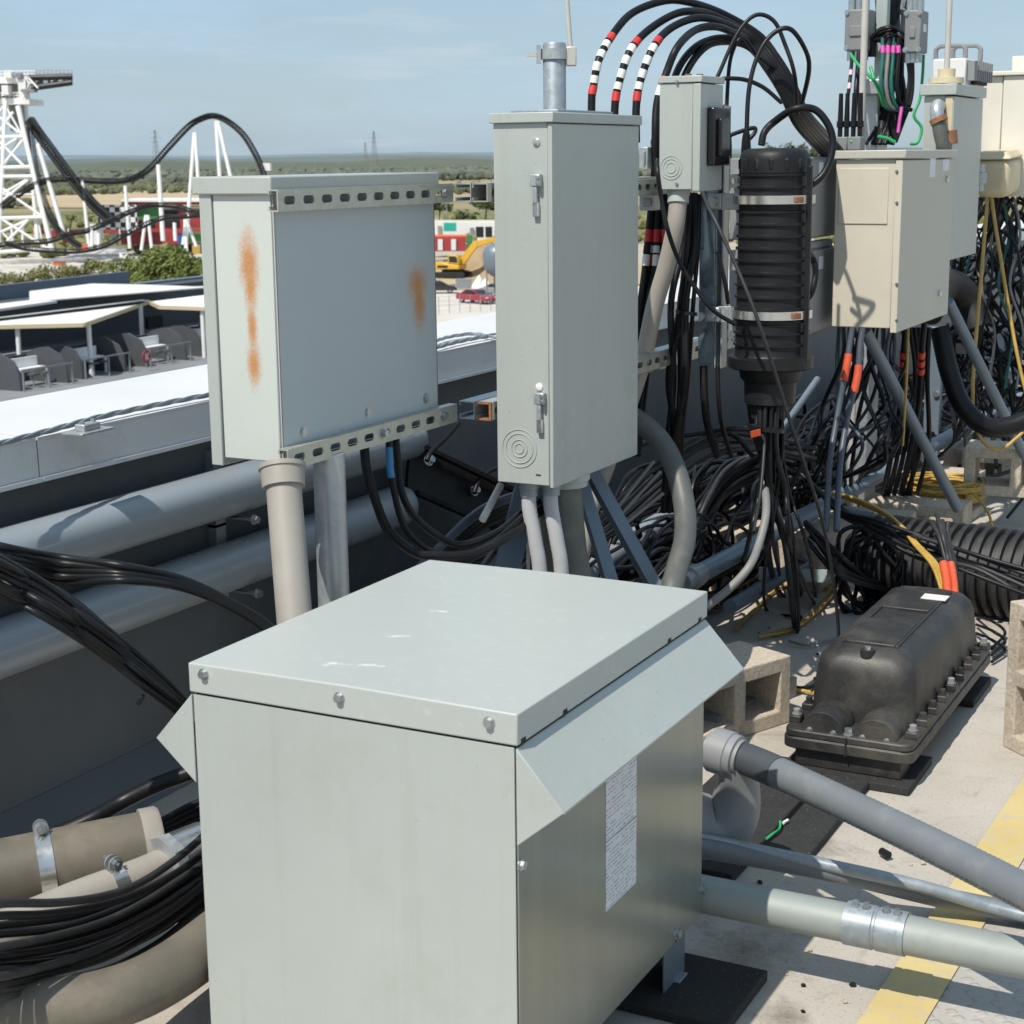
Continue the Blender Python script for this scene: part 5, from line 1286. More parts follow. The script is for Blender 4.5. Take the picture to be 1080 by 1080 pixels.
cable(pts((672, 470, 4.9), (700, 462, 4.95), (740, 457, 5.0), (775, 452, 5.0), (800, 455, 5.1), (830, 470, 5.2)), .008, 'cable', 'single black cable bowing over the top of the dark bundle')
cable(pts((690, 500, 4.8), (720, 478, 4.85), (755, 460, 4.9), (775, 460, 4.9), (795, 482, 4.9)), .008, 'cable', 'black cable crossing the top left of the dark bundle')
for k, (u, d_) in enumerate(((742, 4.6), (757, 4.6), (790, 4.7))):
    cable(pts((u, 386, d_), (u + 1, 420, d_), (u + 5, 450, d_ + .05), (u + 14, 480, d_ + .2)), .012 if k != 1 else .007, 'cable', ('left', 'middle thin', 'right')[k] + ' black cable hanging below the silver post rail')

# along the parapet foot: cables lying along the roof edge
for k in range(62):
    x = rnd.uniform(-2.44, -1.9); z = .02 + rnd.uniform(0, .30) * (1 - abs(x + 2.2) * 2) + .0
    z = max(z, .015)
    q = [V((x + rnd.uniform(-.05, .05), 3.5 + rnd.uniform(-.1, .1), z + .03))]
    y = 3.85
    while y < 11:
        q.append(V((x + rnd.uniform(-.10, .10), y, max(.012, z + rnd.uniform(-.03, .05))))); y += rnd.uniform(.5, .9)
    mass(q, rnd.choice([.006, .0075, .009, .011]))
# drop loops under the rusty cabinet
dl3 = [([(384, 468, 3.55), (386, 490, 3.55), (391, 511, 3.55), (408, 557, 3.58), (434, 581, 3.6), (458, 586, 3.62), (500, 583, 3.7), (545, 560, 3.8), (590, 520, 4.0)], .0105, 'leftmost black cable looping down from the rusty cabinet rail', ()),
       ([(410, 462, 3.55), (411, 485, 3.55), (413, 504, 3.55), (425, 552, 3.58), (449, 578, 3.62), (480, 586, 3.66), (517, 574, 3.74), (555, 542, 3.85), (590, 505, 4.0)], .0075, 'middle black cable with blue tape looping down from the rusty cabinet rail', [(.02, .085, 'bluetape')]),
       ([(417, 460, 3.6), (420, 490, 3.6), (424, 520, 3.6), (438, 546, 3.63), (466, 568, 3.67), (490, 574, 3.7), (527, 560, 3.8), (560, 532, 3.9), (600, 500, 4.1)], .0085, 'rightmost black cable looping down from the rusty cabinet rail', ())]
for p, r, lab, bd in dl3: cable(pts(*p), r, 'cable', lab, None, bands=bd, n=10)
for k in range(5):
    cable(pts((440 - 4 * k, 600 + 3 * k, 3.9), (470, 570 + 4 * k, 3.95), (495, 546 + 5 * k, 4.0), (520, 530 + 5 * k, 4.1), (560, 516 + 4 * k, 4.3)), .0085, 'cableblue' if k < 2 else 'cable', 'dark cable rising to the right behind the drop loops', 'cables rising behind the drop loops')
# front left bundles
for k in range(8):
    o = k * 6.0; j = rnd.uniform(-2.5, 2.5); e = rnd.uniform(-.06, .06)
    q = pts((-60, 562 + o * .9 + j, 2.45 + e), (0, 590 + o * .85 + j, 2.50 + e), (50, 618 + o * .82 + j * .6, 2.56 - e), (100, 653 + o * .78 - j * .5, 2.62 + e * .6), (150, 695 + o * .66 + j * .3, 2.70 - e * .5), (192, 736 + o * .5, 2.78), (215, 775 + o * .3, 2.84), (225, 830, 2.9)) + [V((-1.72 - .012 * k, 2.34, .10)), V((-1.80, 2.15, .05))]
    cable(q, .0057, 'cable', 'black cable of the eight strand bundle sweeping in from the left edge', 'eight strand bundle at the left edge', seg=10)
b0 = dp(148, 738, 2.69)
MB().obox(b0, (.8, .5, -.6), (-.5, .8, 0), (.5, .2, .8), .004, .007, .009).solo('cable_tie', 'cable', 'black cable tie on the lower edge of the eight strand bundle', 'cable tie', None, .002)
for k in range(5):
    o = k * 6; e = rnd.uniform(-.06, .06); j = rnd.uniform(-3, 3)
    q = pts((-60, 560 + o * .9, 2.9 + e), (0, 576 + o * .9 + j, 2.9 - e), (60, 587 + o - j, 2.92 + e), (130, 597 + o * .7 + j * .6, 2.96 - e), (190, 610 + o * .4, 3.0), (240, 633 + o * .25, 3.04), (285, 661 + o * .3, 3.08), (310, 700, 3.1)) + [V((-1.85, 2.75, .25))]
    cable(q, .0072, 'cable', 'black cable of the flatter bundle passing behind the transformer lid', 'flatter bundle behind the transformer lid', seg=10)
for k in range(3):
    q = pts((-60, 592 + 5 * k, 2.8 - .03 * k), (0, 602 + 7 * k, 2.8 + .04 * k), (55, 620 + 7 * k, 2.82 - .03 * k), (95, 648 + 5 * k, 2.84), (140, 692 + 3 * k, 2.86), (185, 735 + 3 * k, 2.9), (215, 780, 2.94), (228, 840, 3.0)) 
    cable(q, .0068, 'cable', 'black cable filling the fork between the two left bundles', 'cables in the fork between the bundles')
# lower left coil of heavy cables
G = 'heavy black cables sweeping round the lower left corner'
low = [((-50, 962), (0, 953), (60, 952), (110, 945), (150, 930), (190, 903), (222, 875)),
       ((-50, 972), (0, 966), (50, 964), (105, 955), (150, 940), (190, 918), (225, 892)),
       ((-50, 1004), (0, 999), (55, 988), (110, 972), (155, 950), (195, 924), (230, 900)),
       ((-50, 1012), (0, 1009), (60, 1000), (115, 984), (160, 962), (200, 936), (230, 914)),
       ((-50, 1034), (0, 1030), (60, 1016), (115, 996), (165, 970), (200, 945), (230, 920)),
       ((-50, 1041), (0, 1037), (50, 1027), (110, 1010), (160, 984), (200, 956), (230, 932)),
       ((-50, 1050), (0, 1044), (60, 1035), (115, 1022), (165, 996), (200, 968), (230, 942)),
       ((-50, 1018), (0, 1016), (60, 1008), (110, 993), (160, 968), (200, 940), (230, 915)),
       ((-50, 1025), (0, 1023), (60, 1020), (110, 1008), (160, 986), (200, 960), (230, 935)),
       ((-50, 990), (0, 985), (60, 979), (110, 964), (155, 943), (195, 915), (228, 888)),
       ((-50, 1056), (0, 1050), (60, 1043), (115, 1033), (165, 1008), (205, 978), (235, 948))]
for k, q in enumerate(low):
    dd = 2.44 + .02 * (k % 4) + (.05 if k in (7, 8, 9) else 0)
    cable([dp(u, v, dd + .56 * max(-30, u) / 230) for u, v in q], .0068 if k not in (7, 8) else .006, 'cable' if k % 2 else 'cabledull', 'heavy black cable in the sheaf curving past the dusty conduits', G, seg=12, n=10)
for k in range(1, len(low) - 1, 2):
    a_, b_ = sorted(low, key=lambda w: w[1][1])[k:k + 2]
    q = [((p[0] + r[0]) / 2, (p[1] + r[1]) / 2 + rnd.uniform(-1.5, 1.5)) for p, r in zip(a_, b_)]
    cable([dp(u, v, 2.53 + .56 * max(-30, u) / 230) for u, v in q], .0068, 'cable', 'heavy black cable in the sheaf curving past the dusty conduits', G, seg=12, n=10)
for k in range(6):
    q = pts((262, 800 + 7 * k, 3.4), (222, 838 + 6 * k, 3.36), (195, 852 + 6 * k, 3.34), (165, 868 + 5 * k, 3.32), (120, 888 + 5 * k, 3.3), (60, 905 + 5 * k, 3.28))
    cable(q, .0065, 'cable', 'black cable passing behind the end of the thick conduit stub', 'cables behind the thick conduit stub')
cable(pts((200, 815, 3.25), (165, 828, 3.25), (130, 845, 3.25), (100, 862, 3.22), (60, 880, 3.2)), .016, 'cable', 'thick black cable along the foot of the wall above the conduit stub')
# under the beige cabinet
BL = 'cables dropping from the beige cabinet'
for k in range(20):
    j = lambda s: rnd.uniform(-s, s)
    u0 = 888 + 8.4 * (k % 8) + j(4); d0 = 5.8 + j(.14)
    u1 = u0 + j(36) - 16; v2 = rnd.uniform(510, 620)
    w_ = j(16)
    q = pts((u0, 343, d0), (u0 + j(7), 378, d0 + j(.08)), (u0 + (u1 - u0) * .4 + w_, 425 + j(15), d0 + j(.15)), (u1 + j(18) - w_ * .6, 480 + j(15), d0 + j(.2))) + [V((rnd.uniform(-2.15, -1.82), rnd.uniform(5.7, 6.9), .06 + .12 * rnd.random())), V((rnd.uniform(-2.2, -1.85), rnd.uniform(4.9, 6.3), .02))]
    mm = rnd.choice(['cable', 'cable', 'cable', 'cableblue', 'cabledull'])
    cable(q, rnd.choice([.005, .0065, .008]), mm, ('slate' if mm == 'cableblue' else 'black') + ' cable dropping from the bottom of the beige cabinet', BL)
for k, (u, v) in enumerate(((893, 386), (904, 398))):
    q = pts((u + 6, 345, 5.2), (u + 3, 365, 5.2), (u, v, 5.2), (u - 10, 440, 5.2), (u - 18, 490, 5.15), (u - 22, 560, 5.0))
    o, P0 = cable(q, .0095, 'cableblue', ('left' if k == 0 else 'right') + ' slate cable with an orange tag under the beige cabinet', ret=True)
    s = seglen(P0); c0 = .085 if k == 0 else .12
    MB().tube(sub(P0, c0, c0 + .085), .0125, 8).build('orange_tag', 'tag', o, 0, 50)
for k, u in enumerate((952, 971)):
    q = pts((u + 4, 340, 5.75), (u + 1, 370, 5.8), (u, 400, 5.9), (u - 4, 440, 6.0), (u - 14, 490, 6.3), (u - 22, 530, 6.6))
    o, P0 = cable(q, .011, 'cable', ('left' if k == 0 else 'right') + ' black cable with red bands under the door of the beige cabinet', ret=True)
    for a in (.11, .15, .19): MB().tube(sub(P0, a, a + .026), .0135, 8).build('red_band', 'tagred', o, 0, 50)
for k in range(6):
    q = pts((955 + 5 * k, 345, 5.95), (957 + 5 * k + rnd.uniform(-5, 5), 400, 6.0), (948 + 6 * k + rnd.uniform(-8, 8), 470, 6.2), (935 + 6 * k, 530, 6.6))
    cable(q, .009, 'cable', 'black cable bunched behind the red banded cables', 'bunch behind the red banded cables')
cable(pts((958, 342, 5.5), (957, 380, 5.5), (955, 420, 5.55), (952, 470, 5.6)), .0045, 'yellow', 'single yellow wire between the red banded cables')
for k in range(6):
    j = lambda s: rnd.uniform(-s, s)
    q = [dp(845 + 6 * k, 500 + 5 * k, 5.3), dp(880 + 4 * k + j(5), 535 + 3 * k + j(5), 5.2), dp(925 + 3 * k, 548 + 4 * k + j(6), 5.1 + j(.05)), dp(975 + j(5), 567 + 4 * k + j(5), 5.0 + j(.05)), dp(1030, 586 + 4 * k + j(6), 4.9 + j(.04)), dp(1100, 606 + 7 * k, 4.8)]
    cable(q, .007, ('cable', 'cabledull')[k % 2], 'black cable crossing over the corrugated duct towards the right edge', 'cables crossing over the corrugated duct')
for k in range(7):
    j = lambda s: rnd.uniform(-s, s)
    q = pts((860 + j(12), 560 + j(12), 5.3), (890 + j(5), 590 + 3 * k, 5.2)) + [oz(925 + 6 * k, 622 + j(8), .02), oz(965 + 5 * k, 640 + j(6), .012), oz(1000 + j(20), 655 + 3 * k, .012)]
    cable(q, .008, 'cable', 'black cable on the deck running up to the rear of the splice enclosure', 'deck cables behind the splice enclosure')
# dark coils at the left mouth of the corrugated duct
cc = dp(925, 598, 5.6); cp = []
for k in range(9 * 14):
    a = 2 * math.pi * k / 14; r = .15 + .02 * math.sin(k * .37) + rnd.uniform(-.008, .008)
    cp.append(cc + V((math.cos(a) * r * .55 + .03 * math.sin(k), -.12 + .018 * (k / 14) + math.cos(a) * r * .3, math.sin(a) * r)))
cable(cp, .008, 'cable', 'upright coil of black cable at the left end of the corrugated duct', None, 'cable coil', 'cable_coil', 3, 6)
# orange sleeves and yellow tails into the splice enclosure
for k in range(3):
    q = pts((862 + 4 * k, 518, 5.4), (900 + 3 * k, 525 + 3 * k, 5.3), (940 + 2 * k, 545 + 2 * k, 5.15), (965 + 2 * k, 575, 5.0), (984 + 3 * k, 598, 4.85), (995 + 3 * k, 632, 4.72), (992 + 2 * k, 645, 4.68))
    cable(q, .0055, 'yellow', 'yellow fibre cable running over the blocks into the splice enclosure', 'yellow fibres into the splice enclosure')
for k in range(4):
    q = pts((982 + 6 * k, 546 + rnd.uniform(-4, 6), 5.0), (990 + 4 * k + rnd.uniform(-3, 3), 565, 4.95 + rnd.uniform(-.05, .05)), (997 + 3 * k, 590, 4.88), (1002 + 2 * k, 610, 4.82), (1003 + 2 * k, 635, 4.76))
    cable(q, .0075, 'cabledull', 'grey black cable curving down into the rear of the splice enclosure', 'grey cables into the splice enclosure')
for k, u in enumerate((998, 1006)):
    q = pts((u - 3, 594, 4.80), (u, 610, 4.76), (u + 2, 634, 4.70))
    MB().tube(catmull(q, 6), .013 if k == 0 else .010, 12).solo('orange_sleeve', 'tag', ('thicker left' if k == 0 else 'thinner right') + ' orange sleeve where cables enter the splice enclosure', 'cable sleeve', smooth=60)
# yellow cables on the deck
for z_, lab in (([(775, 664), (800, 639), (827, 618), (866, 620), (895, 618)], 'yellow fibre cable on the deck nearest the dark bundle'),
                ([(814, 668), (843, 658), (866, 638), (882, 606), (880, 598)], 'yellow fibre cable on the deck curving up between black tails'),
                ([(800, 672), (835, 664), (862, 645), (890, 612)], 'second yellow fibre cable on the deck beside the curving one'),
                ([(832, 727), (850, 729), (872, 735)], 'yellow cable end entering the left side of the splice enclosure')):
    cable([oz(u, v, .012) for u, v in z_], .0055, 'yellow', lab)
cable([oz(u, v, .012) for u, v in [(830, 722), (845, 726), (862, 722), (860, 716)]], .007, 'cable', 'short black cable end at the left side of the splice enclosure')
cable([oz(u, v, .014) for u, v in [(832, 676), (850, 680), (870, 676), (884, 672)]], .005, 'cablegrey', 'thin pale rod lying across the deck behind the left cinder block')
for k in range(3):
    cable([oz(1030, 650 + 9 * k, .012), oz(1048, 656 + 10 * k, .05), oz(1060, 668 + 9 * k, .02), oz(1046, 684 + 7 * k, .012)], .005, 'cable', 'thin black cable loop on the deck right of the splice enclosure', 'thin loops right of the splice enclosure')
# right hand hanging yellow cables
cable(pts((1043, 190, 6.5), (1040, 230, 6.45), (1035, 290, 6.4), (1029, 360, 6.35), (1026, 410, 6.3), (1028, 445, 6.3), (1038, 467, 6.3), (1055, 474, 6.3), (1072, 462, 6.3), (1090, 445, 6.3)), .0068, 'yellow', 'left yellow cable hanging from the yellowed hood in a long loop')
cable(pts((1044, 190, 6.5), (1048, 225, 6.45), (1055, 270, 6.4), (1064, 325, 6.4), (1074, 380, 6.4), (1086, 430, 6.4)), .0068, 'yellow', 'right yellow cable hanging from the yellowed hood to the right edge')
flex(pts((991, 345, 6.0), (996, 370, 6.0), (1002, 395, 6.0), (1014, 426, 6.0), (1036, 448, 6.0), (1062, 450, 6.0), (1100, 436, 6.0)), .036, 'cable', 'thick black ribbed hose curving down right of the beige cabinet', ribs=True, pitch=.014)
flex(pts((978, 330, 6.6), (1000, 300, 6.7), (1020, 315, 6.8), (1030, 345, 6.8)), .06, 'cabledull', 'wide dark duct bend in shade below the blue grey cabinet', ribs=False)
p = dp(1015, 345, 7.2)
MB().obox(p, (1, .2, 0), (-.2, 1, 0), (.3, 0, 1), .06, .02, .12).solo('pale_bracket', 'cream', 'pale tilted bracket in the shade below the blue grey cabinet', 'bracket')
for k in range(34):
    j = lambda s: rnd.uniform(-s, s)
    u = rnd.uniform(1010, 1085); d0 = rnd.uniform(6.75, 7.5)
    q = pts((u + j(6), 208, d0)); v = 208
    while v < 430:
        v += rnd.uniform(18, 60); u += j(34); u = min(max(u, 1006), 1092); q.append(dp(u, v + j(8), d0 + j(.16)))
    mass(q, rnd.choice([.006, .008, .010]), 6)
for k in range(14):
    j = lambda s: rnd.uniform(-s, s); d0 = rnd.uniform(6.8, 7.6); v = rnd.uniform(340, 420)
    q = [dp(1000 + 16 * i, v + j(16) + 4 * i, d0 + j(.1)) for i in range(7)]
    mass(q, rnd.choice([.007, .009]), 6)
for k in range(30):      # heaps on the deck behind the frame
    j = lambda s: rnd.uniform(-s, s)
    x = rnd.uniform(-1.95, -1.2); y = rnd.uniform(6.8, 8.2)
    q = [V((x + j(.1), y, .02 + .25 * rnd.random()))]
    for i in range(5): y += rnd.uniform(.3, .7); q.append(V((x + j(.2), y, .03 + .3 * rnd.random())))
    mass(q, rnd.choice([.007, .009]), 6)
# wiring round the mast
GM = 'black jumper cables round the mast'
for k in range(16):
    j = lambda s: rnd.uniform(-s, s)
    u = 926 + 3.0 * (k % 8) + j(2)
    q = pts((u + j(4), 0, 6.5), (u + j(3), 30, 6.45), (u + 3 + j(4), 60, 6.42), (u + 4 + j(5), 95, 6.42), (u + j(6), 125, 6.42), (u - 6 + j(6), 152, 6.4))
    cable(q, rnd.choice([.0065, .008, .010]), 'cable', 'black jumper cable running down beside the green mast', GM, seg=6)
for k in range(13):
    j = lambda s: rnd.uniform(-s, s); o = 1.9 * k + j(4); e = j(.05)
    q = pts((916 + o * .3, 60, 6.38), (917 + o * .3, 44, 6.36), (927 + o * .3, 32 + o * .6, 6.34 + e), (940 + j(2), 29 + o * .5, 6.32 + e), (953 - o * .2, 36 + o * .5, 6.34 - e), (961 - o * .3, 55, 6.36), (963 - o * .2, 80, 6.38), (961 - o * .3, 105, 6.38), (952 - o * .5, 130, 6.38), (945, 150, 6.38))
    cable(q, .0060, 'cable', 'black jumper cable curving in a hoop in front of the mast', 'jumper hoops in front of the mast')
for k in range(4):
    u = 931 + 5.5 * k
    q = pts((u, 40, 6.30), (u, 60, 6.30), (u - 2, 90, 6.30), (u + 3, 112, 6.32), (u + 14, 116, 6.34))
    cable(q, .008, ('teal', 'cablegrey', 'teal', 'cable')[k], ('first', 'second', 'third', 'fourth')[k] + ' from the left of four pink taped jumpers inside the hoops', bands=[(.03, .058, 'pink')])
for k, u in enumerate((897, 904, 908)):
    q = pts((u + 2, 55, 6.3), (u, 80, 6.25), (u - 3 + k, 105, 6.2), (u - 5 + 2 * k, 128, 6.0))
    cable(q, .009 if k else .007, 'cable', ('left', 'middle', 'right')[k] + ' of three jumpers dropping from the left radio box', bands=[(.09, .115, 'palepink'), (.15, .175, 'palepink')] if k == 0 else ())
for p, lab in (([(897, 57, 6.2), (905, 68, 6.15), (915, 78, 6.12), (924, 88, 6.12), (930, 100, 6.15), (935, 113, 6.2)], 'bright green wire from the left radio box across the mast'),
               ([(918, 70, 6.2), (922, 84, 6.18), (927, 96, 6.18), (932, 112, 6.2)], 'second green wire close to the mast clamp'),
               ([(974, 58, 6.3), (973, 80, 6.3), (970, 105, 6.3), (964, 122, 6.3), (972, 135, 6.3), (968, 150, 6.3), (960, 152, 6.3)], 'green wire dropping from the right radio box'),
               ([(926, 144, 5.7), (936, 146, 5.7), (944, 150, 5.7)], 'short green wire on the lid of the beige cabinet'),
               ([(897, 150, 5.45), (903, 146, 5.45), (909, 146, 5.45)], 'short green wire between the connector blocks')):
    cable(pts(*p), .0058, 'green', lab)
cable(pts((951, 113, 6.28), (949, 125, 6.28), (947, 140, 6.28)), .007, 'pink', 'pink taped jumper end at the foot of the hoops')
for k in range(10):
    j = lambda s: rnd.uniform(-s, s)
    q = pts((905 + 2.2 * (k % 4) + (60 if k > 5 else 0), -40, 6.45), (903 + 3 * (k % 4) + (58 if k > 5 else 0), -10, 6.45), (900 + 4 * (k % 4) + (56 if k > 5 else 0), 9, 6.45))
    cable(q, .010, 'cable', 'black jumper entering the top of a radio box', 'jumpers into the tops of the radio boxes')

# loose vertical coils and arcs in the gap between the parapet and the rig
for k in range(80):
    j = lambda s: rnd.uniform(-s, s)
    c = V((rnd.uniform(-2.25, -1.82), rnd.uniform(3.75, 7.4), rnd.uniform(.08, .30))); R0 = rnd.uniform(.16, .34); th = rnd.uniform(-.5, .5) + math.pi / 2
    a0 = rnd.uniform(-.6, .2); a1 = a0 + rnd.uniform(2.6, 4.4); q = []
    for i in range(9):
        a = a0 + (a1 - a0) * i / 8
        z = c.z + math.sin(a) * R0 * .75
        q.append(V((c.x + math.cos(a) * R0 * math.cos(th) + j(.02), c.y + math.cos(a) * R0 * 1.5 * math.sin(th) + j(.02), max(.012, z + j(.015)))))
    mass(q, rnd.choice([.006, .0075, .009]))
for u, v, d_, r, lab in ((724, 330, 4.5, .03, 'black cable tie round the hanging cables below the breaker box'), (808, 452, 4.5, .05, 'black cable tie round the tails under the closure'), (927, 377, -5.44, .024, 'black cable tie on the diagonal brace under the beige cabinet'), (1068, 456, -6.45, .025, 'black cable tie on the brace nearest the right edge')):
    p = dp(u, v, d_) if d_ > 0 else oy(u, v, -d_); MB().tube2([p - V((0, 0, .005)), p + V((0, 0, .005))], [r, r], V((.1, .1, 1)).normalized(), 12).solo('cable_tie', 'cable', lab, 'cable tie')

for k in range(26):      # rings and arcs in the tangle under the cream cabinet
    j = lambda s: rnd.uniform(-s, s)
    u, v, d0 = rnd.uniform(1012, 1085), rnd.uniform(235, 400), rnd.uniform(6.75, 7.4); R0 = rnd.uniform(16, 46); a0 = rnd.uniform(0, 6.28); a1 = a0 + rnd.uniform(2.2, 5.5)
    mass([dp(u + math.cos(a0 + (a1 - a0) * i / 8) * R0 * .7, v + math.sin(a0 + (a1 - a0) * i / 8) * R0, d0 + j(.06)) for i in range(9)], rnd.choice([.006, .008]), 5)
o = MASS.solo('cable_mass', 'cable', 'mass of tangled thin black cables behind the rig and along the foot of the parapet', 'cable mass', None, 0, 60); o['kind'] = 'stuff'
for k, (u, d_, m_) in enumerate(((1022, 6.9, 'teal'), (1040, 6.8, 'cablegrey'), (1058, 6.75, 'teal'), (1070, 6.7, 'cablegrey'))):
    q = pts((u, 210, d_), (u + 6, 250, d_), (u - 5, 300, d_ - .05), (u + 9, 350, d_), (u + 2, 410, d_))
    cable(q, .006, m_, ('leftmost dark teal', 'left grey', 'right dark teal', 'rightmost grey')[k] + ' wire hanging in the tangle under the cream cabinet', None, n=6, seg=6)
# ================================================================ THE PARK BEYOND THE ROOF
GZ = -13.5
def ground_mat():
    m, t, b = newmat('dry fields')
    v = coord(t)
    n1 = noise_(t, v, .0035, 6, .6); n2 = noise_(t, v, .02, 6, .65); n3 = noise_(t, v, .3, 5, .7)
    grass = mixc(t, (.075, .095, .03), (.15, .155, .055), ramp(t, n2, .3, .7))
    dry = mixc(t, (.30, .235, .125), (.38, .30, .18), ramp(t, n3, .3, .7))
    c = mixc(t, grass, dry, ramp(t, n1, .40, .52))
    c = mixc(t, c, (.10, .12, .05), math_(t, 'MULTIPLY', ramp(t, n2, .56, .66), .8))
    sx = nd(t, 'ShaderNodeVectorMath', operation='LENGTH'); t.links.new(v, sx.inputs[0])
    near = ramp(t, math_(t, 'DIVIDE', sx.outputs['Value'], 600.), .52, .60)
    site = mixc(t, (.33, .275, .20), (.47, .41, .32), ramp(t, n3, .3, .7))
    site = mixc(t, site, (.14, .15, .07), math_(t, 'MULTIPLY', ramp(t, n2, .55, .68), .7))
    c = mixc(t, site, c, near)
    t.links.new(c, b.inputs['Base Color']); b.inputs['Roughness'].default_value = .95
    return m
M['ground'] = ground_mat()
structure('ground', MB().face([(-30000, -6000, GZ), (14000, -6000, GZ), (14000, 40000, GZ), (-30000, 40000, GZ)]), 'ground')
def gp(u, v, z=GZ): return oz(u, v, z)
def fmat(name, a, b_, sc_=.05, hz=None):
    m, t, b = newmat(name); v = coord(t)
    c = mixc(t, a, b_, ramp(t, noise_(t, v, sc_, 6, .65), .3, .7))
    t.links.new(c, b.inputs['Base Color']); b.inputs['Roughness'].default_value = .95; return m
M['tanfield'] = fmat('mown tan field', (.36, .27, .15), (.46, .37, .235), .03)
M['track'] = fmat('pale gravel', (.46, .42, .36), (.58, .54, .48), .2)
def field(lst, z, m, name='field'):
    structure(name, MB().face([gp(u, v, GZ + z) for u, v in lst]), m)
field([(-300, 217), (90, 219), (300, 215), (420, 211), (420, 202), (200, 199), (60, 200), (-300, 203)], .3, 'tanfield')
field([(430, 188), (560, 186), (700, 186), (700, 173.5), (520, 175), (480, 178), (440, 184)], .35, 'tanfield')
field([(-200, 300), (60, 292), (230, 292), (230, 262), (-200, 264)], .12, 'track', 'gravel_yard')
field([(420, 345), (760, 345), (700, 308), (420, 306)], .12, 'track', 'car_park')
field([(430, 300), (700, 300), (660, 268), (430, 272)], .10, 'tanfield', 'dirt_yard')
# hills on the horizon, distance haze mixed into their colours
def ridge(d, h, seed, name, col, u0=-500, u1=1700, amp=.5, depth=700):
    mb = MB(); n = 110; A = []; B_ = []; Cc = []
    for i in range(n + 1):
        u = u0 + (u1 - u0) * i / n
        r = ray(u, 165); r = V((r.x, r.y, 0)).normalized()
        p = r * d
        hh = h * (1 + amp * 2 * (mnoise.noise(V((u * .006, seed, 0))) + .35 * mnoise.noise(V((u * .03, seed, 3)))))
        A.append(V((p.x, p.y, GZ + .2))); B_.append(V((p.x, p.y, 0)) + r * depth * .5 + V((0, 0, GZ + max(2, hh)))); Cc.append(V((p.x, p.y, 0)) + r * depth * 1.4 + V((0, 0, GZ + .2)))
    base = 0; mb.v = A + B_ + Cc; k = n + 1
    for i in range(n):
        mb.f.append([i, i + 1, k + i + 1, k + i]); mb.f.append([k + i, k + i + 1, 2 * k + i + 1, 2 * k + i])
    M[name + col[0]] = fmat(name + col[0], col[1], col[2], .004)
    structure(name, mb, name + col[0], 60)
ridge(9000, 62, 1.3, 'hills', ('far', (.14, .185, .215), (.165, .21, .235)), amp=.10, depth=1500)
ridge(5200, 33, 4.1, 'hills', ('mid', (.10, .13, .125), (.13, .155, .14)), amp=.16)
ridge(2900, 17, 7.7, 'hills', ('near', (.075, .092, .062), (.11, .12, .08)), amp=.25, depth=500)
# woodland: nobody could count it
def leafmat(name, a, b_, sc_=.5):
    m, t, b = newmat(name); v = coord(t)
    c = mixc(t, a, b_, ramp(t, noise_(t, v, sc_, 3, .6), .35, .65))
    t.links.new(c, b.inputs['Base Color']); b.inputs['Roughness'].default_value = .75
    return m
M['wood'] = leafmat('woodland leaves', (.07, .082, .038), (.125, .13, .065), .02)  # leaf greens dulled towards tan to paint in distance haze
M['woodfar'] = leafmat('far woodland leaves', (.085, .10, .075), (.125, .14, .10), .01)  # distance haze mixed into the leaf colour
M['leafB'] = leafmat('shrub leaves', (.11, .12, .035), (.21, .20, .075), .9)
def blobs(name, m, n, dist, size, seed, label, urange=(-150, 1250), dens_=.1):
    rnd = random.Random(seed); mb = MB()
    bm = bmesh.new(); bmesh.ops.create_icosphere(bm, subdivisions=1, radius=1); iv = [q.co.copy() for q in bm.verts]; jf = [[q.index for q in f.verts] for f in bm.faces]; bm.free()
    k = 0; tries = 0
    while k < n and tries < n * 12:
        tries += 1
        u = rnd.uniform(*urange); d_ = 1 / rnd.uniform(1 / dist[1], 1 / dist[0])
        r = ray(u, 165); r = V((r.x, r.y, 0)).normalized(); p = r * d_
        if mnoise.noise(V((p.x * .004, p.y * .004, seed))) < dens_: continue
        s = rnd.uniform(*size); i0 = len(mb.v)
        for q in iv:
            f = rnd.uniform(.65, 1.25)
            mb.v.append(V((p.x + q.x * s * f, p.y + q.y * s * f, GZ + s * .75 + q.z * s * .85 * f)))
        mb.f += [[i0 + a for a in f] for f in jf]; k += 1
    o = mb.build(name, m, None, 0, 0); tag(o, label, 'woodland', None, 'stuff'); return o
blobs('woodland', 'wood', 3600, (480, 1500), (.9, 2.7), 3.3, 'scattered dark green woodland and scrub on the flat fields beyond the park', dens_=.2)
blobs('woodland', 'leafB', 1100, (285, 560), (.6, 1.7), 5.5, 'low scrub dotted over the dry ground behind the coaster', dens_=-.05)
blobs('woodland', 'woodfar', 5000, (1200, 4200), (2.2, 5.5), 9.1, 'distant hazy band of woodland under the horizon', dens_=-.05)
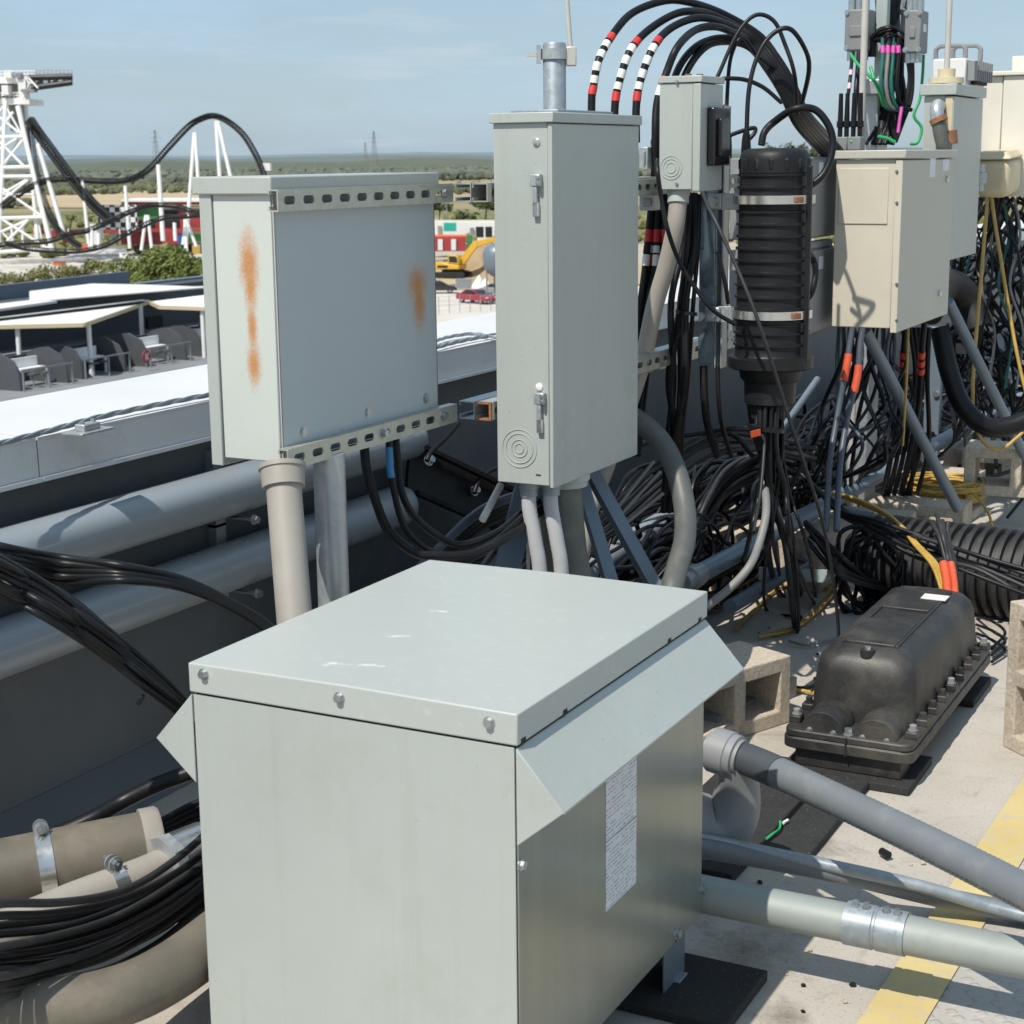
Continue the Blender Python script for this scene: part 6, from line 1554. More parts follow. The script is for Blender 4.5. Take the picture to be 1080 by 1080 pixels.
# ---- leafy trees and shrubs
M['leafA'] = leafmat('bright leaves', (.09, .125, .022), (.17, .20, .045), .9)
M['leafC'] = leafmat('dark leaves', (.045, .065, .02), (.09, .11, .035), .9)
M['bark'] = mat('bark', (.10, .08, .06), .9, 0, .3, 3)
def leafy(c, rx, rz, n, ls, m, seed, lumps=9):
    rnd = random.Random(seed); mb = MB(); cs = []
    for k in range(lumps):
        a = rnd.uniform(0, 6.28); e = rnd.uniform(-.5, 1); q = rnd.uniform(.35, .75)
        cs.append((V(c) + V((math.cos(a) * rx * q, math.sin(a) * rx * q, e * rz * .62)), rnd.uniform(.30, .48)))
    for k in range(n):
        cc_, s = rnd.choice(cs)
        d_ = V((rnd.gauss(0, 1), rnd.gauss(0, 1), rnd.gauss(0, 1))).normalized()
        p = cc_ + V((d_.x * rx * s, d_.y * rx * s, d_.z * rz * s)) * rnd.uniform(.55, 1.05)
        nrm = (d_ + V((rnd.gauss(0, .6), rnd.gauss(0, .6), rnd.gauss(0, .6) + .3))).normalized()
        u = nrm.orthogonal().normalized(); w_ = nrm.cross(u); z = ls * rnd.uniform(.6, 1.3)
        mb.face([p - u * z, p - w_ * z * .5, p + u * z, p + w_ * z * .5])
    return mb
def tree(u, vtop, vbase, d_, wpx, m, label, group, n=2600, ls=.28, name='leafy_tree', cat='tree', seed=1, trunk=True, crown=.8):
    top = dp(u, vtop, d_); r = ray(u, 165)
    x, y = top.x, top.y; H = top.z - GZ; hgt = H
    root = thing(name, (x, y, GZ), label, cat, group)
    rx = wpx / 2 * d_ / FPX; rz = hgt * crown / 2
    if trunk:
        tb = MB(); tb.tube([V((x, y, GZ)), V((x + .1, y, GZ + hgt * .4)), V((x, y, GZ + hgt * .75))], [max(.09, rx * .05), max(.07, rx * .035), .03], 8)
        for k in range(6):
            a = k * 1.05; s = V((x, y, GZ + hgt * (.3 + .06 * k))); tb.tube([s, s + V((math.cos(a) * rx * .6, math.sin(a) * rx * .6, hgt * .2))], [.06, .02], 6)
        tb.build('trunk', 'bark', root, 0, 60)
    leafy((x, y, GZ + hgt - rz), rx, rz, n, ls, m, seed, lumps=14).build('crown', m, root, 0, 0)
    return root
tree(168, 250, 324, 150, 96, 'leafA', 'large bright green bushy tree just beyond the blue grey roof wall', None, 9000, .20, seed=4)
tree(128, 268, 324, 152, 40, 'leafA', 'smaller bright green bush against the left side of the large bushy tree', None, 2600, .18, seed=5)
tree(205, 268, 324, 156, 36, 'leafA', 'small green bush between the large bushy tree and the rusty cabinet', None, 2200, .18, seed=6)
for k, (u, v, wd) in enumerate(((6, 283, 44), (34, 280, 36), (60, 275, 40), (84, 276, 34), (102, 272, 30), (-20, 280, 40))):
    tree(u, v, 300, 190 + 3 * k, wd, 'leafB', 'straggly dry shrub in the weeds below the coaster tower', 'straggly shrubs below the coaster tower', 700, .22, 'straggly_shrub', 'shrub', 20 + k, False, .9)
tree(490, 219, 262, 330, 26, 'leafC', 'thin olive tree in front of the white shed, right of the teal awning', None, 900, .35, seed=9)
tree(463, 205, 240, 420, 30, 'leafC', 'dark tree behind the white shed at the end of the rusty cabinet', None, 900, .45, seed=10)
tree(512, 207, 240, 430, 40, 'leafC', 'broad dark tree behind the white shed beside the tall cabinet', None, 1200, .45, seed=11)
for k, (u, v, wd, d_) in enumerate(((815, 150, 18, 700), (832, 149, 20, 720), (850, 150, 22, 710), (866, 152, 18, 730), (845, 151, 20, 760))):
    tree(u, v, 200, d_, wd, 'leafC', 'dark tree in the far row seen above the closure', 'far tree row above the closure', 500, 1.0, seed=30 + k)

# ---------------------------------------------------------------- roller coaster
M['cwhite'] = mat('white painted steel', (.74, .74, .72), .5, 0, .06, .5)
M['cblack'] = mat('black painted steel', (.012, .0125, .014), .45, 0, .2, 1)
M['cred'] = mat('red painted wall', (.33, .04, .045), .5, 0, .12, .5)
M['cgreen'] = mat('green painted wall', (.06, .22, .07), .6, 0, .12, .5)
M['cblue'] = mat('blue container', (.03, .09, .32), .5, 0, .1, .5)
M['teal2'] = mat('teal awning', (.02, .38, .30), .6, 0, .1, .5)
M['corange'] = mat('orange plastic', (.72, .14, .04), .5, 0, .1, .5)
DC = 255.
def cp_(u, v, d_=DC): return dp(u, v, d_)
TW = thing('coaster_tower', V((cp_(5, 262).x, cp_(5, 262).y, GZ)), 'white lattice steel roller coaster lift tower at the left edge, with platforms on top', 'coaster tower')
def beams(name, lst, r, m, root, d_=DC):
    for a in lst:
        p = cp_(a[0], a[1], a[4] if len(a) > 4 else d_); q = cp_(a[2], a[3], a[4] if len(a) > 4 else d_)
        MB().cyl(p, q, r, 8).build(name, m, root, 0, 60)
D2 = DC + 10
beams('leg', [(19, 112, 55, 264), (-28, 112, -62, 270)], .42, 'cwhite', TW)
beams('leg', [(27, 112, 40, 255, D2), (-14, 112, -40, 258, D2), (6, 108, -2, 272)], .34, 'cwhite', TW)
beams('cross_beam', [(-32, 146, 26, 144), (-44, 178, 34, 176), (-46, 187, 36, 186), (-56, 232, 47, 229), (-50, 270, 52, 262)], .30, 'cwhite', TW)
beams('lattice_brace', [(0, 124, 20, 140), (0, 178, 24, 148), (-30, 176, 18, 146), (0, 150, 26, 176), (-40, 228, 28, 190), (-10, 190, 44, 228), (2, 212, 30, 190), (0, 262, 30, 232), (0, 230, 50, 262), (-52, 268, 30, 232), (14, 118, 0, 138), (24, 236, 24, 262, D2), (12, 236, 14, 262, D2)], .22, 'cwhite', TW)
def slab(root, name, u0, u1, v0, v1, dep_, m, d_=DC):
    a = cp_(u0, v1, d_); b = cp_(u1, v1, d_); h = cp_(u0, v0, d_).z - a.z
    ax = (b - a); ax.z = 0; n = V((-ax.y, ax.x, 0)).normalized()
    MB().hexa([a, b, b + n * dep_, a + n * dep_, a + V((0, 0, h)), b + V((0, 0, h)), b + n * dep_ + V((0, 0, h)), a + n * dep_ + V((0, 0, h))]).build(name, m, root)
slab(TW, 'platform', -40, 38, 82, 88, 8, 'cwhite'); slab(TW, 'platform', -36, 31, 104, 110, 8, 'cwhite')
slab(TW, 'machine_room', -30, 14, 88, 104, 6, 'boxgrey', DC + 2); slab(TW, 'lift_column', 11, 22, 108, 138, 3, 'boxgrey', DC + 3)
slab(TW, 'mast_tube', 20, 28, 84, 104, 2, 'cwhite'); 
for u0, u1, v, h in ((-40, 38, 82, 7), (38, 76, 80, 6), (-36, 31, 104, 6)):
    rl = MB()
    for k in (0, .5, 1): rl.cyl(cp_(u0, v - h * k * .98 - .3), cp_(u1, v - h * k * .98 - .3), .06, 5)
    n = int((u1 - u0) / 4)
    for k in range(n + 1):
        u = u0 + (u1 - u0) * k / n; rl.cyl(cp_(u, v), cp_(u, v - h), .06, 5)
    rl.build('railing', 'cwhite' if u0 < 30 else 'boxgrey', TW)
for (u0, u1, v0, v1, m_) in ((2, 9, 90, 100, 'cwhite'), (-12, -4, 92, 102, 'carwhite0'), (22, 36, 94, 97, 'boxgrey'), (4, 12, 76, 82, 'cwhite'), (16, 22, 77, 82, 'boxgrey')):
    slab(TW, 'equipment_box', u0, u1, v0, v1, 2, 'cwhite' if m_ == 'carwhite0' else m_, DC - 1)
beams('lattice_brace', [(30, 82, 40, 93, DC - 1), (24, 88, 31, 104), (-30, 88, -20, 104), (31, 88, 24, 104), (6, 112, 24, 144), (-20, 144, 4, 112), (22, 112, 14, 140, D2), (-44, 205, 36, 205), (20, 146, 4, 176, D2), (40, 232, 46, 262, D2), (-10, 232, 20, 264, D2)], .16, 'cwhite', TW)
# overhanging launch track
OT = thing('track_stub', cp_(34, 93), 'black trussed coaster track stub overhanging from the top of the white tower', 'coaster track')
beams('spine', [(30, 82, 76, 81), (33, 93, 76, 87)], .45, 'cblack', OT)
beams('truss_web', [(36, 82, 36, 93), (44, 82, 44, 92), (52, 82, 52, 91), (60, 82, 60, 89), (68, 82, 68, 88), (75, 81, 75, 88), (36, 92, 44, 83), (52, 91, 60, 83), (66, 88, 75, 82)], .22, 'cblack', OT)
def track(lst, label, r=.24, gauge=.55, d_=DC, heavy=False):
    P_ = catmull([cp_(a[0], a[1], a[2] if len(a) > 2 else d_) for a in lst], 12)
    root = thing('coaster_track', P_[0], label, 'coaster track', None)
    w_ = ROT @ V((0, 0, -1)); w_.z = 0; w_.normalize()
    mbs = MB().tube(P_, r, 8); mbs.build('spine', 'cblack', root, 0, 60)
    for s in (-1, 1):
        q = []
        for i, p in enumerate(P_):
            t = (P_[min(i + 1, len(P_) - 1)] - P_[max(0, i - 1)]).normalized(); up = w_.cross(t).normalized()
            if up.z < 0: up = -up
            q.append(p + w_ * gauge * s + up * gauge * 1.25)
        MB().tube(q, r * .36, 6).build('rail', 'cblack', root, 0, 60)
        if s < 0: q0 = q
    ti = MB(); sl = seglen(P_); tot = sl[-1]; step = 1.5
    qb = q
    for i in range(0, len(P_), 1):
        ti.tube([P_[i], q0[i]], r * .3, 5); ti.tube([P_[i], qb[i]], r * .3, 5); ti.tube([q0[i], qb[i]], r * .3, 5)
    ti.build('cross_ties', 'cblack', root, 0, 60)
    return root
track([(28, 128), (36, 140), (55, 166), (75, 193), (94, 216), (110, 231), (114, 236)], 'thick black coaster track dropping steeply from the tower to the right', .36, .85)
track([(29, 134), (32, 160), (37, 190), (47, 220), (58, 240), (72, 254), (84, 262)], 'black coaster track falling almost straight down beside the tower', .24, .55)
track([(-20, 228), (0, 221), (22, 206), (42, 195), (60, 191), (92, 192), (120, 193), (140, 190), (158, 180), (180, 156), (200, 135), (213, 127), (226, 124), (240, 130), (255, 143), (267, 162), (275, 180), (280, 200)], 'black coaster track rising over the tall hump in the middle of the park', .22, .50)
track([(-10, 262), (15, 258), (50, 256), (75, 248), (92, 245), (118, 234), (140, 224), (160, 218), (185, 219), (206, 226), (230, 234)], 'low black coaster track winding in front of the checkered wall', .2, .42, DC - 8)
track([(5, 258), (25, 263), (55, 266), (85, 266), (112, 260), (140, 245), (170, 232), (192, 230), (230, 226)], 'lowest black coaster track in front of all the others', .19, .42, DC - 14)
def support(lst, label, r=.34, d_=DC, grp=None):
    root = thing('track_support', cp_(lst[0][2], lst[0][3], d_), label, 'track support', grp)
    for a in lst: MB().cyl(cp_(a[0], a[1], d_), cp_(a[2], a[3], d_), r * .8, 10).build('column', 'cwhite', root, 0, 60)
support([(87, 190, 94, 262)], 'single white column under the track where it crosses the steep drop')
support([(132, 196, 137, 262)], 'single white column left of the checkered wall')
support([(167, 174, 172, 254)], 'thickest single white column at the foot of the tall hump', .44)
support([(205, 140, 196, 262), (206, 140, 209, 190)], 'white splayed pair of columns on the left flank of the tall hump', .36)
support([(228, 128, 232, 190), (230, 128, 244, 190)], 'white splayed pair of columns under the crest of the tall hump', .38)
support([(40, 152, 67, 246)], 'white slanting column behind the straight falling track', .45)
support([(154, 227, 149, 264), (156, 227, 160, 262)], 'small white splayed pair carrying the low track', .30, DC - 10)
support([(196, 231, 193, 258), (196, 231, 207, 260), (195, 231, 197, 266)], 'small white tripod carrying the low track near the rusty cabinet', .30, DC - 12)
support([(184, 235, 185, 254)], 'short white post beside the thickest column', .34, DC - 8)
support([(97, 240, 97, 262)], 'short white post under the low track left of the checkered wall', .34, DC - 8)
support([(104, 246, 104, 262)], 'second short white post under the low track left of the checkered wall', .30, DC - 8)
slab(thing('track_platform', cp_(280, 186), 'small white platform at the right end of the tall hump, above the rusty cabinet', 'platform'), 'platform', 276, 285, 172, 180, 2, 'cwhite')
# station buildings
def bldg(name, label, cat, u0, u1, vtop, vbase, d_, m, dep_=10, parts=()):
    a = cp_(u0, vbase, d_)
    r = thing(name, V((cp_((u0 + u1) / 2, vbase, d_).x, a.y, GZ)), label, cat)
    slab(r, 'wall', u0, u1, vtop, vbase, dep_, m, d_)
    for (nm, a0, a1, b0, b1, mm, off) in parts: slab(r, nm, a0, a1, b0, b1, .3 if off else .3, mm, d_ - off)
    return r
dS = 275.
CW = thing('checkered_wall', V((cp_(118, 243, dS).x, cp_(118, 243, dS).y, GZ)), 'black and white checkered wall beside the coaster station', 'wall')
def check_mat():
    m, t, b = newmat('checkered paint')
    n = nd(t, 'ShaderNodeTexChecker', i_Scale=1.2); n.inputs['Color1'].default_value = (.72, .72, .70, 1); n.inputs['Color2'].default_value = (.02, .02, .022, 1)
    mp_ = nd(t, 'ShaderNodeMapping'); mp_.inputs['Rotation'].default_value = (0, 0, -math.atan2((cp_(145, 240, dS) - cp_(105, 240, dS)).y, (cp_(145, 240, dS) - cp_(105, 240, dS)).x)); mp_.inputs['Location'].default_value = (.17, .5, .23)
    t.links.new(coord(t), mp_.inputs[0]); t.links.new(mp_.outputs[0], n.inputs['Vector'])
    t.links.new(n.outputs[0], b.inputs['Base Color']); b.inputs['Roughness'].default_value = .6; return m
M['check'] = check_mat()
slab(CW, 'wall', 104, 145, 216, 243, 1.2, 'check', dS)
bldg('station_building', 'red and green coaster station with a long white roof line', 'station building', 128, 215, 222, 258, dS + 4, 'cred', 12,
     (('red_fascia', 128, 216, 213, 216, 'cred', 2.0), ('green_panel', 136, 168, 216, 232, 'cgreen', 1.0), ('green_panel', 196, 214, 240, 256, 'cgreen', 1.0), ('dark_bay', 170, 188, 222, 238, 'dark', 1.0), ('dark_bay', 146, 164, 234, 246, 'dark', 1.5), ('blue_panel', 188, 198, 246, 258, 'cblue', 1.5), ('red_band', 136, 214, 241, 245, 'cred', 2.2)))
slab(thing('station_roof', cp_(172, 212, dS + 3), 'long thin white roof over the red and green coaster station', 'roof'), 'roof_sheet', 128, 218, 210.5, 212.5, 12, 'cwhite', dS + 1)
for k, (u0, u1, v0, v1, m, lab) in enumerate(((96, 106, 236, 258, 'cwhite', 'white box hut left of the checkered wall'), (116, 122, 246, 258, 'pvctan', 'grey white tank between the coaster tracks'), (66, 76, 248, 256, 'cred', 'red hut at the foot of the slanting column'), (86, 92, 258, 266, 'corange', 'orange barrier at the foot of the single column'), (54, 60, 243, 250, 'cred', 'low red crate behind the straight falling track'), (100, 128, 262, 268, 'cwhite', 'long low white box in front of the lowest track'), (56, 67, 276, 280, 'corange', 'orange pile in the weeds left of the bushy tree'), (72, 79, 282, 286, 'corange', 'second small orange pile nearest the blue grey wall'), (203, 211, 259, 268, 'yellow', 'small yellow object right of the bushy tree'), (126, 134, 266, 272, 'cwhite', 'white crate on the gravel yard by the bushy tree'))):
    d_ = 258 if v1 < 262 else (15 * FPX / (v1 - 163))
    r = thing('yard_hut', cp_((u0 + u1) / 2, v1, d_), lab, 'hut')
    slab(r, 'body', u0, u1, v0, v1, (u1 - u0) * .12, m, d_)
    slab(r, 'roof', u0 - .4, u1 + .4, v0 - .8, v0, (u1 - u0) * .13, 'boxgrey', d_ - .2)
# red barrier fence by the tracks
fence_ = thing('barrier_fence', cp_(80, 246, 268), 'long low red barrier fence behind the lowest tracks', 'fence')
slab(fence_, 'rail', 34, 128, 242, 246, .3, 'cred', 268)
for k in range(6): slab(fence_, 'post', 36 + 18 * k, 37 + 18 * k, 241, 252, .3, 'cwhite', 267.8)

# ---------------------------------------------------------------- mid distance yard seen past the rusty cabinet
bldg('white_shed', 'long low white shed with dark windows beyond the yard', 'shed', 456, 640, 235, 262, 300, 'cwhite', 10,
     (('flat_roof', 454, 642, 232, 235, 'cream', .6), ('dark_window', 502, 510, 239, 250, 'dark', .5), ('dark_window', 512, 519, 239, 250, 'dark', .5), ('dark_window', 522, 530, 239, 250, 'dark', .5), ('door', 496, 500, 240, 258, 'boxgrey', .5), ('end_wall', 462, 466, 238, 258, 'pvctan', .4)))
slab(thing('awning', cp_(474, 244, 296), 'bright teal awning on the white shed', 'awning'), 'awning_sheet', 468, 481, 235, 244, 1.5, 'teal2', 296)
ct = thing('red_container', cp_(474, 265, 262), 'red site cabin with pale blue doors behind the excavator', 'site cabin')
slab(ct, 'body', 456, 491, 250, 265, 3, 'cred', 262)
slab(ct, 'roof', 455, 492, 248.5, 250, 3.4, 'corange', 261.8)
for u in (462, 476): slab(ct, 'door', u, u + 5, 252, 264, .1, 'sticker', 261.7)
gc = thing('green_container', cp_(495, 260, 268), 'dark green container next to the red site cabin', 'container')
slab(gc, 'body', 492, 498, 248, 260, 3, 'cgreen', 268); slab(gc, 'door_frame', 492.3, 497.6, 248.6, 259.4, .1, 'cgreen', 267.8)
# parked pale vehicles by the shed
M['carred'] = mat('red car paint', (.33, .018, .04), .25, .2, .05, 2, coat=.8)
M['carwhite'] = mat('white car paint', (.72, .72, .72), .25, 0, .05, 2, coat=.6)
M['carteal'] = mat('pale blue car paint', (.25, .52, .56), .3, 0, .05, 2, coat=.6)
M['carblack'] = mat('black car paint', (.012, .012, .014), .2, 0, .05, 2, coat=.8)
M['glass'] = mat('dark glass', (.02, .025, .03), .08, 0, .05, 2)
M['tyre'] = mat('tyre', (.015, .015, .015), .8)
def car(c, yaw, m, label, kind='car', L_=4.6, group=None):
    c = V(c); r = thing('parked_' + kind, c, label, kind, group)
    ax = V((math.cos(yaw), math.sin(yaw), 0)); ay = V((-ax.y, ax.x, 0)); W = .9
    def pf(poly, w_): return [c + ax * x + ay * (-w_) + V((0, 0, z)) for x, z in poly], ay * 2 * w_
    h = L_ / 2
    bod = [(-h, .35), (h - .05, .32), (h, .62), (h - .25, .78), (h * .50, .95), (-h * .72, 1.0), (-h, .92)]
    cab = [(h * .48, .955), (h * .12, 1.42), (-h * .38, 1.46), (-h * .78, 1.005)]
    MB().prism(*pf(bod, W)).build('body', m, r, .10, 40, 3)
    MB().prism(*pf(cab, W * .82)).build('roof', m, r, .08, 40, 3)
    for s in (-1, 1):
        win = [(h * .38, .98), (h * .10, 1.36), (-h * .35, 1.40), (-h * .64, 1.0)]
        off = ay * s * (W * .82 + .004)
        MB().prism([c + ax * x + off + V((0, 0, z)) for x, z in win], ay * s * .015).build('window', 'glass', r)
        for x in (-h * .62, h * .62):
            cc_ = c + ax * x + ay * s * (W - .16) + V((0, 0, .33))
            wl = MB().tube2([cc_ - ay * .11, cc_ + ay * .11 * 1], [.33, .33], ay, 18).build('wheel', 'tyre', r)
            MB().tube2([cc_ + ay * s * .105, cc_ + ay * s * .125], [.20, .19], ay, 12).build('rim', 'galv', wl)
    MB().prism([c + ax * x - ay * W * .7 + V((0, 0, z)) for x, z in ((h * .475, .98), (h * .155, 1.38), (h * .165, 1.40), (h * .49, .99))], ay * 1.4 * W).build('windscreen', 'glass', r)
    for s in (-1, 1):
        MB().obox(c + ax * (h - .10) + ay * s * .62 + V((0, 0, .68)), ax, ay, (0, 0, 1), .06, .16, .07).build('headlight', 'white', r, .02)
        MB().obox(c - ax * (h - .01) + ay * s * .62 + V((0, 0, .80)), ax, ay, (0, 0, 1), .03, .16, .08).build('tail_light', 'cred', r, .02)
    return r
def px_yaw(u0, v0, u1, v1): a = gp(u0, v0); b = gp(u1, v1); return math.atan2((b - a).y, (b - a).x)
car(gp(503, 319.5, GZ + .15), px_yaw(480, 318, 528, 322), 'carred', 'red saloon car parked in the car park just past the parapet, beside the tall cabinet', 'car', 4.9)
car(gp(462, 309, GZ + .15), px_yaw(480, 318, 528, 322) + .9, 'carblack', 'black car half hidden by the edge of the rusty cabinet', 'car', 4.4)
car(gp(527, 312, GZ + .15), px_yaw(480, 318, 528, 322) + .5, 'boxgrey', 'grey car half hidden by the tall cabinet, behind the red saloon', 'car', 4.4)
car(gp(505, 257, GZ + .1), .2, 'carwhite', 'white van parked in front of the white shed', 'van', 5.6)
car(gp(497, 262, GZ + .1), .3, 'carwhite', 'white car parked right of the green container', 'car', 4.6)
car(gp(502, 251, GZ + .1), .25, 'carteal', 'pale blue car parked near the shed windows', 'car', 4.6)
# excavator
E_ = gp(478, 293, GZ + .1); yw = px_yaw(460, 293, 520, 294)
ea = V((math.cos(yw), math.sin(yw), 0)); eb_ = V((-ea.y, ea.x, 0))
M['exy'] = mat('excavator yellow', (.62, .36, .04), .45, 0, .08, 1)
EX = thing('excavator', E_, 'yellow tracked excavator with raised boom in the dirt yard', 'excavator')
def e3(x, y, z): return E_ + ea * x + eb_ * y + V((0, 0, z))
for s in (-1, 1):
    MB().prism([e3(x, s * 1.25 - .25, z) for x, z in ((-1.9, .1), (1.9, .1), (2.2, .45), (1.9, .8), (-1.9, .8), (-2.2, .45))], eb_ * .5).build('crawler_track', 'tyre', EX, .05)
MB().obox(e3(0, 0, .9), ea, eb_, (0, 0, 1), 1.2, 1.0, .18).build('undercarriage', 'dark', EX, .04)
MB().prism([e3(x, -1.3, z) for x, z in ((-2.6, 1.15), (1.4, 1.15), (1.4, 1.75), (-.3, 1.85), (-1.0, 2.1), (-2.6, 2.0))], eb_ * 2.6).build('house', 'exy', EX, .10)
MB().obox(e3(-1.7, 0, 2.2), ea, eb_, (0, 0, 1), .7, .9, .16).build('engine_hood', 'boxgrey', EX, .05)
cabx = MB().prism([e3(x, -1.28, z) for x, z in ((-.2, 1.9), (1.35, 1.8), (1.25, 2.7), (.95, 3.0), (-.1, 3.0))], eb_ * 1.0).build('cab', 'exy', EX, .08)
for s in (-1.29, -.27): MB().prism([e3(x, s, z) for x, z in ((0, 2.05), (1.2, 2.0), (1.12, 2.65), (.9, 2.85), (0, 2.85))], eb_ * .012).build('cab_window', 'glass', cabx)
def seg_(a, b, w0, h0, h1, m, nm):
    a = V(a); b = V(b); d_ = (b - a).normalized(); up = eb_.cross(d_).normalized()
    up = up if up.z > 0 else -up
    MB().hexa([a - eb_ * w0 - up * h0, b - eb_ * w0 - up * h1, b + eb_ * w0 - up * h1, a + eb_ * w0 - up * h0, a - eb_ * w0 + up * h0, b - eb_ * w0 + up * h1, b + eb_ * w0 + up * h1, a + eb_ * w0 + up * h0]).build(nm, m, EX, .04)
seg_(e3(1.0, .2, 1.8), e3(3.2, .2, 4.4), .25, .45, .42, 'exy', 'boom'); seg_(e3(3.1, .2, 4.35), e3(5.8, .2, 5.0), .24, .42, .26, 'exy', 'boom')
seg_(e3(5.7, .2, 5.1), e3(6.6, .2, 2.6), .2, .34, .2, 'exy', 'stick'); MB().cyl(e3(1.6, .2, 2.0), e3(3.3, .2, 3.9), .12, 8).build('hydraulic_ram', 'steel', EX)
MB().prism([e3(x, -.3, z) for x, z in ((6.2, 2.7), (7.0, 2.5), (6.9, 1.5), (6.1, 1.4), (5.8, 1.9))], eb_ * 1.0).build('bucket', 'boxgrey', EX, .05)
MB().obox(e3(-.9, -1.305, 1.5), ea, eb_, (0, 0, 1), .75, .006, .16).build('dark_marking', 'dark', EX)
# dirt heap and dark round tank
def heap(c, rx, rz, m, label, name='dirt_heap'):
    c = V(c); mb = MB(); n = 24; rings = 8
    for i in range(rings + 1):
        f = i / rings
        for k in range(n):
            a = 2 * math.pi * k / n; r_ = rx * (1 - f) * (1 + .25 * mnoise.noise(V((math.cos(a) * 1.7, math.sin(a) * 1.7, f * 2))))
            mb.v.append(c + V((math.cos(a) * r_, math.sin(a) * r_, rz * (1 - (1 - f) ** 1.6) * (1 + .2 * mnoise.noise(V((a, f * 3, 5)))))))
    for i in range(rings):
        for k in range(n): mb.f.append([i * n + k, i * n + (k + 1) % n, (i + 1) * n + (k + 1) % n, (i + 1) * n + k])
    return mb.solo(name, m, label, 'dirt heap', None, 0, 60)
M['dirt'] = fmat('heaped dirt', (.26, .18, .10), (.38, .28, .17), .6)
heap(gp(512, 291), 4.6, 4.2, 'dirt', 'brown dirt heap right of the excavator')
heap(gp(545, 300), 6.0, 3.0, 'dirt', 'low dirt heap mostly hidden by the tall cabinet')
tk = cp_(525, 270, 175)
TK = thing('round_tank', V((tk.x, tk.y, GZ)), 'dark round tank on legs half hidden by the tall cabinet, above the red car', 'tank')
MB().lathe(tk - V((0, 0, 2.3)), (0, 0, 1), [(0, .4), (.6, 1.2), (1.3, 1.55), (2.6, 1.6), (3.2, 1.35), (3.6, .7), (3.7, .1)], 24).build('vessel', 'slate', TK, 0, 50)
for s in (-1, 1):
    for q in (-1, 1): MB().cyl(V((tk.x + s * .9, tk.y + q * .9, GZ)), V((tk.x + s * .9, tk.y + q * .9, tk.z - 1.6)), .1, 8).build('leg', 'boxgrey', TK)
sk = thing('metal_skip', gp(486, 302, GZ + .12), 'grey metal skip between the excavator and the red car', 'skip')
slab(sk, 'body', 481, 497, 296, 304, 2, 'boxgrey', 188); slab(sk, 'rim', 480.5, 497.5, 295, 296.2, 2.1, 'rrugrey', 187.9)
for k, (u, v, m, lab) in enumerate(((505, 305, 'cwhite', 'white sack beside the grey skip'), (512, 308, 'cwhite', 'second white sack nearer the red car'))):
    heap(gp(u, v, GZ + .12), .9, 1.5, m, lab, 'white_sack')
# chain-link posts near the parapet
fn = thing('wire_fence', gp(492, 338), 'thin wire fence in front of the parked red car', 'fence')
for k in range(10):
    p = gp(452 + 11 * k, 334 - .8 * k); MB().cyl(p, p + V((0, 0, 1.9)), .035, 6).build('post', 'galvdull', fn)
p = gp(452, 334); q = gp(551, 326.8)
for z in (.1, 1.0, 1.85): MB().cyl(p + V((0, 0, z)), q + V((0, 0, z)), .015, 5).build('wire', 'galvdull', fn)
# lamp post, pylons
lp_ = thing('lamp_post', gp(471, 246), 'thin grey lamp post in the scrub beyond the white shed', 'lamp post')
a = cp_(471, 232, 380); b = cp_(471, 214, 380)
MB().cyl(V((a.x, a.y, GZ)), b, .12, 8).build('pole', 'boxgrey', lp_); MB().obox(b, (1, 0, 0), (0, 1, 0), (0, 0, 1), .7, .15, .1).build('lamp_head', 'boxgrey', lp_)
def pylon(u, vt, d_, label):
    t = dp(u, vt, d_); b = V((t.x, t.y, GZ)); H = t.z - GZ; r = thing('power_pylon', b, label, 'pylon', None)
    mb = MB(); w_ = H * .08
    for sx_ in (-1, 1):
        for sy_ in (-1, 1): mb.bar(b + V((sx_ * w_, sy_ * w_, 0)), b + V((sx_ * w_ * .12, sy_ * w_ * .12, H)), .45)
    for k in range(9):
        z0 = H * k / 9; z1 = H * (k + 1) / 9; f0 = w_ * (1 - .88 * k / 9); f1 = w_ * (1 - .88 * (k + 1) / 9)
        for s in (-1, 1):
            mb.bar(b + V((-f0, s * f0, z0)), b + V((f1, s * f1, z1)), .25); mb.bar(b + V((s * f0, -f0, z0)), b + V((s * f1, f1, z1)), .25)
    mb.build('lattice', 'boxgrey', r)
    ar = MB()
    for z, l in ((.72, .16), (.83, .20), (.93, .14)): ar.bar(b + V((-H * l, 0, H * z)), b + V((H * l, 0, H * z)), .4)
    ar.build('cross_arms', 'boxgrey', r)
pylon(163, 137, 2600, 'distant lattice power pylon above the coaster track, left of the tall hump')
pylon(394, 138, 2600, 'distant lattice power pylon above the lid of the rusty cabinet')
pylon(385, 150, 4200, 'faintest far pylon beside another one above the rusty cabinet')

# ---------------------------------------------------------------- lower building with terrace, canopies and booths
M['terrace'] = mat('terrace deck', (.20, .205, .215), .8, 0, .12, .6)
M['charcoal'] = mat('charcoal wall', (.055, .06, .072), .7, 0, .12, .5)
M['bluewall'] = mat('blue grey roof wall', (.13, .155, .185), .6, 0, .1, .4)
M['roofwhite'] = mat('white roof membrane', (.66, .645, .60), .7, 0, .05, .4)
M['fabric'] = mat('white canopy fabric', (.74, .735, .70), .6, 0, .04, .5)
M['fabricedge'] = mat('cream canopy edge', (.50, .43, .28), .6, 0, .05, .5)
M['booth'] = mat('dark booth shell', (.07, .075, .082), .55, 0, .12, .8)
TZ = -6.0
LB = thing('lower_building', (-48, 40, GZ), 'lower dark building next door with white roof strips and an open terrace', 'building')
foot = [(-38, 10), (-38, 60), (-62, 98), (-62, 10)]
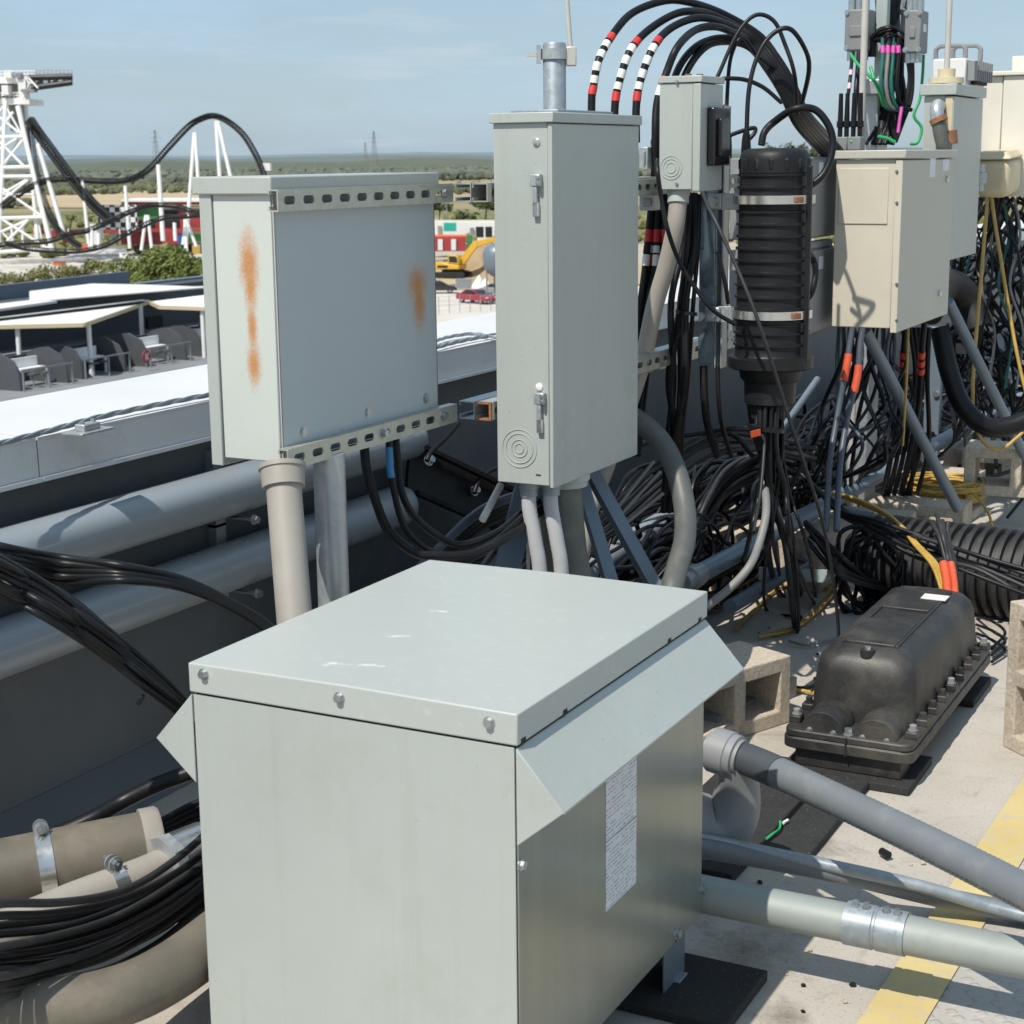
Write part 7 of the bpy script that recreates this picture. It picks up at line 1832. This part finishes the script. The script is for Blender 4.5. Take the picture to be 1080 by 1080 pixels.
MB().prism([(x, y, GZ) for x, y in foot], (0, 0, TZ - .02 - GZ)).build('base', 'charcoal', LB)
MB().prism([(x, y, TZ - .019) for x, y in foot], (0, 0, .019)).build('terrace_deck', 'terrace', LB)
xw = -50.6
MB().box(xw - .3, xw, 10, 78, TZ, -4.6).build('terrace_wall', 'charcoal', LB)
MB().box(xw - .25, xw + .9, 10, 78, -4.6, -3.99).build('fascia', 'charcoal', LB)
def poly(lst, z, t, nm, m, root):
    P_ = [oz(u, v, z) for u, v in lst]; MB().prism(P_, (0, 0, -t)).build(nm, m, root)
poly([(31, 307), (97, 299), (150, 300), (204, 302), (300, 300), (300, 306), (215, 303), (31, 318)], -3.93, .05, 'roof_sheet', 'roofwhite', LB)
poly([(-60, 334), (60, 317), (31, 316.5), (-60, 327)], -3.95, .10, 'roof_sheet', 'roofwhite', LB)
p0 = ox(-60, 307, -58); p1 = ox(131, 286, -58); zb2 = -5.2
MB().hexa([(-58, p0.y, zb2), (-57.7, p0.y, zb2), (-57.7, p1.y, zb2), (-58, p1.y, zb2), (-58, p0.y, p0.z), (-57.7, p0.y, p0.z), (-57.7, p1.y, p1.z), (-58, p1.y, p1.z)]).build('roof_wall', 'bluewall', LB)
MB().box(-58.2, -57.5, p1.y + .3, 88, -4.6, ox(170, 298, -58).z).build('low_roof_wall', 'bluewall', LB)
MB().box(-57.4, xw - .26, 10, 78, -4.9, -4.7).build('inner_roof', 'bluewall', LB)
def canopy(lst, label, posts):
    P_ = [oz(u, v, z) for u, v, z in lst]
    r = thing('fabric_canopy', (P_[0].x, P_[0].y, TZ), label, 'canopy')
    MB().prism(P_, (0, 0, -.05)).build('fabric_sheet', 'fabric', r)
    n = len(P_)
    for k in posts[0]: MB().bar(P_[k] - V((0, 0, .06)), P_[(k + 1) % n] - V((0, 0, .06)), .10, .14).build('edge_beam', 'fabricedge', r)
    for u, v, z in posts[1]:
        t = oz(u, v, z); MB().cyl((t.x, t.y, TZ), t - V((0, 0, .06)), .085, 10).build('post', 'cwhite', r)
canopy([(-60, 344.5, -4.05), (88, 341, -4.0), (157, 317, -4.05), (150, 316, -3.85), (-60, 341.5, -3.9)], 'larger white fabric canopy over the terrace booths on the left', ((0, 1), ((18, 342, -4.02), (93, 338.5, -4.0), (148, 320.5, -4.03), (-45, 344, -4.02))))
canopy([(159, 318, -4.0), (168, 322.5, -4.0), (216, 324, -4.0), (262, 325, -4.0), (262, 304, -3.95), (216, 311, -3.95)], 'smaller white fabric canopy disappearing behind the rusty cabinet', ((0, 1, 2), ((213, 323.5, -4.0), (255, 324, -4.0))))
dy_ = (ox(200, 383, -40.4) - ox(0, 415, -40.4)).normalized()
def make_booth(label):
    r = thing('seating_booth', (0, 0, 0), label, 'booth', 'terrace seating booths')
    # arched shell seen from the end: profile in local xz, extruded along local y
    pro = [(-1.5, 0)] + [(-1.5 + 1.6 * (1 - math.cos(R3(a))), 1.25 * math.sin(R3(a)) ** .75) for a in range(15, 95, 10)] + [(.55, 1.0), (.8, .6), (.85, 0)]
    MB().prism([(x, 0, z) for x, z in pro], (0, .12, 0)).build('partition', 'booth', r)
    MB().prism([(x, 2.3, z) for x, z in pro], (0, .10, 0)).build('partition', 'booth', r)
    MB().box(-1.1, -1.0, .12, 2.3, 0, .95).build('back_panel', 'booth', r)
    MB().box(-.2, -.12, .7, 1.9, .45, .98).build('white_screen', 'cwhite', r)
    MB().box(-.12, .25, .7, 1.9, .60, .64).build('counter', 'cwhite', r)
    for y in (.6, 1.95): MB().box(.2, .28, y - .04, y + .04, 0, .60).build('counter_leg', 'cwhite', r)
    for y in (.9, 1.5):
        st = MB().box(.45, .75, y - .15, y + .15, .44, .50).build('stool', 'booth', r)
        MB().cyl((.6, y, 0), (.6, y, .44), .03, 8).build('stool_post', 'galvdull', st)
    rl = MB().bar((1.05, -.1, .72), (1.05, 2.4, .72), .05); rl.build('railing', 'boxgrey', r)
    for y in (-.05, 1.2, 2.35): MB().cyl((1.05, y, 0), (1.05, y, .70), .035, 8).build('railing_post', 'boxgrey', r)
    return r
bo = make_booth('terrace booth with white counter at the left edge, partly hidden by the coping')
yw_ = 0.0
b1 = ox(2, 408, -41.4); bo.location = (-41.4, b1.y, TZ)
for k, (u, x, lab) in enumerate(((68, -41.6, 'middle terrace booth with white counter, left of the round red sign'), (138, -41.8, 'right hand terrace booth with white counter, behind the round red sign'), (196, -42.0, 'terrace booth nearest the rusty cabinet, in front of its canopy post'))):
    p = ox(u, 400, x); dup(bo, (x, p.y, TZ), lab)
sp = ox(154, 376, -40.2)
SG = thing('round_sign', sp - V((0, 0, .45)), 'small round red sign with a white mark on the terrace booths', 'sign')
MB().tube2([sp, sp + V((.04, 0, 0))], [.24, .24], V((1, 0, 0)), 24).build('disc', 'cred', SG)
s_ = sp + V((.045, 0, 0))
mk = MB()
mk.obox(s_ + V((0, -.06, 0)), (1, 0, 0), (0, .0, 1), (0, 1, 0), .004, .13, .022)
mk.obox(s_ + V((0, .04, .05)), (1, 0, 0), (0, .7, 1), (0, 1, -.7), .004, .10, .02)
mk.obox(s_ + V((0, .04, -.05)), (1, 0, 0), (0, -.7, 1), (0, 1, .7), .004, .10, .02)
mk.build('white_mark', 'white', SG)
MB().cyl(sp + V((-.01, 0, -.95 + .5)), sp + V((-.01, 0, -.2)), .02, 8).build('sign_post', 'galvdull', SG)
tv = ox(163, 341, xw + .05); MB().obox(tv, (1, 0, 0), (0, 1, 0), (0, 0, 1), .05, .55, .32).solo('wall_screen', 'dark', 'dark screen on the terrace wall under the canopies', 'screen')
